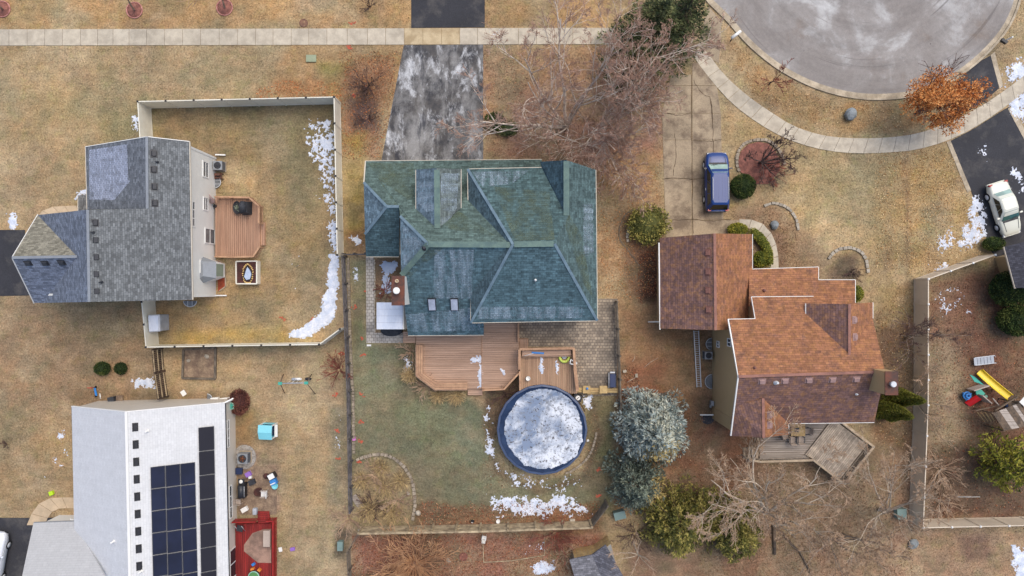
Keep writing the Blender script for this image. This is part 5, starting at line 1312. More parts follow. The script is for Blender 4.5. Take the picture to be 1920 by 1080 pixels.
# ------------------------------------------------------------------ snow and ice as thin raised sheets
def snow_sheet(name, label, poly, thr, nsc, mat='snow', res=.05, hgt=.045, z0=0.005, zpx=0.0, parent=None, kind='stuff', edge=1.0, soft=14, cat=None, speck=2.4, amp=1.0):
    b = np.array([P(u, v, zpx)[:2] for u, v in poly])
    xs = np.arange(b[:, 0].min() - .2, b[:, 0].max() + .2, res); ys = np.arange(b[:, 1].min() - .2, b[:, 1].max() + .2, res)
    X, Y = np.meshgrid(xs, ys); d = sdist(X, Y, [tuple(p) for p in b]) / (soft * S)
    f = np.clip(d, -1, 1) * edge + (fbm(X + 31, Y + 7, nsc, 4) - .5) * 3.4 * amp - thr
    f += (fbm(X, Y + 55, nsc * 3.2, 3) - .5) * 2.6 * amp + (fbm(X + 5, Y + 15, nsc * 9, 2) - .5) * speck
    h = np.clip(f, 0, 1); Zz = z0 + zpx + hgt * (h ** .8) * (.7 + .6 * fbm(X, Y, 6, 2)); Zz = np.where(f > 0, Zz, z0 + zpx - .03)
    keep = f > -0.05; ny_, nx_ = X.shape; idx = np.arange(X.size).reshape(ny_, nx_)
    k = (keep[:-1, :-1].astype(int) + keep[:-1, 1:] + keep[1:, 1:] + keep[1:, :-1]) >= 3
    F = np.stack([idx[:-1, :-1], idx[:-1, 1:], idx[1:, 1:], idx[1:, :-1]], -1)[k]
    if len(F) == 0: return None
    V = np.stack([X, Y, Zz], -1).reshape(-1, 3); used, inv = np.unique(F.ravel(), return_inverse=True)
    o = np_mesh(name, V[used], inv.reshape(-1, 4), mat, parent=parent, label=label, kind=kind, cat=cat, loc=(float(b[:, 0].mean()), float(b[:, 1].mean()), 0))
    o.data.polygons.foreach_set('use_smooth', [True] * len(o.data.polygons))
    return o
circ = [(1016.5 + 72 * math.cos(a) - 3 * math.sin(2 * a) + 3, 804 - 75 * math.sin(a)) for a in np.linspace(0, 2 * math.pi, 40, endpoint=False)]
ice = snow_sheet('ice', None, circ, -.1, .55, 'pool_ice', .06, .012, 0.035, 1.0, parent=pool, soft=8, edge=1.6, speck=.2, amp=.42)
for v_ in ice.data.vertices:
    r_ = min(1.0, math.hypot(v_.co.x, v_.co.y) / PR); v_.co.z += .27 * (r_ / .975) ** 6 + .03
ice['kind'] = 'stuff'
def snow(label, poly, thr=0.0, nsc=1.2, **k): return snow_sheet('snow', label, poly, thr, nsc, **k)
snow('speckled snow along the inside of the white fence, upper part', [(576,222),(626,218),(630,330),(633,420),(622,440),(612,400),(600,360),(592,320),(574,300)], .6, 1.3, soft=9)
snow('thin snow strip inside the white fence by the rail fence', [(616,425),(631,420),(633,484),(622,484)], -.1, .9, soft=7, amp=.8)
snow('wide snow drift in the lower corner of the white fence yard', [(621,480),(632,482),(632,550),(625,595),(602,617),(574,631),(543,629),(574,613),(600,585),(613,540)], -.45, 1.0, soft=7, edge=1.6, speck=1.6, amp=.7)
snow('large snow patch below the pool', [(916,955),(925,935),(960,925),(1010,928),(1060,930),(1095,950),(1108,962),(1060,968),(990,970),(930,968)], .4, 1.3, soft=10)
snow('fine snow crumbs between pool and large snow patch', [(950,895),(1090,890),(1110,930),(960,925)], 1.25, 1.6)
snow('ragged snow beside the left rim of the pool', [(906,770),(918,760),(922,800),(930,850),(945,885),(1000,900),(985,915),(930,880),(912,850),(904,800)], .75, 1.2, soft=7)
snow('snow along the front of the cream sedan', [(1822,362),(1835,365),(1852,400),(1856,440),(1825,465),(1795,468),(1800,430),(1812,400)], .6, 1.2, soft=9, edge=1.3)
snow('snow crumbs on the lawn left of the sedan snow', [(1745,440),(1790,420),(1800,470),(1745,480)], 1.0, 1.3)
snow('snow on the driveway right of the sedan', [(1895,315),(1910,320),(1935,360),(1915,365)], .2, 1.1, soft=7)
snow('snow patch beside the right driveway apron', [(1880,120),(1915,110),(1930,140),(1890,160)], .3, 1.2, soft=8)
snow('snow at the right edge above the sedan driveway', [(1885,190),(1925,170),(1935,215),(1905,230),(1897,220)], .0, 1.1, soft=8)
snow('snow patch along the top of the tan fence', [(1745,508),(1775,495),(1772,506),(1750,515)], .1, 1.3, soft=6)
snow('scattered snow inside the tan fence corner', [(1750,540),(1820,545),(1825,590),(1765,590)], .95, 1.3)
snow('snow patch at the bottom right corner', [(1900,1025),(1930,1040),(1960,1100),(1900,1100),(1910,1060)], -.4, 1.0, soft=8)
snow('small snow patch left of the blue roof wing', [(658,450),(668,443),(678,452),(670,458)], .0, 1.6, soft=5)
snow('small snow patch right of the dark rail fence', [(662,505),(670,510),(673,530),(666,533)], .0, 1.6, soft=5)
snow('snow patch beside the brown picket fence', [(243,708),(285,710),(287,725),(255,726)], -.6, 1.2, soft=6, edge=1.6)
snow('small snow patch left of the white fence corner', [(246,222),(258,218),(260,245),(250,242)], -.2, 1.3, soft=5)
snow('small snow patch by the grey house drive', [(14,420),(22,402),(30,405),(36,424),(20,427)], -.2, 1.4, soft=5)
snow('small snow patch by the grey house porch', [(142,372),(152,358),(163,355),(163,365),(150,368)], -.2, 1.4, soft=5)
snow('snow patch near the shed at the bottom', [(997,1062),(1018,1054),(1040,1066),(1025,1075),(1005,1073)], -.3, 1.3, soft=6, edge=1.4)
snow('crumbs of snow in the thin framed leaf bed', [(985,1015),(1025,1010),(1025,1038),(985,1040)], 1.0, 1.4)
snow('snow patch right of the pool pump', [(1097,740),(1112,738),(1110,765),(1098,765)], .3, 1.4, soft=6)
snow('scattered snow left of the white roofed house', [(98,800),(135,770),(135,900),(85,890)], 1.55, 1.5)
snow('small snow bits along the rail fence in the swing yard', [(622,760),(640,760),(642,850),(620,850)], 1.5, 1.8)
snow('icy patch in the bare bed by the chimney', [(716,498),(735,492),(744,493),(742,505),(730,510),(730,545),(722,548),(717,520)], -.6, 1.0, soft=5, edge=1.5, mat='ice')
snow('small snow in the shrubs left of the main deck', [(757,670),(764,665),(770,690),(760,697)], .0, 1.4, soft=5)
snow('snow on the sidewalk by the birches', [(918,60),(942,55),(940,82),(920,82)], .6, 1.4, soft=8)
for lab, poly in (('white snow scrap on the main deck', [(884,674),(900,670),(903,678),(890,680)]), ('thin snow line along the deck level change', [(899.5,684),(903.5,684),(903.5,725),(900,725)]), ('tiny snow scrap on the right deck level', [(940,695),(946,697),(945,702),(941,700)])):
    snow_sheet('snow', lab, poly, -.5, 1.5, res=.05, zpx=.61 if 'right' not in lab else .67, soft=4, edge=1.4)
for lab, poly in (('left narrow snow streak on the pool deck', [(1012,673),(1017,672),(1019,690),(1016,700),(1013,690)]), ('right narrow snow streak on the pool deck', [(1042,674),(1046,674),(1047,690),(1044,704),(1041,690)])):
    snow_sheet('snow', lab, poly, -.3, 1.5, res=.05, zpx=1.205, soft=4, edge=1.4)
snow('white crusted snow on the driveway of the sedan, upper part', [(1830,262),(1850,270),(1858,320),(1840,300)], .9, 1.1)
# ------------------------------------------------------------------ cars (built along +x, then turned)
def loft(mb, secs, mi=0, smooth=True, close=True):
    b = len(mb.v); k = len(secs[0])
    for s in secs: mb.v += [tuple(p) for p in s]
    for i in range(len(secs) - 1):
        for j in range(k - 1): mb.f.append([b + i * k + j, b + i * k + j + 1, b + (i + 1) * k + j + 1, b + (i + 1) * k + j]); mb.m.append(mi); mb.sm.append(smooth)
    if close:
        mb.f.append([b + j for j in range(k)]); mb.m.append(mi); mb.sm.append(False)
        mb.f.append([b + (len(secs) - 1) * k + j for j in range(k)][::-1]); mb.m.append(mi); mb.sm.append(False)
def car(name, label, cat, loc, rz, L_, W_, stations, belt, roofz, gh, paint, lower, glassm, rails=False, rear_glass='car_glass_dark', group=None):
    """stations: (x, half width factor, bottom z, top z); gh: base front x, roof front x, roof rear x, base rear x"""
    root = thing(name, label, cat, (0, 0, 0)); hw = W_ / 2
    mb = MB(); secs = []
    for x, wf, zb, zt in stations:
        w = hw * wf; half = [(w * .80, zb), (w * .97, zb + .12), (w, zb + (zt - zb) * .45), (w * .985, zt - .14), (w * .93, zt - .04), (w * .80, zt), (w * .4, zt + .025), (0, zt + .03)]
        secs.append([Vector((x, y, z)) for y, z in half] + [Vector((x, -y, z)) for y, z in half[-2::-1]])
    loft(mb, secs); mb.build('body', paint, root)
    # cabin
    f0, f1, r1, r0 = gh; wb, wr = hw * .93, hw * .72
    def ring(x0, x1, w, z, cr):
        pts = [(x1, w * .86), (x1 - cr, w), ((x0 + x1) / 2, w * 1.01), (x0 + cr, w), (x0, w * .84)]
        return [Vector((x, y, z)) for x, y in pts] + [Vector((x, -y, z)) for x, y in pts[::-1]]
    zb = belt
    rings = [ring(r0, f0, wb, zb, .25), ring(r1 + (r0 - r1) * .25, f1 + (f0 - f1) * .25, wr + (wb - wr) * .30, zb + (roofz - zb) * .75, .22), ring(r1, f1, wr, roofz - .03, .2), ring(r1 + .15, f1 - .15, wr * .86, roofz + .02, .15)]
    mb = MB(); b = 0
    for R in rings: mb.v += [tuple(p) for p in R]
    k = len(rings[0])
    for i in range(len(rings) - 1):
        for j in range(k): mb.f.append([i * k + j, i * k + (j + 1) % k, (i + 1) * k + (j + 1) % k, (i + 1) * k + j]); mb.m.append(0); mb.sm.append(i == 1)
    mb.f.append([(len(rings) - 1) * k + j for j in range(k)]); mb.m.append(0); mb.sm.append(False)
    roof = mb.build('roof', paint, root)
    def glassq(nm, a, b, c, d, m, off):
        n = (b - a).cross(d - a).normalized()
        if n.dot(off) < 0: n = -n
        g = MB(); g.hexa([p - n * .02 for p in (a, b, c, d)], [p + n * .022 for p in (a, b, c, d)]); g.build(nm, m, root)
    zr = roofz - .05; s = lambda t: (wb + (wr - wb) * t)
    fx = lambda t: f0 + (f1 - f0) * t; rx = lambda t: r0 + (r1 - r0) * t; zz = lambda t: zb + (zr - zb) * t
    glassq('windscreen', Vector((fx(.05), s(.05) * .9, zz(.05))), Vector((fx(.05), -s(.05) * .9, zz(.05))), Vector((fx(.97), -s(.97) * .9, zz(.97))), Vector((fx(.97), s(.97) * .9, zz(.97))), glassm, Vector((1, 0, 1)))
    glassq('rear_window', Vector((rx(.08), s(.08) * .84, zz(.08))), Vector((rx(.08), -s(.08) * .84, zz(.08))), Vector((rx(.95), -s(.95) * .84, zz(.95))), Vector((rx(.95), s(.95) * .84, zz(.95))), rear_glass, Vector((-1, 0, 1)))
    for sg in (1, -1):
        xa, xb = f0 - .3, r0 + .3; xc, xd = f1 - .12, r1 + .12; nseg = 3
        for i in range(nseg):
            t0, t1 = i / nseg + .012, (i + 1) / nseg - .012
            lo0, lo1, hi0, hi1 = xa + (xb - xa) * t0, xa + (xb - xa) * t1, xc + (xd - xc) * t0, xc + (xd - xc) * t1
            glassq('side_window', Vector((lo0, sg * (s(.06) + .012), zz(.06))), Vector((lo1, sg * (s(.06) + .012), zz(.06))), Vector((hi1, sg * (s(.88) + .03), zz(.86))), Vector((hi0, sg * (s(.88) + .03), zz(.86))), 'car_glass_dark', Vector((0, sg, .3)))
        mb = MB(); mb.box((f0 - .35, sg * (hw + .10), belt + .06), (.12, .22, .14)); mb.build('wing_mirror', lower, root)
        if rails:
            mb = MB(); mb.tube([(f1 - .35, sg * wr * .92, roofz + .0), (f1 - .5, sg * wr * .92, roofz + .07), (r1 + .5, sg * wr * .92, roofz + .07), (r1 + .35, sg * wr * .92, roofz)], .025, 6); mb.build('roof_rail', 'metal_light', root)
        for t in (-.12, .22):
            mb = MB(); mb.box((t * L_, sg * (hw * 1.0 + .012), belt - .16), (.2, .03, .035)); mb.build('door_handle', 'metal_light', root)
        mb = MB(); mb.box((L_ / 2 - .16, sg * hw * .62, stations[-2][3] - .10), (.22, .36, .12)); mb.build('headlight', 'metal_light', root)
        mb = MB(); mb.box((-L_ / 2 + .12, sg * hw * .74, stations[1][3] - .10), (.16, .26, .2)); mb.build('tail_light', 'tail_light', root)
        for x in (L_ * .30, -L_ * .285):
            wz = .34; q = Matrix.Rotation(math.pi / 2, 3, 'X')
            t = MB(); t.lathe((0, 0, 0), [(.2, -.12), (.32, -.12), (.345, -.07), (.345, .07), (.32, .12), (.2, .12)], 20)
            t.v = [tuple(q @ Vector(v) + Vector((x, sg * (hw - .10), wz))) for v in t.v]; w = t.build('wheel', 'tyre', root)
            h = MB(); h.lathe((0, 0, 0), [(.21, -.01), (.21, .01), (.05, .03)], 16)
            h.v = [tuple(q @ (Vector(v) * Vector((1, 1, -sg)) if False else q @ Vector(v)) ) for v in h.v] if False else [tuple(q @ Vector((v[0], v[1], -sg * v[2])) + Vector((x, sg * (hw + .025), wz))) for v in h.v]
            h.build('rim', 'metal_light', w)
    mb = MB(); mb.box((L_ / 2 - .05, 0, .48), (.12, W_ * .82, .16)); mb.build('front_bumper', lower, root)
    mb = MB(); mb.box((-L_ / 2 + .05, 0, .5), (.14, W_ * .84, .18)); mb.build('rear_bumper', lower, root)
    mb = MB(); mb.box((f0 + .06, 0, belt + .022), (.16, W_ * .74, .03)); mb.build('wiper_cowl', 'plastic_black', root)
    for sg in (1, -1):
        zh = stations[-4][3] + .03; mb = MB(); mb.beam((f0 + .12, sg * hw * .70, belt + .035), (L_ / 2 - .42, sg * hw * .60, zh - .05), .022, .02); mb.build('panel_gap', 'paint_black', root)
        if rails:
            for k in (.25, .55): mb = MB(); mb.beam((f1 - .3, sg * wr * k, roofz + .024), (r1 + .3, sg * wr * k, roofz + .024), .03, .012); mb.build('roof_rib', paint, root)
        mb = MB(); mb.beam((f0 + .05, sg * hw * .1, belt + .06), (f0 - .12, sg * hw * .1 + .5, belt + .16), .025, .02); mb.build('wiper', 'plastic_black', root)
    root.location = loc; root.rotation_euler = (0, 0, rz); OFF[root.name] = Vector(loc)
    return root
suv_st = [(-2.42,.80,.42,.92),(-2.34,.93,.34,1.04),(-1.9,.99,.26,1.08),(-.8,1.0,.24,1.08),(.6,1.0,.24,1.08),(1.3,1.0,.24,1.07),(1.8,.985,.26,1.02),(2.15,.93,.32,.94),(2.36,.80,.38,.82),(2.45,.62,.45,.68)]
car('parked_car', 'dark blue sport utility vehicle with silver roof rails on the concrete driveway', 'car', P(1339.5, 344), math.radians(90.5), 4.9, 1.92, suv_st, 1.05, 1.72, (1.42, .62, -1.95, -2.32), 'paint_blue', 'paint_black', 'car_glass', rails=True)
sed_st = [(-2.25,.74,.42,.74),(-2.12,.90,.34,.88),(-1.6,.98,.24,.94),(-.7,1.0,.22,.95),(.5,1.0,.22,.95),(1.0,.99,.22,.92),(1.6,.96,.25,.85),(2.0,.88,.3,.76),(2.2,.74,.36,.66),(2.28,.55,.42,.56)]
car('parked_car', 'cream four door sedan on the dark driveway', 'car', P(1873.5, 393), math.radians(-72.5), 4.55, 1.76, sed_st, .92, 1.42, (.95, .22, -.85, -1.5), 'paint_cream', 'paint_cream', 'car_glass_teal', rear_glass='car_glass')
car('parked_car', 'white car partly in view at the bottom left corner', 'car', P(-4, 1046), math.radians(80), 4.6, 1.85, suv_st, 1.0, 1.5, (1.0, .3, -1.5, -2.0), 'paint_white', 'paint_white', 'car_glass_dark')
# ------------------------------------------------------------------ yard things
def mono(name, label, cat, mb, mat, group=None, kind=None): return mb.build(name, mat, label=label, cat=cat, group=group, kind=kind)
# air conditioners
def ac_unit(label, u, v, s=.8, rust='metal_dark', h=.75):
    p = P(u, v); r = thing('air_conditioner', label, 'air conditioner', p)
    mb = MB(); mb.box(p + Vector((0, 0, h / 2 + .04)), (s, s, h)); mb.build('case', 'metal_grey', r)
    mb = MB(); mb.box(p + Vector((0, 0, .03)), (s + .15, s + .15, .06)); mb.build('pad', 'concrete_old', r)
    q = p + Vector((0, 0, h + .04)); mb = MB(); mb.lathe(q, [(s * .40, 0), (s * .40, .03), (s * .34, .035)], 20); fan = mb.build('fan_guard', 'metal_dark', r)
    for k in range(5):
        a = k * 1.2566; mb = MB(); mb.beam(q + Vector((0, 0, .045)), q + Vector((math.cos(a) * s * .3, math.sin(a) * s * .3, .045)), .12, .01); mb.build('fan_blade', rust, fan)
    mb = MB(); mb.lathe(q + Vector((0, 0, .04)), [(.09, 0), (.09, .03), (.05, .05)], 12); mb.build('fan_hub', rust, fan)
    for k in range(6):
        for sx in (-1, 1): mb = MB(); mb.box(p + Vector((sx * (s / 2 + .006), 0, .15 + k * .1)), (.012, s * .9, .03)); mb.build('louvre', 'metal_dark', r)
    return r
ac_unit('grey air conditioner beside the white siding, upper left', 415, 313, .72)
ac_unit('grey air conditioner with rusty fan on a gravel pad', 461, 856, .82, 'copper')
ac_unit('dull air conditioner between ladder and tan wall', 1324, 665, .62)
mb = MB(); mb.lathe(P(458, 857), [(.98, 0), (.98, .02), (.9, .035)], 22, sy=1.05); mono('gravel_pad', 'round pale gravel pad under the rusty fan air conditioner', 'gravel', mb, 'gravel')
mb = MB(); p = P(412, 331)
for i in range(3): mb.beam(p + Vector((-.3, -.15 + i * .15, .35)), p + Vector((.3, -.15 + i * .15, .35)), .12, .05)
for sx in (-1, 1):
    for sy in (-1, 1): mb.box(p + Vector((sx * .28, sy * .2, .17)), (.06, .06, .34))
mb.box(p + Vector((0, .1, .45)), (.4, .2, .18)); mono('firewood_rack', 'small reddish rack of wood below the upper left air conditioner', 'rack', mb, 'rust')
def well(label, u, v, r, flat='x', grid=2):
    p = P(u, v); t = thing('window_well', label, 'window well', p); mb = MB(); n = 14; pts = []
    for i in range(n + 1):
        a = -math.pi / 2 + math.pi * i / n
        pts.append(p + (Vector((math.cos(a) * r, math.sin(a) * r, .2)) if flat == 'x' else Vector((math.sin(a) * r, -math.cos(a) * r * .9, .2)) if flat == 'y' else Vector((-math.cos(a) * r, math.sin(a) * r, .2))))
    mb.prism(pts, .16); mb.build('cover', 'pane_grey', t); mb = MB(); mb.tube(pts, .03, 5); mb.build('rim', 'metal_light', t)
    for k in range(grid):
        q = -r + 2 * r * (k + 1) / (grid + 1); mb = MB()
        e = Vector((0, q, .21)) if flat != 'y' else Vector((q, 0, .21)); L_ = math.sqrt(r * r - q * q)
        mb.beam(p + e, p + e + (Vector((L_, 0, 0)) if flat == 'x' else Vector((0, -L_ * .9, 0)) if flat == 'y' else Vector((-L_, 0, 0))), .03, .03); mb.build('rib', 'metal_light', t)
    return t
well('clear window well cover beside the white siding', 404.5, 342, .48); well('ribbed window well below the grey roof', 358, 564, .55, 'y')
well('green window well at the top of the tan wall', 1334, 645, .5, 'w'); well('brown window well low on the tan wall', 1334.5, 715, .6, 'w', 0); well('round grey window well at the white roofed house', 390, 747, .4, 'x', 0)
# closed patio umbrella leaning at the wall
p = P(401, 384, .55); t = thing('patio_umbrella', 'closed rose patio umbrella leaning on the white siding', 'umbrella', p)
tip = P(392, 365, 2.3); mb = MB(); mb.tube([p, tip], .025, 6); mb.build('pole', 'metal_dark', t)
mb = MB(); a = mid(p, tip, .35); mb.tube([a, mid(a, tip, .15), mid(a, tip, .6), tip], [.22, .19, .1, .03], 9); mb.build('canopy', 'cloth_rose', t)
mb = MB(); mb.lathe(p + Vector((0.1, -.1, 0)), [(.14, 0), (.14, .1), (.06, .15)], 12); mb.build('base', 'plastic_black', t)
# covered grill and chair on the left deck
p = P(464, 391, .55); t = thing('covered_grill', 'grill under a black cover in the corner of the left deck', 'grill', p)
mb = MB(); mb.hexa([p + Vector((x, y, 0)) for x, y in ((-.36, -.55), (.36, -.5), (.4, .55), (-.3, .6))], [p + Vector((x, y, 1.0)) for x, y in ((-.28, -.45), (.3, -.42), (.3, .45), (-.22, .48))]); mb.build('cover', 'cloth_dark', t)
mb = MB(); mb.tube([p + Vector((0, -.4, 1.0)), p + Vector((0, 0, 1.12)), p + Vector((0, .4, 1.0))], [.25, .3, .25], 8); mb.build('lid_bulge', 'cloth_dark', t)
p = P(447, 390, .55); t = thing('planter_tub', 'black oval tub with green leaves beside the covered grill', 'planter', p)
mb = MB(); mb.lathe(p, [(.26, 0), (.34, .38), (.30, .38), (.28, .3)], 18, sy=1.6); mb.build('tub', 'plastic_black', t)
g = np.random.default_rng(3); tri_leaves('foliage', np.array(p) + g.normal(size=(60, 3)) * (.08, .12, .03) + (0, 0, .4), .12, 'leaf_pine_c', t, mats=['leaf_pine_c'], midx=np.zeros(60))
# white framed pond box
p = P(467, 511); t = thing('pond_box', 'white framed box with dark mulch, stones and frozen little pond', 'planter', p)
zt = .7; c4 = [P(u, v, zt) for u, v in ((442,490),(481,489.5),(481,532),(442.5,532))]
mb = MB(); mb.prism([q - Vector((0, 0, .06)) for q in c4], .02); mb.build('mulch', 'mulch_dark', t)
for i in range(4): bar('side_board', c4[i] - Vector((0, 0, .35)), c4[(i + 1) % 4] - Vector((0, 0, .35)), .10, .74, 'vinyl_white', t)
pd = [P(u, v, zt) for u, v in ((463,498),(469,506),(472,514),(469,524),(461,526),(456,519),(459,508))]
mb = MB(); mb.prism([q - Vector((0, 0, .03)) for q in pd], .6); mb.build('pond_ice', 'ice', t)
mb = MB(); mb.tube([q - Vector((0, 0, .02)) for q in pd + pd[:1]], .05, 5); mb.build('pond_liner', 'plastic_black', t)
cc = sum(pd, Vector()) / len(pd)
for i in range(26):
    a = 2 * math.pi * i / 26; k = pd[int(i / 26 * 7) % 7]; rr = (k - cc).length + .18
    q = cc + Vector((math.cos(-a + 1.4) * (.38 + .06 * RNG.random()), math.sin(-a + 1.4) * (.74 + .1 * RNG.random()), -.02)); piece('pebble', q, (.11, .08, .06), 'pebble', t, rz=RNG.uniform(0, 3))
p = P(415, 510); t = thing('mulch_bed', 'brick red mulch bed below the bay window', 'garden bed', p)
mb = MB(); q = [P(*k) for k in ((408,487),(422,494),(423.5,537),(411,546),(409,546))]; mb.prism([k + Vector((0, 0, .06)) for k in q], -.02); mb.build('mulch', 'mulch_brick', t)
for a, b in zip(q[:3], q[1:4]): bar('timber', a + Vector((0, 0, .06)), b + Vector((0, 0, .06)), .08, .14, 'grey_trim', t)
# resin shed in front of the white fence
zt = 1.6; a4 = [P(u, v, zt) for u, v in ((277,591),(297,590.5),(298,621),(279,622.5))]; p = sum(a4, Vector()) / 4; p.z = 0
t = thing('resin_shed', 'grey resin storage shed standing against the white fence', 'shed', p)
mb = MB(); mb.prism([q - Vector((0, 0, .1)) for q in a4], 0); mb.build('wall', 'plastic_grey', t)
mb = MB(); cx = [mid(a4[0], a4[1], .5), mid(a4[3], a4[2], .5)]
b4 = [q + (q - Vector((p.x, p.y, q.z))) * .05 for q in a4]
mb.hexa([q - Vector((0, 0, .12)) for q in b4], [q + (Vector((p.x, p.y, q.z)) - q) * .12 + Vector((0, 0, .06)) for q in b4]); mb.build('roof', 'white_sheet', t)
e = a4[1] - a4[0]; n = Vector((1, .03, 0)).normalized()
for k in (.27, .73):
    c = mid(a4[1], a4[2], k) - Vector((0, 0, .85)); piece('door', c + n * .02, (.04, .6, 1.4), 'plastic_grey', t)
# solar house yard: garbage of a family garden, one by one
def box_thing(name, label, cat, u, v, d, mat, rz=0, z=0): 
    mb = MB(); p = P(u, v, z); mb.box(p + Vector((0, 0, d[2] / 2)), d, rz)
    h = Vector(d); mb.box(p + Vector((0, 0, d[2] + .015)), (d[0] * 1.06, d[1] * 1.06, .03), rz); return mono(name, label, cat, mb, mat)
p = P(487, 808); p = P(499, 812)
t = thing('playhouse', 'small playhouse with turquoise roof on the lawn', 'playhouse', p)
zt = 1.35; r4 = [P(u, v, zt) for u, v in ((483.5,797),(510,798),(509.5,825),(485,824))]
mb = MB(); k4 = [q - Vector((0, 0, .02)) for q in r4]; ridge = [mid(r4[0], r4[3], .5) + Vector((0, 0, .18)), mid(r4[1], r4[2], .5) + Vector((0, 0, .18))]
mb.add([*r4, *ridge], [(0, 1, 5, 4), (3, 4, 5, 2), (1, 2, 5), (0, 4, 3), (0, 3, 2, 1)]); mb.build('roof', 'plastic_turquoise', t)
pw = [mid(q, sum(r4, Vector()) / 4, .1) for q in r4]
for i in range(4): q = pw[i]; piece('post', (q.x, q.y, .66), (.09, .09, 1.32), 'plastic_white', t)
for i in range(4):
    a, b = pw[i], pw[(i + 1) % 4]; bar('wall_panel', Vector((a.x, a.y, .3)), Vector((b.x, b.y, .3)), .04, .55, 'plastic_turquoise', t)
piece('counter', Vector((pw[1].x + .12, (pw[1].y + pw[2].y) / 2, .62)), (.25, 1.0, .05), 'plastic_white', t); mb = MB(); mb.prism([Vector((q.x, q.y, .05)) for q in pw], 0); mb.build('floor', 'plastic_navy', t)
# swing set
t = thing('swing_set', 'low swing set with teal joints on the lawn', 'swing set', P(550, 722))
A_, B_ = P(525,719,1.8), P(574,718,1.8); mb = MB(); mb.tube([A_, B_], .04, 8); mb.build('top_bar', 'plastic_grey', t)
for q, (f1_, f2_) in ((A_, ((533,737),(531,702))), (B_, ((591,739),(584,702)))):
    for f in (f1_, f2_): mb = MB(); mb.tube([q, P(*f)], .035, 6); mb.build('leg', 'bark_brown', t)
    mb = MB(); mb.box(q, (.3, .22, .16)); mb.build('joint', 'plastic_teal', t)
for k, m_ in ((.35, 'plastic_grey'), (.5, 'plastic_white'), (.88, 'plastic_black')):
    c = mid(A_, B_, k); s_ = Vector((c.x, c.y, .5))
    for dx in (-.18, .18): mb = MB(); mb.tube([c + Vector((dx, 0, 0)), s_ + Vector((dx, .15, 0))], .012, 4); mb.build('rope', 'plastic_white', t)
    mb = MB(); mb.tube([s_ + Vector((-.24, .15, .0)), s_ + Vector((-.1, .15, -.05)), s_ + Vector((.1, .15, -.05)), s_ + Vector((.24, .15, 0))], [.09, .12, .12, .09], 8); mb.build('seat', m_, t)
# grill and patio things
p = P(459, 916); t = thing('barbecue', 'black barbecue trolley on the dusty patio by the white wall', 'grill', p)
mb = MB(); mb.box(p + Vector((0, 0, .45)), (.5, 1.2, .6)); mb.build('cabinet', 'plastic_black', t)
mb = MB(); mb.tube([p + Vector((0, -.5, .86)), p + Vector((0, .5, .86))], .26, 12); mb.build('lid', 'metal_dark', t)
mb = MB(); mb.box(p + Vector((0, .82, .78)), (.5, .36, .05)); mb.build('side_shelf', 'metal_dark', t); mb = MB(); mb.lathe(p + Vector((0, .8, .8)), [(.13, 0), (.16, .08), (.1, .1)], 12); mb.build('side_burner', 'plastic_white', t)
mb = MB(); mb.tube([p + Vector((.28, -.45, .9)), p + Vector((.28, .45, .9))], .02, 6); mb.build('handle', 'metal_light', t)
for sx in (-1, 1):
    for sy in (-1, 1): mb = MB(); mb.box(p + Vector((sx * .2, sy * .5, .08)), (.06, .06, .16)); mb.build('caster', 'tyre', t)
def chair(label, u, v, rz, mat, z=0.0, frame=None, cat='chair', s=1.0, slats=5):
    p = P(u, v, z); t = thing('chair', label, cat, (0, 0, 0)); frame = frame or mat
    for i in range(slats): piece('seat_slat', (-.2 * s + .1 * s * i, 0, .42), (.085 * s, .5 * s, .025), mat, t)
    for i in range(slats): piece('back_slat', (-.28 * s - .02 * i, 0, .52 + .11 * i), (.025, .5 * s, .09), mat, t)
    for x in (-.24, .24):
        for y in (-.25, .25): piece('leg', (x * s, y * s, .21), (.04, .04, .42), frame, t)
    for y in (-.27, .27): piece('arm', (0, y * s, .64), (.52 * s, .05, .035), frame, t); piece('arm_post', (.22 * s, y * s, .53), (.04, .04, .22), frame, t)
    t.location = p; t.rotation_euler = (0, 0, rz); return t
chair('white slatted chair on the dusty patio', 498, 923, math.pi, 'plastic_white', frame='cushion')
chair('pale chair near the wall at the lower end of the barbecue', 450, 938, 0, 'cushion', s=.8)
p = P(491, 920); mb = MB(); mb.lathe(P(486, 921), [(.3, 0), (.36, .35), (.3, .36), (.28, .25)], 18); mono('fire_bowl', 'round dark brown fire bowl left of the white chair', 'fire pit', mb, 'mulch_dark')
mb = MB(); mb.lathe(P(500, 892), [(.2, 0), (.24, .2), (.2, .22)], 14); mono('flower_pot', 'small brown round pot above the white chair', 'pot', mb, 'mulch_dark')
p = P(512, 893); t = thing('play_kitchen', 'toy table with white top and blue tray at the patio edge', 'toy', p)
mb = MB(); mb.box(p + Vector((0, .1, .25)), (.62, .5, .5), .5); mb.build('table', 'plastic_black', t); mb = MB(); mb.box(p + Vector((0, .1, .53)), (.5, .42, .05), .5); mb.build('top', 'plastic_white', t)
mb = MB(); mb.box(p + Vector((.12, -.4, .2)), (.5, .45, .4), .4); mb.build('tray', 'plastic_blue', t); mb = MB(); mb.box(p + Vector((.1, -.52, .42)), (.45, .08, .06), .4); mb.build('handle', 'plastic_white', t)
mb = MB(); mb.lathe(P(517, 910), [(.2, 0), (.26, .32), (.22, .32), (.2, .12)], 16); mono('bucket', 'pale blue bucket by the toy table', 'bucket', mb, 'plastic_turquoise')
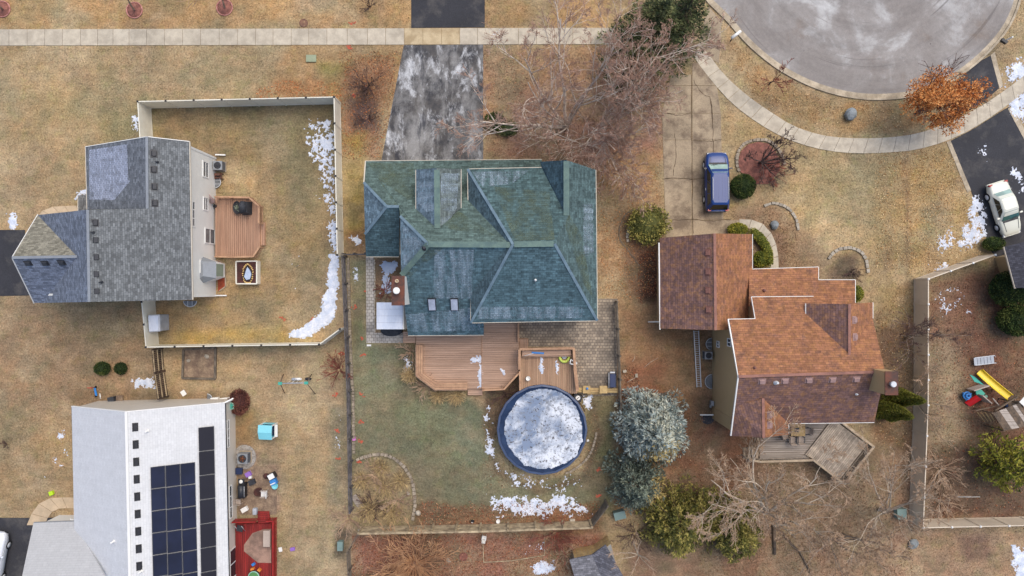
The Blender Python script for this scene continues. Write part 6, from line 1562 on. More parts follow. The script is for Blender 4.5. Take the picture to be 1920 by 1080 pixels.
for nm, lb, ct, u, v, d, m_, rz in (('toy_box', 'dark tub against the wall below the gravel pad', 'tub', 450, 882, (.5, .5, .3), 'plastic_navy', 0), ('toy_cart', 'small purple toy cart on the patio', 'toy', 467, 888, (.42, .35, .3), 'plastic_purple', .5),
        ('carton', 'small white box beside the purple toy cart', 'box', 470, 894, (.24, .2, .2), 'plastic_white', .2), ('tool_bag', 'black bag beside the barbecue', 'bag', 474, 903, (.5, .4, .3), 'cloth_dark', .4),
        ('cooler', 'pale cooler box left of the red steps', 'cooler', 480, 957, (.3, .5, .35), 'plastic_grey', 0), ('storage_tub', 'white tub below the barbecue', 'tub', 460, 954, (.5, .35, .3), 'plastic_white', .5),
        ('toy_block', 'neon green toy block in the mulch at left', 'toy', 98, 924, (.32, .32, .2), 'plastic_neon', .4), ('toy_block', 'small blue toy on the red deck', 'toy', 476, 1057, (.24, .2, .2), 'plastic_blue', .6),
        ('toy_block', 'purple toy lying on the lawn right of the red deck', 'toy', 549, 1029, (.36, .26, .12), 'plastic_purple', .2), ('toy_block', 'white toy ring on the lawn right of the red deck', 'toy', 526, 1030, (.26, .34, .08), 'plastic_white', .2),
        ('utility_hatch', 'flat green utility lid in the upper lawn', 'utility cover', 584, 110, (.8, .55, .12), 'lid_green', 0), ('utility_box', 'green utility box in dark soil left of the leafy yard', 'utility box', 640, 1020.5, (.42, .72, .5), 'lid_teal', 0),
        ('utility_box', 'teal utility box among the bare trees by the tan fence', 'utility box', 1684, 960, (.72, .8, .6), 'lid_teal', .05), ('utility_box', 'pale green utility box between spruce and slanting fence', 'utility box', 1160, 962, (.9, .6, .7), 'lid_teal', .25),
        ('pink_toy', 'pink toy beside the dark rail fence', 'toy', 664, 822, (.26, .3, .15), 'plastic_pink', .2), ('stone_block', 'loose pale stone in leaf litter by the patio fence', 'stone', 1171, 696, (.28, .2, .14), 'stone_pale', .2),
        ('stone_block', 'tan block in leaf litter near the spruce', 'stone', 1193, 704, (.2, .3, .12), 'stone_pale', .1), ('stone_block', 'pale brick at the right end of the plank fence', 'stone', 1073, 975, (.42, .22, .15), 'stone_pale', .05),
        ('stepping_stone', 'pale stepping stone in the leafy bottom yard', 'stone', 841, 1051, (.24, .4, .06), 'stone_pale', .6), ('paper_sheet', 'white plastic lid lying above the white roofed house', 'lid', 344, 737, (.36, .42, .04), 'plastic_white', .6),
        ('bench', 'white bench box at the white roofed house wall', 'box', 405, 748, (.6, .3, .35), 'plastic_white', .1), ('bench', 'pale flat box next to the green rain barrel', 'box', 424, 748.5, (.8, .3, .3), 'plastic_white', .1),
        ('black_bags', 'black bags leaning on the white roofed house', 'bag', 214, 748, (.5, .45, .5), 'cloth_dark', .2), ('lawn_mat', 'brown folded mat beside the black bags', 'mat', 226, 747, (.5, .5, .2), 'soil', 0),
        ('utility_hatch', 'white valve lid at the corner of the paver path', 'utility cover', 692, 647.5, (.34, .14, .06), 'plastic_white', 0), ('mail_crate', 'small white stone at the lower rail fence corner', 'stone', 674, 994, (.15, .15, .2), 'plastic_white', 0),
        ('cushion_box', 'two grey cushions on the red deck bench', 'cushion', 502, 1008, (.52, 1.25, .3), 'cushion', 0)):
    box_thing(nm, lb, ct, u, v, d, m_, rz, z=.55 if 'red deck' in lb and 'lawn' not in lb and 'right' not in lb else 0)
mb = MB(); mb.prism([P(u, v, .565) for u, v in ((457,1022),(473,1000),(494,992.5),(508,992),(508,1056),(483,1055.5),(457,1034))], .552); mono('outdoor_rug', 'worn brown outdoor rug on the red deck', 'rug', mb, 'rug')
p = P(453, 988, .55); t = thing('folding_chair', 'black folding chair in the corner of the red deck', 'chair', p)
mb = MB(); mb.box(p + Vector((0, 0, .4)), (.5, .5, .04), -.2); mb.build('seat', 'cloth_dark', t)
for sx in (-1, 1): mb = MB(); mb.tube([p + Vector((sx * .3, -.35, 0)), p + Vector((sx * .27, .3, .75))], .02, 6); mb.build('frame_tube', 'metal_light', t)
p = P(479, 1078, .55); t = thing('toy_table', 'round play table with green top on the red deck', 'toy', p)
mb = MB(); mb.lathe(p, [(.35, 0), (.42, .4), (.48, .42), (.46, .46)], 18); mb.build('table', 'plastic_mint', t); mb = MB(); mb.lathe(p + Vector((0, 0, .46)), [(.4, 0), (.38, .03)], 18); mb.build('play_surface', 'plastic_green', t)
for a in (1.9, .9): mb = MB(); mb.box(p + Vector((math.cos(a) * .6, math.sin(a) * .6, .15)), (.16, .28, .3), a); mb.build('seat', 'plastic_orange', t)
# rain barrel and green hose at the corner, kids bike
p = P(441, 758); t = thing('rain_barrel', 'green rain barrel at the corner of the white roofed house', 'barrel', p)
mb = MB(); mb.lathe(p, [(.28, 0), (.34, .3), (.34, .7), (.29, 1.0), (.24, 1.0), (.22, .9)], 18); mb.build('barrel', 'plastic_mint', t); mb = MB(); mb.lathe(p + Vector((0, 0, .98)), [(.22, 0), (.2, .05)], 16); mb.build('lid', 'plastic_teal', t)
p = P(180, 735); t = thing('toy_scooter', 'blue and red toy scooter left of the white roofed house', 'toy', p)
mb = MB(); mb.beam(p + Vector((-.05, .4, .15)), p + Vector((.1, -.3, .15)), .16, .05); mb.build('deck', 'plastic_blue', t); mb = MB(); mb.tube([p + Vector((-.05, .4, .15)), p + Vector((-.08, .45, .8))], .025, 6); mb.tube([p + Vector((-.28, .45, .8)), p + Vector((.12, .45, .8))], .025, 6); mb.build('handlebar', 'plastic_red', t)
for k in (.42, -.32): mb = MB(); mb.tube([p + Vector((-.03, k, .1)), p + Vector((.05, k, .1))], .1, 12); mb.build('wheel', 'tyre', t)
mb = MB(); mb.tube([P(188,748), P(187,738)], .05, 6); mono('downspout_tip', 'white pipe end at the white roofed house', 'pipe', mb, 'plastic_white')
# mulch rings with street saplings
for i, (u, v, d, wh) in enumerate(((4,17,(-14,-10),'leftmost'),(252,19,(-14,-9),'middle'),(421,14,(-8,-14),'right'))):
    p = P(u, v); t = thing('mulch_ring', '%s red mulch ring with pale rim at the top edge' % wh, 'mulch ring', p)
    mb = MB(); mb.lathe(p, [(.64, 0), (.6, .05), (.2, .09)], 24); mb.build('mulch', 'mulch_red', t)
    mb = MB(); pts = [p + Vector((.66 * math.cos(a), .66 * math.sin(a), .05)) for a in np.linspace(0, 2 * math.pi, 25)]; mb.tube(pts, .055, 6); mb.build('rim', 'rim_pink', t)
# manhole and hydrant-like post by the kerb, boulders, boxes
mb = MB(); mb.lathe(P(569, 43), [(.36, 0), (.36, .03), (.3, .04), (.3, .03)], 22); mono('manhole_cover', 'round rusty cover in the grass above the sidewalk', 'manhole', mb, 'lid_rust')
def rock(label, u, v, r, h, mat, seed, name='boulder'):
    g = np.random.default_rng(seed); mb = MB(); n, k = 12, 7; vs, fs = [], []
    for i in range(k):
        t = math.pi * (i + .35) / k
        for j in range(n):
            a = 2 * math.pi * j / n; d = 1 + .22 * (g.random() - .5) + .12 * math.cos(2 * a + seed)
            vs.append(tuple(P(u, v) + Vector((math.sin(t) * math.cos(a) * r * d, math.sin(t) * math.sin(a) * r * d, h * .42 + math.cos(t) * h * .55))))
    for i in range(k - 1):
        for j in range(n): fs.append([i * n + j, (i + 1) * n + j, (i + 1) * n + (j + 1) % n, i * n + (j + 1) % n])
    fs.append(list(range(n))); fs.append([(k - 1) * n + j for j in range(n)][::-1])
    mb.add(vs, fs); return mono(name, label, 'boulder', mb, mat)
rock('grey boulder in the verge below the turning circle', 1592, 216, .52, .75, 'boulder', 4)
rock('grey boulder inside the pale stone arc', 1451, 422, .36, .5, 'boulder', 9)
rock('pale rock at the end of the dry bed border', 784, 961, .22, .35, 'stone_pale', 14); rock('pale rock in the dry bed', 765, 925, .16, .2, 'stone_pale', 15)
rock('grey rock under the bare tree at bottom right', 1711, 1019, .42, .4, 'boulder', 17); rock('white stone on the pool side lawn', 1102, 826, .12, .15, 'plastic_white', 18)
rock('pale rock in the square weedy bed', 354, 676, .16, .2, 'stone_pale', 19); rock('second pale rock at the right of the weedy bed', 388, 668, .2, .2, 'stone_pale', 20)
p = P(1372, 72); t = thing('mailbox', 'white mailbox on a leaning post at the kerb', 'mailbox', p)
mb = MB(); mb.beam(p + Vector((-.1, -.2, 0)), p + Vector((.1, .1, 1.1)), .1, .1); mb.build('post', 'bark_brown', t); mb = MB(); mb.tube([P(1372,71,1.15), P(1389,58,1.15)], .13, 10); mb.build('box', 'plastic_white', t)
p = P(1881, 77); t = thing('mailbox', 'black mailbox on a pale post at the right kerb', 'mailbox', p)
mb = MB(); mb.box(p + Vector((.1, 0, .5)), (.1, .1, 1.0)); mb.build('post', 'plastic_white', t); mb = MB(); mb.box(P(1883,77,1.12), (.5, .24, .25), -.6); mb.build('box', 'plastic_black', t)
# white lean-to by the chimney and bare bed things
zt = 3.1; r4 = [P(u, v, zt) for u, v in ((706,567),(755,567),(755,617.5),(706,617.5))]; p = sum(r4, Vector()) / 4; p.z = 0
t = thing('lean_to', 'white sheet roofed lean-to left of the blue roof', 'lean-to', p)
for i in range(4): piece('roof_sheet', mid(r4[0], r4[3], (i + .5) / 4) + Vector(((r4[1] - r4[0]).x / 2, 0, .02)), ((r4[1] - r4[0]).x, (r4[0] - r4[3]).y / 4 - .01, .04), 'white_sheet', t)
for q in r4: piece('post', (mid(q, p, .06).x, mid(q, p, .06).y, 1.52), (.1, .1, 3.02), 'trim_white', t)
mb = MB(); x_ = r4[1].x + .06; mb.hexa([Vector((x_ - .04, r4[1].y, 2.0)), Vector((x_ + .3, r4[1].y, 2.0)), Vector((x_ + .3, r4[2].y, 2.0)), Vector((x_ - .04, r4[2].y, 2.0))], [Vector((x_ - .04, r4[1].y, 3.16)), Vector((x_, r4[1].y, 3.16)), Vector((x_ + .02, r4[2].y, 3.16)), Vector((x_ - .04, r4[2].y, 3.16))]); mb.build('side_flashing', 'trim_white', t)
piece('beam', (p.x, r4[2].y + .1, 2.95), ((r4[1] - r4[0]).x, .08, .12), 'trim_white', t)
mb = MB(); mb.lathe(P(735, 620), [(.9, 0), (.9, .3), (.7, .35)], 18, sy=.5); mono('covered_tub', 'low dark covered tub under the white lean-to', 'tub', mb, 'cloth_dark')
# pool side things
p = P(990, 709, 1.2); mb = MB(); mb.lathe(p, [(.15, 0), (.19, .3), (.16, .31), (.14, .12)], 16); mono('pail', 'white pail on the pool deck', 'bucket', mb, 'plastic_white')
p = P(1058, 668, 1.2); t = thing('pool_float', 'lime green pool float standing on the deck', 'pool float', p)
mb = MB(); pts = [p + Vector((.38 * math.cos(a), -.02 + .42 * math.sin(a), .15)) for a in np.linspace(math.pi, 2 * math.pi, 13)]; mb.tube(pts, .11, 8); mb.build('ring', 'plastic_lime', t)
mb = MB(); mb.lathe(p + Vector((0, -.04, .08)), [(.2, 0), (.2, .05)], 14, sy=.9); mb.build('core', 'plastic_grey', t)
p = P(1075, 680, 1.25); t = thing('ladder_frame', 'white folded pool ladder by the lime float', 'ladder', p)
q = [P(1070,674,1.9), P(1082,681,1.9), P(1078,684,1.9), P(1069,682,1.9)]
for a, b in zip(q, q[1:] + q[:1]): mb = MB(); mb.tube([a, b], .05, 6); mb.build('tube', 'plastic_white', t)
t = thing('pool_pole', 'blue and white pool brush lying on the deck bench', 'pool tool', P(1000, 663, 1.62))
mb = MB(); mb.tube([P(982,667.5,1.66), P(1008,660.5,1.66)], .025, 6); mb.build('pole', 'plastic_white', t); mb = MB(); mb.beam(P(997,661,1.67), P(1020,662.5,1.67), .14, .05); mb.build('net', 'plastic_blue', t)
p = P(1080, 743); t = thing('pool_pump', 'black pool pump with round white gauge top', 'pump', p)
mb = MB(); mb.box(p + Vector((.1, -.05, .3)), (.7, .55, .6), -.3); mb.build('case', 'plastic_black', t); mb = MB(); mb.lathe(p + Vector((.1, -.05, .6)), [(.2, 0), (.2, .06), (.16, .08)], 18); mb.build('filter_lid', 'plastic_white', t); mb = MB(); mb.beam(p + Vector((.0, -.15, .69)), p + Vector((.2, .05, .69)), .05, .02); mb.build('handle', 'plastic_black', t)
mb = MB(); mb.tube([p + Vector((.2, -.4, .1)), p + Vector((.6, -.9, .08)), p + Vector((.75, -1.3, .05))], .03, 6); mb.build('hose', 'log', t)
# retaining timbers with two post caps below the patio
t = thing('retaining_bench', 'yellow timber retaining bench below the patio', 'bench', P(1120, 732))
for k in range(2): bar('timber', P(1082,729 + k * 4.5,.5), P(1158,730 + k * 4.5,.5), .18, .12, 'yellow_wood', t)
bar('timber', P(1100,737.5,.25), P(1128,737.5,.25), .16, .2, 'yellow_wood', t); bar('front_board', P(1082,731,.25), P(1158,732,.25), .05, .4, 'yellow_wood', t)
for i, u in enumerate((1100, 1131.5)): piece('table_top', P(u, 730.5, .75), (.62, .62, .06), 'yellow_wood', t); piece('pedestal', P(u, 730.5, .45), (.3, .3, .5), 'yellow_wood', t)
mb = MB(); mb.lathe(P(1101, 728.5, .79), [(.09, 0), (.1, .12), (.05, .14)], 12); mono('blue_cup', 'small blue cup on the left bench top', 'cup', mb, 'plastic_blue')
p = P(1146, 711); t = thing('patio_grill', 'dark blue covered grill cart on the paver patio', 'grill', p)
mb = MB(); mb.hexa([p + Vector((x * .27, y * .6, .1)) for x, y in ((-1, -1), (1, -1), (1, 1), (-1, 1))], [p + Vector((x * .23, y * .54, 1.0)) for x, y in ((-1, -1), (1, -1), (1, 1), (-1, 1))]); mb.build('cover', 'plastic_navy', t)
mb = MB(); mb.tube([p + Vector((-.32, -.6, .95)), p + Vector((-.32, .65, .95))], .03, 6); mb.build('handle', 'metal_light', t); mb = MB(); mb.box(p + Vector((0, .66, .8)), (.4, .12, .05)); mb.build('shelf', 'metal_light', t)
for sy in (-.45, .45): mb = MB(); mb.tube([p + Vector((.3, sy, .14)), p + Vector((.38, sy, .14))], .14, 12); mb.build('wheel', 'tyre', t)
# extension ladder on its side along the tan house
t = thing('extension_ladder', 'long aluminium ladder lying on edge beside the tan wall', 'ladder', P(1308, 670))
for du in (0, 9): bar('stile', P(1301 + du, 620, .15), P(1307 + du * .85, 726, .15), .07, .08, 'metal_light', t)
for i in range(26): k = (i + .5) / 26; bar('rung', P(1301 + 6 * k, 620 + 106 * k, .15), P(1310 + 5 * k, 620 + 106 * k, .15), .035, .035, 'metal_light', t)
mb = MB(); p = P(1335, 754); mb.box(p + Vector((-.15, 0, .5)), (.22, .4, .5)); mb.box(p + Vector((-.25, -.25, .4)), (.12, .25, .3)); mono('meter_box', 'grey utility meter on the tan wall', 'meter box', mb, 'metal_grey')
mb = MB(); mb.lathe(P(1327, 786), [(.55, 0), (.5, .03)], 14, sy=.8); mono('downspout_basin', 'dark wet splash pad below the tan wall downspout', 'splash pad', mb, 'asphalt_dark')
# patio table and chairs on the weathered deck
p = P(1490, 803, .9); t = thing('patio_table', 'square tan patio table with dark centre on the weathered deck', 'table', p)
mb = MB(); mb.box(p + Vector((0, 0, .7)), (1.15, 1.0, .05)); mb.build('top', 'yellow_wood', t); mb = MB(); mb.box(p + Vector((-.1, 0, .735)), (.36, .36, .02)); mb.build('burner_lid', 'metal_dark', t)
for sx in (-1, 1):
    for sy in (-1, 1): piece('leg', p + Vector((sx * .5, sy * .42, .34)), (.07, .07, .68), 'metal_dark', t)
for (u, v, rz, w_) in ((1482,823,math.pi / 2,'lower left'),(1497,822,math.pi / 2,'lower right'),(1508,806,math.pi,'right'),(1495,795,-math.pi / 2,'upper'),(1468,816,.3,'left')):
    chair('tan sling patio chair at the %s side of the deck table' % w_, u, v, rz, 'cushion', z=.9, frame='metal_dark', s=.95)
p = P(1517, 808, .9); mb = MB()
for r_ in (.18, .3): mb.tube([p + Vector((r_ * math.cos(a), r_ * math.sin(a), .02 + r_)) for a in np.linspace(0, 2 * math.pi, 17)], .015, 5, cap=False)
for a in (0, 2.1, 4.2): mb.tube([p + Vector((.3 * math.cos(a), .3 * math.sin(a), .32)), p + Vector((.2 * math.cos(a), .2 * math.sin(a), 0))], .015, 5)
mono('plant_stand', 'round black wire plant stand right of the deck table', 'plant stand', mb, 'metal_dark')
# playground at the right
t = thing('slide', 'long yellow slide lying in the brown yard', 'slide', P(1862, 725))
A_, B_ = P(1836,697,.25), P(1893,745,1.3); d = (B_ - A_).normalized(); sd_ = Vector((-d.y, d.x, 0)).normalized(); mb = MB(); secs = []
for k in np.linspace(0, 1, 9):
    c = mid(A_, B_, k) - Vector((0, 0, .12 * math.sin(k * math.pi))); secs.append([c + sd_ * .3 + Vector((0, 0, .14)), c + sd_ * .24, c + sd_ * .1 - Vector((0, 0, .03)), c - sd_ * .1 - Vector((0, 0, .03)), c - sd_ * .24, c - sd_ * .3 + Vector((0, 0, .14))])
loft(mb, secs, close=False); mb.build('chute', 'plastic_yellow', t)
for sg in (1, -1): mb = MB(); mb.tube([s_[0] if sg > 0 else s_[-1] for s_ in secs], .035, 6); mb.build('lip', 'plastic_yellow', t)
mb = MB(); mb.box(mid(A_, B_, .75) - Vector((0, 0, .55)), (.1, .1, .9)); mb.build('support', 'plastic_yellow', t)
t = thing('toddler_climber', 'toy climber with red slide, teal roof and blue wheel', 'playset', P(1830, 738))
mb = MB(); a, b, c, d4 = P(1819,702,1.25), P(1829,707,1.3), P(1846,722,1.3), P(1828,716,1.25); mb.hexa([q - Vector((0, 0, .06)) for q in (a, b, c, d4)], [a, b, c, d4]); mb.build('roof', 'plastic_teal', t)
for (u0, v0, u1, v1, m_) in ((1820,731,1848,722,'cushion'),(1836,740,1853,755,'cushion')):
    A2_, B2_ = P(u0, v0, .6), P(u1, v1, .6); bar('wall_panel', A2_, B2_, .08, 1.0, m_, t)
mb = MB(); mb.prism([P(u, v, .45) for u, v in ((1830,733),(1840,730),(1848,738),(1842,744),(1832,741))], .4); mb.build('platform', 'plastic_teal', t)
A_, B_ = P(1813,758,.12), P(1835,744,.75); d = (B_ - A_).normalized(); sd_ = Vector((-d.y, d.x, 0)).normalized(); mb = MB(); secs = []
for k in np.linspace(0, 1, 6): c = mid(A_, B_, k); secs.append([c + sd_ * .3 + Vector((0, 0, .12)), c + sd_ * .24, c - sd_ * .24, c - sd_ * .3 + Vector((0, 0, .12))])
loft(mb, secs, close=False); mb.build('slide', 'plastic_red', t)
c = P(1814, 742, .45)
for r_ in (.16, .3): mb = MB(); mb.tube([c + Vector((r_ * math.cos(a), r_ * math.sin(a), (.3 - r_))) for a in np.linspace(0, 2 * math.pi, 17)], .06, 7); mb.build('wheel_ring', 'plastic_blue', t)
for a in (.4, 2.5, 4.6): mb = MB(); mb.tube([c, c + Vector((.42 * math.cos(a), .42 * math.sin(a), -.05))], .05, 6); mb.build('spoke', 'plastic_blue', t)
mb = MB(); mb.box(c - Vector((0, 0, .2)), (.3, .3, .4)); mb.build('stand', 'plastic_blue', t); mb = MB(); mb.lathe(P(1848, 743), [(.15, 0), (.12, .12)], 12); mb.build('ball', 'plastic_mint', t)
t = thing('play_tower', 'timber play tower with striped brown canopy at the right edge', 'playset', P(1905, 775))
cz = 2.3; c4 = [P(u, v, cz) for u, v in ((1862,775),(1912,756),(1940,796),(1884,808))]
for i in range(8):
    a, b = mid(c4[0], c4[1], i / 8), mid(c4[0], c4[1], (i + .97) / 8); c, d4 = mid(c4[3], c4[2], (i + .97) / 8), mid(c4[3], c4[2], i / 8)
    mb = MB(); mb.hexa([q - Vector((0, 0, .03)) for q in (a, b, c, d4)], [a, b, c, d4]); mb.build('canopy_board', 'grey_x' if i in (2, 3, 6) else 'log', t)
for q in c4: piece('post', (q.x, q.y, 1.15), (.1, .1, 2.3), 'log', t)
for i in range(4): bar('rung', P(1833 + i * 7,773 - i * .5,.5 + .2 * i), P(1847 + i * 6,791 - i * .6,.5 + .2 * i), .05, .06, 'yellow_wood', t)
bar('beam', P(1866,770,2.0), P(1908,744,2.0), .1, .14, 'log', t); bar('beam', P(1830,770,1.2), P(1875,760,1.4), .08, .1, 'log', t); bar('beam', P(1862,747,1.6), P(1873,760,1.6), .08, .1, 'grey_x', t)
piece('platform', (P(1905,765,1.1).x, P(1905,765,1.1).y, 1.1), (1.2, 1.2, .06), 'log', t); mb = MB(); mb.lathe(P(1888,759), [(.25, 0), (.2, .2)], 14); mb.build('barrel', 'plastic_navy', t)
mb = MB(); mb.prism([P(u, v, 1.9) for u, v in ((1912,754),(1930,735),(1950,760),(1935,775))], 0, drop=.05); mb.build('white_panel', 'plastic_white', t)
t = thing('lounger', 'grey folding sun lounger in the brown yard', 'lounger', P(1847, 677))
for i in range(6):
    a, b = P(1829 + i * 6.3,671 - i * .7,.35), P(1830.5 + i * 6.3,685 - i * .8,.35); bar('slat', a, b, .25, .03, 'plastic_grey', t)
for k in (0, 1): bar('side_rail', P(1828 + k * 1.5,671 + 14 * k,.35), P(1866 + k * 1.5,666.5 + 14 * k,.35), .05, .06, 'metal_light', t)
for u, v in ((1831,672),(1833,684),(1862,668),(1864,680)): piece('leg', P(u, v) + Vector((0, 0, .17)), (.04, .04, .34), 'metal_light', t)
# logs, sticks, hoses
for lb, pts, r_ in (('thick fallen log below the bare tree', [(1451,985),(1452,1012),(1453,1040)], .16), ('long dark fallen limb at the bottom', [(1466,997),(1484,1020),(1500,1035),(1522,1078)], .11), ('cut log beside the teal utility box', [(1655,962),(1668,958),(1680,952)], .13), ('fallen limb along the lower brown lawn', [(1580,1000),(1610,1012),(1650,1018),(1680,1035)], .06),
                    ('white stick on the brown lawn near the ladder', [(1208,689),(1220,679),(1234,671)], .02), ('thin bent stick beside the leaf heap', [(1186,678),(1190,672),(1190,667)], .025), ('pale stick on the leaf heap', [(1176,717),(1186,711),(1192,708)], .03)):
    mb = MB(); mb.tube([P(u, v, r_ * .9) + Vector((0, 0, 0)) for u, v in pts], [r_, r_ * .9] + [r_ * .7] * (len(pts) - 2), 7); mono('fallen_log', lb, 'log', mb, 'log' if r_ > .05 else 'bark_pale')
mb = MB(); mb.tube([P(1793,932,.05), P(1838,932,.05)], .025, 6); mono('white_pole', 'white pole lying in the dark mulch inside the tan fence', 'pole', mb, 'plastic_white')
mb = MB(); mb.box(P(668, 938) + Vector((.1, -.1, .1)), (.5, 1.2, .05), .6); mono('old_board', 'grey weathered board in the dry bed', 'board', mb, 'grey_x')
for i, (u, v, rz, w_) in enumerate(((1006,1008,.2,'below the plank fence'),)):
    chair('small white chair %s' % w_, u - 98, v - 3, 1.4, 'plastic_white', s=.6)
p = P(886, 976); t = thing('garden_gnome', 'small garden figure with dark hat at the plank fence', 'figurine', p)
mb = MB(); mb.lathe(p, [(.14, 0), (.16, .15), (.11, .32), (.07, .36)], 12); mb.build('body', 'yellow_wood', t); mb = MB(); mb.lathe(p + Vector((0, 0, .34)), [(.09, 0), (.1, .08), (.05, .16)], 12); mb.build('head', 'plastic_white', t); mb = MB(); mb.lathe(p + Vector((0.03, .08, .42)), [(.15, 0), (.1, .06), (.02, .2)], 12); mb.build('hat', 'plastic_black', t)
mb = MB(); mb.lathe(P(934, 977), [(.16, 0), (.17, .2), (.13, .2), (.12, .08)], 16); mono('white_pot', 'white pot beside the plank fence', 'pot', mb, 'plastic_white')
mb = MB(); mb.lathe(P(869, 1044), [(.36, 0), (.36, .06), (.32, .08), (.3, .04)], 20); mono('fire_ring', 'round red brick ring in the leafy bottom yard', 'fire pit', mb, 'mulch_red')
mb = MB(); mb.lathe(P(1396, 303), [(.05, 0), (.04, .1)], 8); p0 = P(1425, 300)
mb = MB(); q = [(1386,320),(1384,302),(1389,284),(1402,271),(1422,266),(1440,269),(1452,282),(1462,300),(1462,320),(1440,345),(1412,345)]; mb.prism([P(u, v) + Vector((0, 0, .07)) for u, v in q], -.02); mono('mulch_bed', 'round red mulch bed under the crab apple', 'garden bed', mb, 'mulch_red')
# survey paint marks sprayed on the grass
WHERE = ('left of the path corner, upper', 'below the path corner', 'in the upper green yard by the rail fence', 'in the middle of the green yard by the rail fence', 'above the dry bed near the fence', 'at the top of the dry bed', 'between rail fence and paver path', 'at the paver path by the lean-to', 'below the end of the slanted white panel', 'left of the rail fence beside the swing set', 'left of the rail fence level with the playhouse', 'left of the rail fence level with the gravel pad', 'in front of the snow drift corner', 'left of the snow drift in the white fence yard', 'above the sidewalk left of the top driveway', 'below the sidewalk left of the salted driveway', 'in the green strip right of the pool', 'in the green strip above the slanting fence', 'beside the twiggy shrubs near the white fence corner')
for i, (u, v) in enumerate(((678,634),(680,666),(680,741),(678,791),(677,827),(676,865),(662,575),(688,546),(640,664),(628,740),(634,808),(636,862),(588,600),(530,598),(660,43),(656,88),(1125,880),(1122,930),(665,180))):
    mb = MB()
    for k in range(5): mb.box(P(u + RNG.uniform(-5, 5), v + RNG.uniform(-3, 3)) + Vector((0, 0, .012 + k * .002)), (RNG.uniform(.12, .3), RNG.uniform(.06, .14), .004), RNG.uniform(-1, 1))
    mono('paint_mark', 'red paint mark ' + WHERE[i], 'paint mark', mb, 'paint_mark', group='red paint marks sprayed on the lawns')
# ------------------------------------------------------------------ trees and shrubs
# two birch clumps with long pale stems
b = P(1064, 238)
bare_tree('birch_tree', 'left birch clump with long pale stems fanning over the lawn', b,
          [(P(890,266,5.5), .16), (P(940,140,7.0), .16), (P(980,88,8.5), .16), (P(1030,140,8.5), .12), (P(1082,40,9.5), .14), (P(1108,55,9.5), .13), (P(985,215,5.5), .09), (P(1000,285,5), .08), (P(1075,300,5), .07)],
          'bark_birch', 'twig_pink', 21, kids=(4, 6), spread=.62, shrink=.52, depth=4, twigr=.009)
b = P(1128, 236)
bare_tree('birch_tree', 'right birch clump with dense pink twigs before the evergreen', b,
          [(P(1150,105,8.0), .13), (P(1190,112,8.5), .15), (P(1240,150,9.0), .15), (P(1270,175,9), .12), (P(1225,235,8), .12), (P(1180,285,6.5), .10), (P(1135,300,5.5), .09), (P(1088,268,5), .09), (P(1225,120,9), .12), (P(1280,140,9), .12), (P(1270,230,8), .1)],
          'bark_birch', 'twig_pink', 22, kids=(4, 6), spread=.66, shrink=.50, depth=4, twigr=.010)
bare_tree('birch_tree', 'low spreading birch nearest the blue roof', P(1112,272), [(P(1070,300,4), .06), (P(1120,315,4), .06), (P(1165,305,4.5), .07), (P(1205,270,5), .08), (P(1150,255,5), .06), (P(1040,270,4.5), .07), (P(1085,240,5), .06), (P(1190,310,4), .06)], 'bark_birch', 'twig_pink', 23, kids=(4, 6), spread=.66, shrink=.54, depth=4, twigr=.010)
conifer('evergreen_tree', 'dark cedar behind the birches at the top', P(1205,92), 3.6, 9.5, 'cedar', 31, tiers=19, per=14, size=.28, dens=.9)
conifer('evergreen_tree', 'smaller dark cedar half hidden under birch twigs', P(1176,146), 3.1, 7.5, 'cedar', 32, tiers=13, per=11, size=.26, dens=.7)
conifer('evergreen_tree', 'cedar at the top edge beside the worn apron', P(1256,66), 3.2, 9.0, 'cedar', 33, tiers=15, per=11, size=.26, dens=.8)
leaf_shrub('evergreen_shrub', 'small dark yew between driveway and birches', P(928,231), 1.0, .8, .9, 2600, 'yew', 41)
leaf_shrub('evergreen_shrub', 'low brown green shrub below the small yew', P(952,243), 1.1, .7, .6, 1500, 'cedar', 42)
twig_bush('twiggy_shrub', 'round twiggy shrub left of the salted driveway', P(688,160), 1.6, 1.6, 26, 'twig_dark', 51)
twig_bush('twiggy_shrub', 'low dark twiggy shrub above the garage corner', P(690,225), 1.3, .7, 12, 'twig_dark', 52)
twig_bush('twiggy_shrub', 'dark small sapling at the top beside the drive', P(692,14), .7, 1.3, 9, 'twig_dark', 53)
for i, (u, v, tu, tv) in enumerate(((4,17,-30,-10),(252,19,225,-24),(421,14,408,-28))):
    bare_tree('street_sapling', ['slim sapling in the leftmost mulch ring', 'slim sapling in the middle mulch ring', 'slim sapling in the right mulch ring'][i], P(u, v), [(P(tu - 6, tv - 8, 6.0), .07), (P(tu + 20, tv - 14, 5.5), .05), (P(tu - 25, tv + 6, 5.5), .05)], 'bark_grey', 'twig_pink', 60 + i, trunk=(P((u + (tu - u) * .45), v + (tv - v) * .45, 2.0), .07), kids=(3, 4), depth=2, twigr=.01)
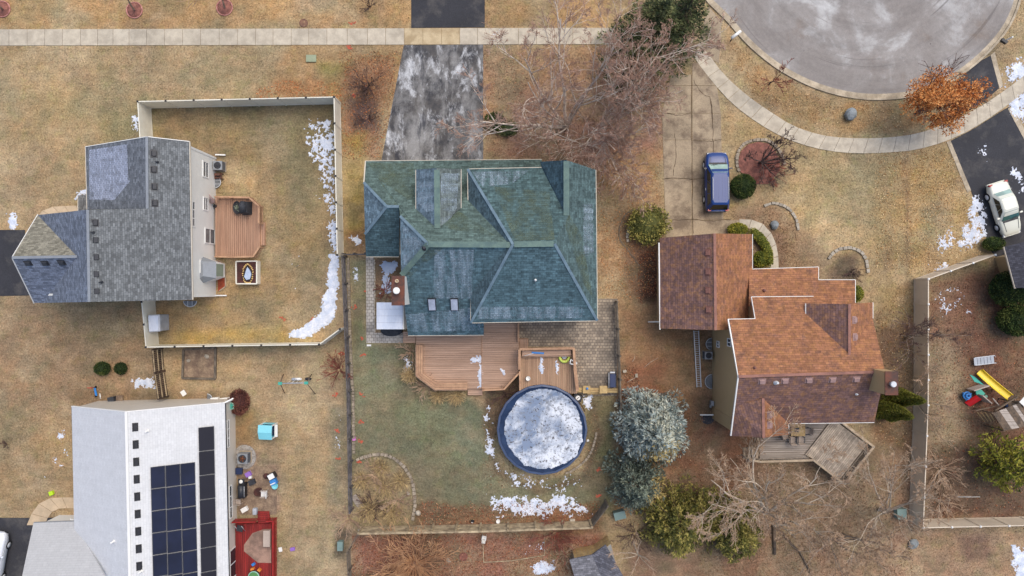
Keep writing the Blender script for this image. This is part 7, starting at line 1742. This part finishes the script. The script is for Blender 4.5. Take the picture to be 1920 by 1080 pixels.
# oak with russet leaves
b = P(1718, 212); root = bare_tree('oak_tree', 'young tree with russet orange leaves beside the kerb', b, [(P(1790,160,4.6), .09), (P(1740,160,5), .08), (P(1825,168,4.2), .08), (P(1760,220,4.2), .08), (P(1715,200,4), .07), (P(1775,195,5.2), .09)], 'bark_dark', 'twig_dark', 71, trunk=(P(1735,205,1.6), .12), kids=(3, 5), depth=2)
g = np.random.default_rng(71); n = 15000
cl = np.array([[*P(u, v, z)] for u, v, z in ((1770,180,3.8),(1730,170,3.6),(1800,165,3.6),(1830,170,3.2),(1750,215,3.4),(1785,215,3.2),(1720,200,3.2),(1760,150,3.8),(1795,190,4.2),(1765,195,4.6),(1742,190,4.3),(1812,182,3.8),(1775,228,2.8))])
k = g.integers(0, len(cl), n); d = g.normal(size=(n, 3)); d /= np.linalg.norm(d, axis=1, keepdims=True)
pos = cl[k] + d * (g.random(n)[:, None] ** .5) * np.array([1.4, 1.2, .85]); fz = fbm(pos[:, 0], pos[:, 1], 2.2, 3); ok = fz > .40; pos = pos[ok]
c3 = fbm(pos[:, 0] + 9, pos[:, 1] + pos[:, 2], 2.0, 2); mi = np.where(c3 < .42, 1, np.where(c3 > .58, 2, 0)); mi = np.where(g.random(len(pos)) < .3, g.integers(0, 3, len(pos)), mi)
tri_leaves('crown', pos, .16 * (.6 + .7 * g.random(len(pos))), None, root, up=.5, aspect=.6, rng=g, mats=['leaf_oak_a', 'leaf_oak_b', 'leaf_oak_c'], midx=mi)
bare_tree('crab_apple', 'dark spreading crab apple in the red mulch bed', P(1424,306), [(P(1460,262,2.6), .09), (P(1500,280,2.4), .09), (P(1490,310,2.4), .08), (P(1470,340,2.2), .08), (P(1425,335,2), .06), (P(1405,285,2), .06), (P(1440,255,2.4), .06), (P(1485,262,2.8), .07)], 'bark_dark', 'twig_dark', 72, trunk=(P(1428,304,.7), .13), kids=(4, 5), depth=3, shrink=.5, twigr=.014)
bare_tree('small_tree', 'small red twigged tree at the kerb of the turning circle', P(1442,158), [(P(1478,125,2.6), .04), (P(1450,145,2.6), .04), (P(1430,160,2.2), .03), (P(1465,150,3), .04)], 'bark_dark', 'twig_red', 73, trunk=(P(1450,152,1.0), .06), kids=(4, 6), depth=2, shrink=.55, twigr=.016)
leaf_shrub('round_shrub', 'clipped round dark green yew beside the blue car', P(1388,352), 1.05, 1.05, 1.5, 5200, 'yew', 81, lump=.08, size=.10)
leaf_shrub('loose_shrub', 'loose olive juniper at the garage corner', P(1213,423), 1.65, 1.55, 1.6, 4200, 'juniper', 82, lump=.5, size=.16)
leaf_shrub('hedge', 'yellow green hedge above the pale walk', P(1380,431), .85, .55, .9, 2400, 'hedge', 83, lump=.1)
for i, (u, v) in enumerate(((1411,440),(1420,447),(1428,457),(1433,468),(1436,480),(1436,490))):
    pass
hd = thing('hedge', 'curved yellow green hedge inside the pale walk', 'shrub', P(1428,465)); g = np.random.default_rng(84); q = spline([(1408,436),(1420,446),(1430,460),(1436,476),(1437,494)], 60); n = 5200
pc_ = np.array([[*P(u, v, 0)] for u, v in q])[g.integers(0, 61, n)]; d = g.normal(size=(n, 3)); d /= np.linalg.norm(d, axis=1, keepdims=True); pos = pc_ + d * np.array([.42, .42, .42]) * (.7 + .3 * g.random(n))[:, None] + (0, 0, .5)
tri_leaves('crown', pos, .11, None, hd, up=.3, aspect=.6, rng=g, mats=['leaf_hedge_a', 'leaf_hedge_b', 'leaf_hedge_c'], midx=g.integers(0, 3, n), out=d)
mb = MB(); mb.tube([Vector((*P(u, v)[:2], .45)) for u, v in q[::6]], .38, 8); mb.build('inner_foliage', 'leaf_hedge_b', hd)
leaf_shrub('round_shrub', 'round bright green shrub tucked against the brown roof', P(1422,487), .62, .7, 1.0, 2200, 'hedge', 85, lump=.06)
leaf_shrub('round_shrub', 'small green shrub at the right end of the porch roof', P(1601,551), .55, .7, 1.0, 1500, 'hedge', 86, lump=.08)
leaf_shrub('round_shrub', 'left of two small dark round shrubs near the picket fence', P(197,690), .66, .58, .9, 2400, 'yew', 87, lump=.12, size=.09)
leaf_shrub('round_shrub', 'right and smaller of two dark shrubs near the picket fence', P(230,690), .52, .5, .7, 1700, 'yew', 88, lump=.25, size=.09)
leaf_shrub('barberry', 'reddish brown shrub at the corner of the white roofed house', P(453,752), .85, 1.1, 1.1, 3200, 'barb', 89, lump=.2)
leaf_shrub('round_shrub', 'low green yew at the end of the tan fence by the sedan', P(1857,458), .95, .6, .9, 2200, 'yew', 90, lump=.12)
leaf_shrub('evergreen_shrub', 'upper of two large dark green shrubs at the right edge', P(1878,543), 1.75, 1.5, 2.4, 6000, 'yew', 91, lump=.12, size=.14)
leaf_shrub('evergreen_shrub', 'lower of two large dark green shrubs at the right edge', P(1890,600), 1.6, 1.3, 2.2, 5200, 'yew', 92, lump=.12, size=.14)
def arborvitae(label, base, top, r, h, seed):
    b = Vector(base); root = thing('arborvitae', label, 'tree', b); g = np.random.default_rng(seed); n = 7000
    t = g.random(n) ** .8; a = g.random(n) * 2 * math.pi; rr = r * (1 - t) ** .75 * (1.0 + .15 * np.sin(5 * a + 9 * t)) * (.75 + .25 * g.random(n)) + .05
    ax_ = np.array(b)[None] + t[:, None] * (np.array(top) - np.array(b))[None]; d = np.stack([np.cos(a), np.sin(a), np.full(n, .5)], 1); pos = ax_ + d * rr[:, None] * np.array([1, 1, 0]) ; pos[:, 2] += .1
    tri_leaves('crown', pos, .17 * (.7 + .6 * g.random(n)), None, root, up=.2, aspect=.45, rng=g, mats=['leaf_hedge_a', 'leaf_hedge_b', 'leaf_juniper_a'], midx=g.integers(0, 3, n), out=d)
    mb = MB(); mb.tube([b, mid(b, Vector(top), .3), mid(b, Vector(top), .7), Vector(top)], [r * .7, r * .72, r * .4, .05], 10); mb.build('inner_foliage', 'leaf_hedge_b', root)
    mb = MB(); mb.tube([b - Vector((0, 0, .05)), b + Vector((0, 0, .6))], .12, 8); mb.build('trunk', 'bark_brown', root)
arborvitae('lower of two pointed arborvitae at the brown house corner', P(1654,765), P(1710,782,5.2), 1.0, 5.2, 95)
arborvitae('upper of two pointed arborvitae at the brown house corner', P(1672,744), P(1733,752,5.2), .85, 5.2, 96)
# blue spruces and junipers
conifer('blue_spruce', 'silver blue spruce beside the slanting fence, largest of the group', P(1210,790), 3.15, 7.6, 'spruce', 101, tiers=20, per=15, size=.30, dens=1.0, gold=('leaf_spruce_gold', P(1235,850,3), 1.4), power=.62)
conifer('spruce_tree', 'dark blue green spruce below the silver spruce', P(1188,893), 2.55, 5.2, 'pine', 102, tiers=17, per=13, size=.30, dens=.9, gold=('leaf_spruce_gold', P(1240,925,2), 1.4), power=.7)
conifer('juniper_tree', 'large olive juniper at the bottom centre', P(1262,968), 3.0, 4.6, 'juniper', 103, tiers=14, per=13, size=.28, dens=1.0, power=.6)
conifer('juniper_tree', 'olive green juniper right of the large juniper', P(1364,978), 2.7, 4.4, 'juniper', 104, tiers=13, per=13, size=.28, dens=1.0, power=.6)
conifer('juniper_tree', 'small olive juniper between spruces and junipers', P(1310,948), 2.1, 3.4, 'juniper', 105, tiers=10, per=11, size=.26, dens=.9, power=.6)
conifer('pine_tree', 'soft yellow green pine at the right edge', P(1862,860), 2.6, 6.0, 'hedge', 106, tiers=13, per=10, size=.34, dens=.7, power=.6)
# bare trees at the lower right
bare_tree('bare_tree', 'large bare tree with pale limbs below the weathered deck', P(1430,950), [(P(1322,885,6), .14), (P(1345,935,6), .12), (P(1380,868,7), .14), (P(1450,872,7), .14), (P(1512,888,7), .14), (P(1568,920,7), .14), (P(1560,985,7), .13), (P(1480,1000,7), .11), (P(1400,1000,6), .09), (P(1470,935,8), .1)], 'bark_pale', 'twig_tan', 111, trunk=(P(1440,962,2.4), .2), kids=(4, 6), depth=4, shrink=.52, twigr=.013)
bare_tree('bare_tree', 'bare tree between grey platform and tan fence', P(1650,955), [(P(1630,880,5), .07), (P(1660,890,6), .08), (P(1700,900,6), .08), (P(1760,915,6.5), .08), (P(1790,950,6.5), .09), (P(1730,985,6), .07), (P(1640,1000,5), .07), (P(1600,940,5), .07)], 'bark_pale', 'twig_tan', 112, trunk=(P(1662,958,1.6), .14), kids=(4, 5), depth=4, shrink=.52, twigr=.012)
bare_tree('bare_tree', 'bare shrubby tree leaning over the tan fence', P(1700,630), [(P(1760,612,4), .05), (P(1720,600,4), .05), (P(1690,640,3), .05), (P(1735,650,4), .05), (P(1700,680,3), .05), (P(1755,640,4), .05)], 'bark_grey', 'twig_dark', 113, kids=(4, 5), depth=3, shrink=.5, twigr=.011)
bare_tree('bare_tree', 'thin bare shrubby tree along the lower tan fence', P(1715,745), [(P(1745,720,3.5), .04), (P(1760,760,3.5), .04), (P(1735,780,3.5), .04), (P(1720,710,3), .04), (P(1790,790,3.5), .04)], 'bark_grey', 'twig_tan', 114, kids=(3, 5), depth=3, shrink=.5, twigr=.01)
bare_tree('bare_tree', 'spindly pale bare tree at the bottom centre', P(1187,1015), [(P(1165,1040,4), .04), (P(1210,1055,4.5), .05), (P(1225,1062,4), .04), (P(1160,1052,4), .04), (P(1198,1010,4), .04), (P(1205,1075,5), .05)], 'bark_pale', 'twig_tan', 115, trunk=(P(1196,1040,2.0), .07), kids=(3, 4), depth=2, shrink=.5, twigr=.012)
bare_tree('bare_tree', 'low bare tree at the lower right bottom edge', P(1560,1010), [(P(1500,1040,4), .06), (P(1620,1040,5), .07), (P(1660,1070,5), .06), (P(1580,1085,5), .06), (P(1530,1000,4), .05), (P(1640,1000,5), .06)], 'bark_grey', 'twig_tan', 116, kids=(4, 5), depth=4, shrink=.5, twigr=.011)
twig_bush('ornamental_bush', 'large orange stemmed bush at the bottom edge', P(776,1058), 3.5, 2.4, 110, 'twig_orange', 121, twigr=.018)
twig_bush('twiggy_shrub', 'red stemmed shrub over the right end of the plank fence', P(1040,1000), 1.9, 1.7, 24, 'twig_red', 122)
twig_bush('twiggy_shrub', 'pinkish shrub at the rail fence in the swing yard', P(635,694), 1.6, 1.5, 26, 'twig_red', 123)
twig_bush('twiggy_shrub', 'tan shrub at the meeting of rail and plank fences', P(652,972), 1.5, 1.2, 24, 'twig_tan', 124)
twig_bush('twiggy_shrub', 'dark little shrub inside the pale stone arc by the brown roof', P(1598,512), .8, .7, 14, 'twig_dark', 125)
twig_bush('twiggy_shrub', 'dry tangle left of the main deck bench', P(772,660), 1.1, .9, 20, 'twig_tan', 126); twig_bush('twiggy_shrub', 'dry tangle between main deck and pool', P(945,740), 1.1, .8, 18, 'twig_dark', 127)
twig_bush('twiggy_shrub', 'dry tangle below the deck bench', P(800,725), 1.3, .7, 20, 'twig_tan', 128); twig_bush('twiggy_shrub', 'reddish tangle in the bare bed by the chimney', P(722,545), .9, .7, 20, 'twig_red', 129)
twig_bush('twiggy_shrub', 'dark twigs right of the spruces above the junipers', P(1190,1000), 1.6, 1.4, 20, 'twig_dark', 130)
twig_bush('twiggy_shrub', 'dry tangle beside the shed at the bottom', P(1060,1040), 1.2, 1.0, 16, 'twig_tan', 131)
twig_bush('twiggy_shrub', 'grey brown tangle in the upper middle of the dry bed', P(702,890), 1.4, .6, 34, 'twig_tan', 133)
twig_bush('twiggy_shrub', 'grey brown tangle in the lower right of the dry bed', P(745,940), 1.3, .6, 34, 'twig_tan', 134)
twig_bush('twiggy_shrub', 'grey tangle in the lower left of the dry bed', P(700,945), 1.3, .5, 30, 'twig_dark', 135)
twig_bush('twiggy_shrub', 'low red twigs in the crab apple mulch', P(1440,318), 1.6, .8, 26, 'twig_red', 136)
twig_bush('twiggy_shrub', 'pale brush along the inside of the tan fence', P(1762,880), 1.8, 1.2, 30, 'twig_tan', 137)
twig_bush('twiggy_shrub', 'pale brush at the lower tan fence corner', P(1765,940), 1.6, 1.0, 26, 'twig_tan', 138)
twig_bush('twiggy_shrub', 'round dried mulch stub of a sapling at the far left lawn', P(12,832), .4, .5, 8, 'twig_dark', 132)
# dry ornamental grasses: tufts of straw blades
def grass_clump(label, u, v, r, n, seed, h=.6):
    n = int(n * 1.6); g = np.random.default_rng(seed); b = P(u, v); root = thing('ornamental_grass', label, 'grass clump', b)
    a = g.random(n) * 6.283; q = g.random(n); d = np.stack([np.cos(a) * (.5 + q), np.sin(a) * (.5 + q), .35 + .5 * g.random(n)], 1)
    pos = np.array(b) + np.stack([np.cos(a) * r * q * .6, np.sin(a) * r * q * .6, np.full(n, h * .4)], 1) + d * r * .25
    tri_leaves('blades', pos, h * (.6 + .6 * g.random(n)), None, root, up=0, aspect=.05, rng=g, mats=['leaf_straw_a', 'leaf_straw_b', 'leaf_straw_c'], midx=g.integers(0, 3, n), out=d * 1.5)
for i, (lb, u, v, r) in enumerate((('golden grass clump left of the deck bench corner', 768,702,.7),('golden grass clump below the deck bench, left', 822,741,.7),('golden grass clump below the deck bench, right', 856,742,.8),('tan grass clump in the middle of the dry bed', 722,915,1.0),('golden grass clump in the right of the dry bed', 752,900,.8),('golden grass clump in the lower dry bed', 690,955,.9),('tan grass clump in the upper dry bed', 715,875,.8),('straw clump low in the dry bed', 735,960,.9),('straw clump left in the dry bed', 680,900,.8))):
    grass_clump(lb, u, v, r, 420, 200 + i)

# ------------------------------------------------------------------ fallen leaves and grass blades
def in_hard(u, v):
    r = np.zeros(u.shape, bool)
    for p in HARD: r |= inside(u, v, p)
    return r
def leaves_on(label, poly, n, seed, pal, size=.085, keep_hard=False, thin=0.0):
    g = np.random.default_rng(seed); b = np.array(poly, float); u = g.uniform(b[:, 0].min(), b[:, 0].max(), n * 3); v = g.uniform(b[:, 1].min(), b[:, 1].max(), n * 3)
    d = sdist(u, v, poly) / 14; ok = (d + (fbm(u / 20, v / 20, 1.0, 4) - .5) * 3 - thin > 0)
    if not keep_hard: ok &= ~in_hard(u, v)
    u, v = u[ok][:n], v[ok][:n]; n = len(u)
    if n == 0: return
    pos = np.stack([(u - 960) * S, (540 - v) * S, .025 + .03 * g.random(n)], 1)
    c = np.array([RGB(*p)[:3] for p in pal])[g.integers(0, len(pal), n)] * (.75 + .5 * g.random(n))[:, None]
    tri_leaves('leaf_litter', pos, size * (.6 + .8 * g.random(n)), 'litter', up=.85, aspect=.7, rng=g, colors=c, label=label, kind='stuff')
red = [(150,84,60),(120,72,56),(176,112,78),(96,60,50),(196,150,116)]; tan = [(214,176,122),(190,146,96),(232,204,160),(160,112,70)]; brown = [(126,92,68),(150,114,84),(100,74,58),(176,140,108)]
leaves_on('russet leaf litter along the inside of the plank fence', [(780,948),(1125,940),(1125,996),(790,996)], 3800, 1, red)
leaves_on('russet leaf litter in the leafy bottom yard', [(662,1004),(1120,1000),(1140,1085),(660,1085)], 9000, 2, red)
leaves_on('leaf litter under the birches', [(905,90),(1240,90),(1240,300),(910,298)], 5000, 3, [(170,118,88),(150,104,84),(206,166,124),(190,140,104),(126,92,76)])
leaves_on('leaf heap beside the patio fence', [(1162,680),(1200,690),(1200,790),(1164,780)], 900, 4, red)
leaves_on('leaves along the upper white fence', [(480,158),(640,150),(640,186),(480,188)], 700, 5, [(196,120,72),(170,100,64),(214,150,100)])
leaves_on('leaf litter between white fence and salted driveway', [(636,100),(755,95),(716,295),(640,300)], 3200, 6, [(190,116,70),(150,96,70),(206,150,100),(110,80,66)])
leaves_on('pale leaves on the lawn left of the sedan', [(1640,280),(1790,280),(1850,470),(1720,520),(1640,500)], 3600, 7, tan)
leaves_on('brown leaf litter beside the blue roof, right side', [(1120,300),(1240,300),(1236,560),(1122,560)], 2400, 8, [(190,130,80),(160,106,70),(210,160,108)])
leaves_on('dark leaf litter left of the brown garage', [(1196,465),(1236,465),(1236,565),(1196,570)], 900, 9, red)
leaves_on('brown leaf litter under the bare trees', [(1310,870),(1715,860),(1715,1085),(1310,1085)], 9000, 10, brown)
leaves_on('brown leaf litter inside the tan fence', [(1745,530),(1925,520),(1925,975),(1745,975)], 5200, 11, brown + red)
leaves_on('leaf litter right of the brown house', [(1640,600),(1715,530),(1715,860),(1645,830)], 1800, 12, tan + brown)
leaves_on('leaf litter around the walk hedge and boulder', [(1370,400),(1490,390),(1500,500),(1455,505),(1380,440)], 800, 13, brown)
leaves_on('leaf litter round the pool', [(905,745),(1130,745),(1125,905),(905,915)], 2200, 14, brown)
leaves_on('dry leaf litter beneath the silver spruce', [(1150,770),(1320,770),(1330,960),(1150,990)], 2600, 15, red + brown)
leaves_on('pale leaves in the verge of the turning circle', [(1360,60),(1430,130),(1540,190),(1700,200),(1690,250),(1540,245),(1400,170)], 1400, 16, tan)
leaves_on('scattered leaf bits on the patio pavers', [(980,570),(1155,570),(1155,735),(1085,735)], 260, 17, brown, keep_hard=True)
# grass: short blades over every lawn, coloured like the lawn they grow from
g = np.random.default_rng(77); n = 150000
u = g.uniform(-10, 1930, n); v = g.uniform(-10, 1090, n); ok = ~in_hard(u, v); u, v = u[ok], v[ok]; n = len(u)
x, y = (u - 960) * S, (540 - v) * S; c = ground_colour(x, y) * (.60 + 1.0 * g.random(n))[:, None]
tri_leaves('grass', np.stack([x, y, np.full(n, .035)], 1), .13 * (.6 + .8 * g.random(n)), 'litter', up=.75, aspect=.28, rng=g, colors=c, label='short dormant grass blades over the lawns', kind='stuff')
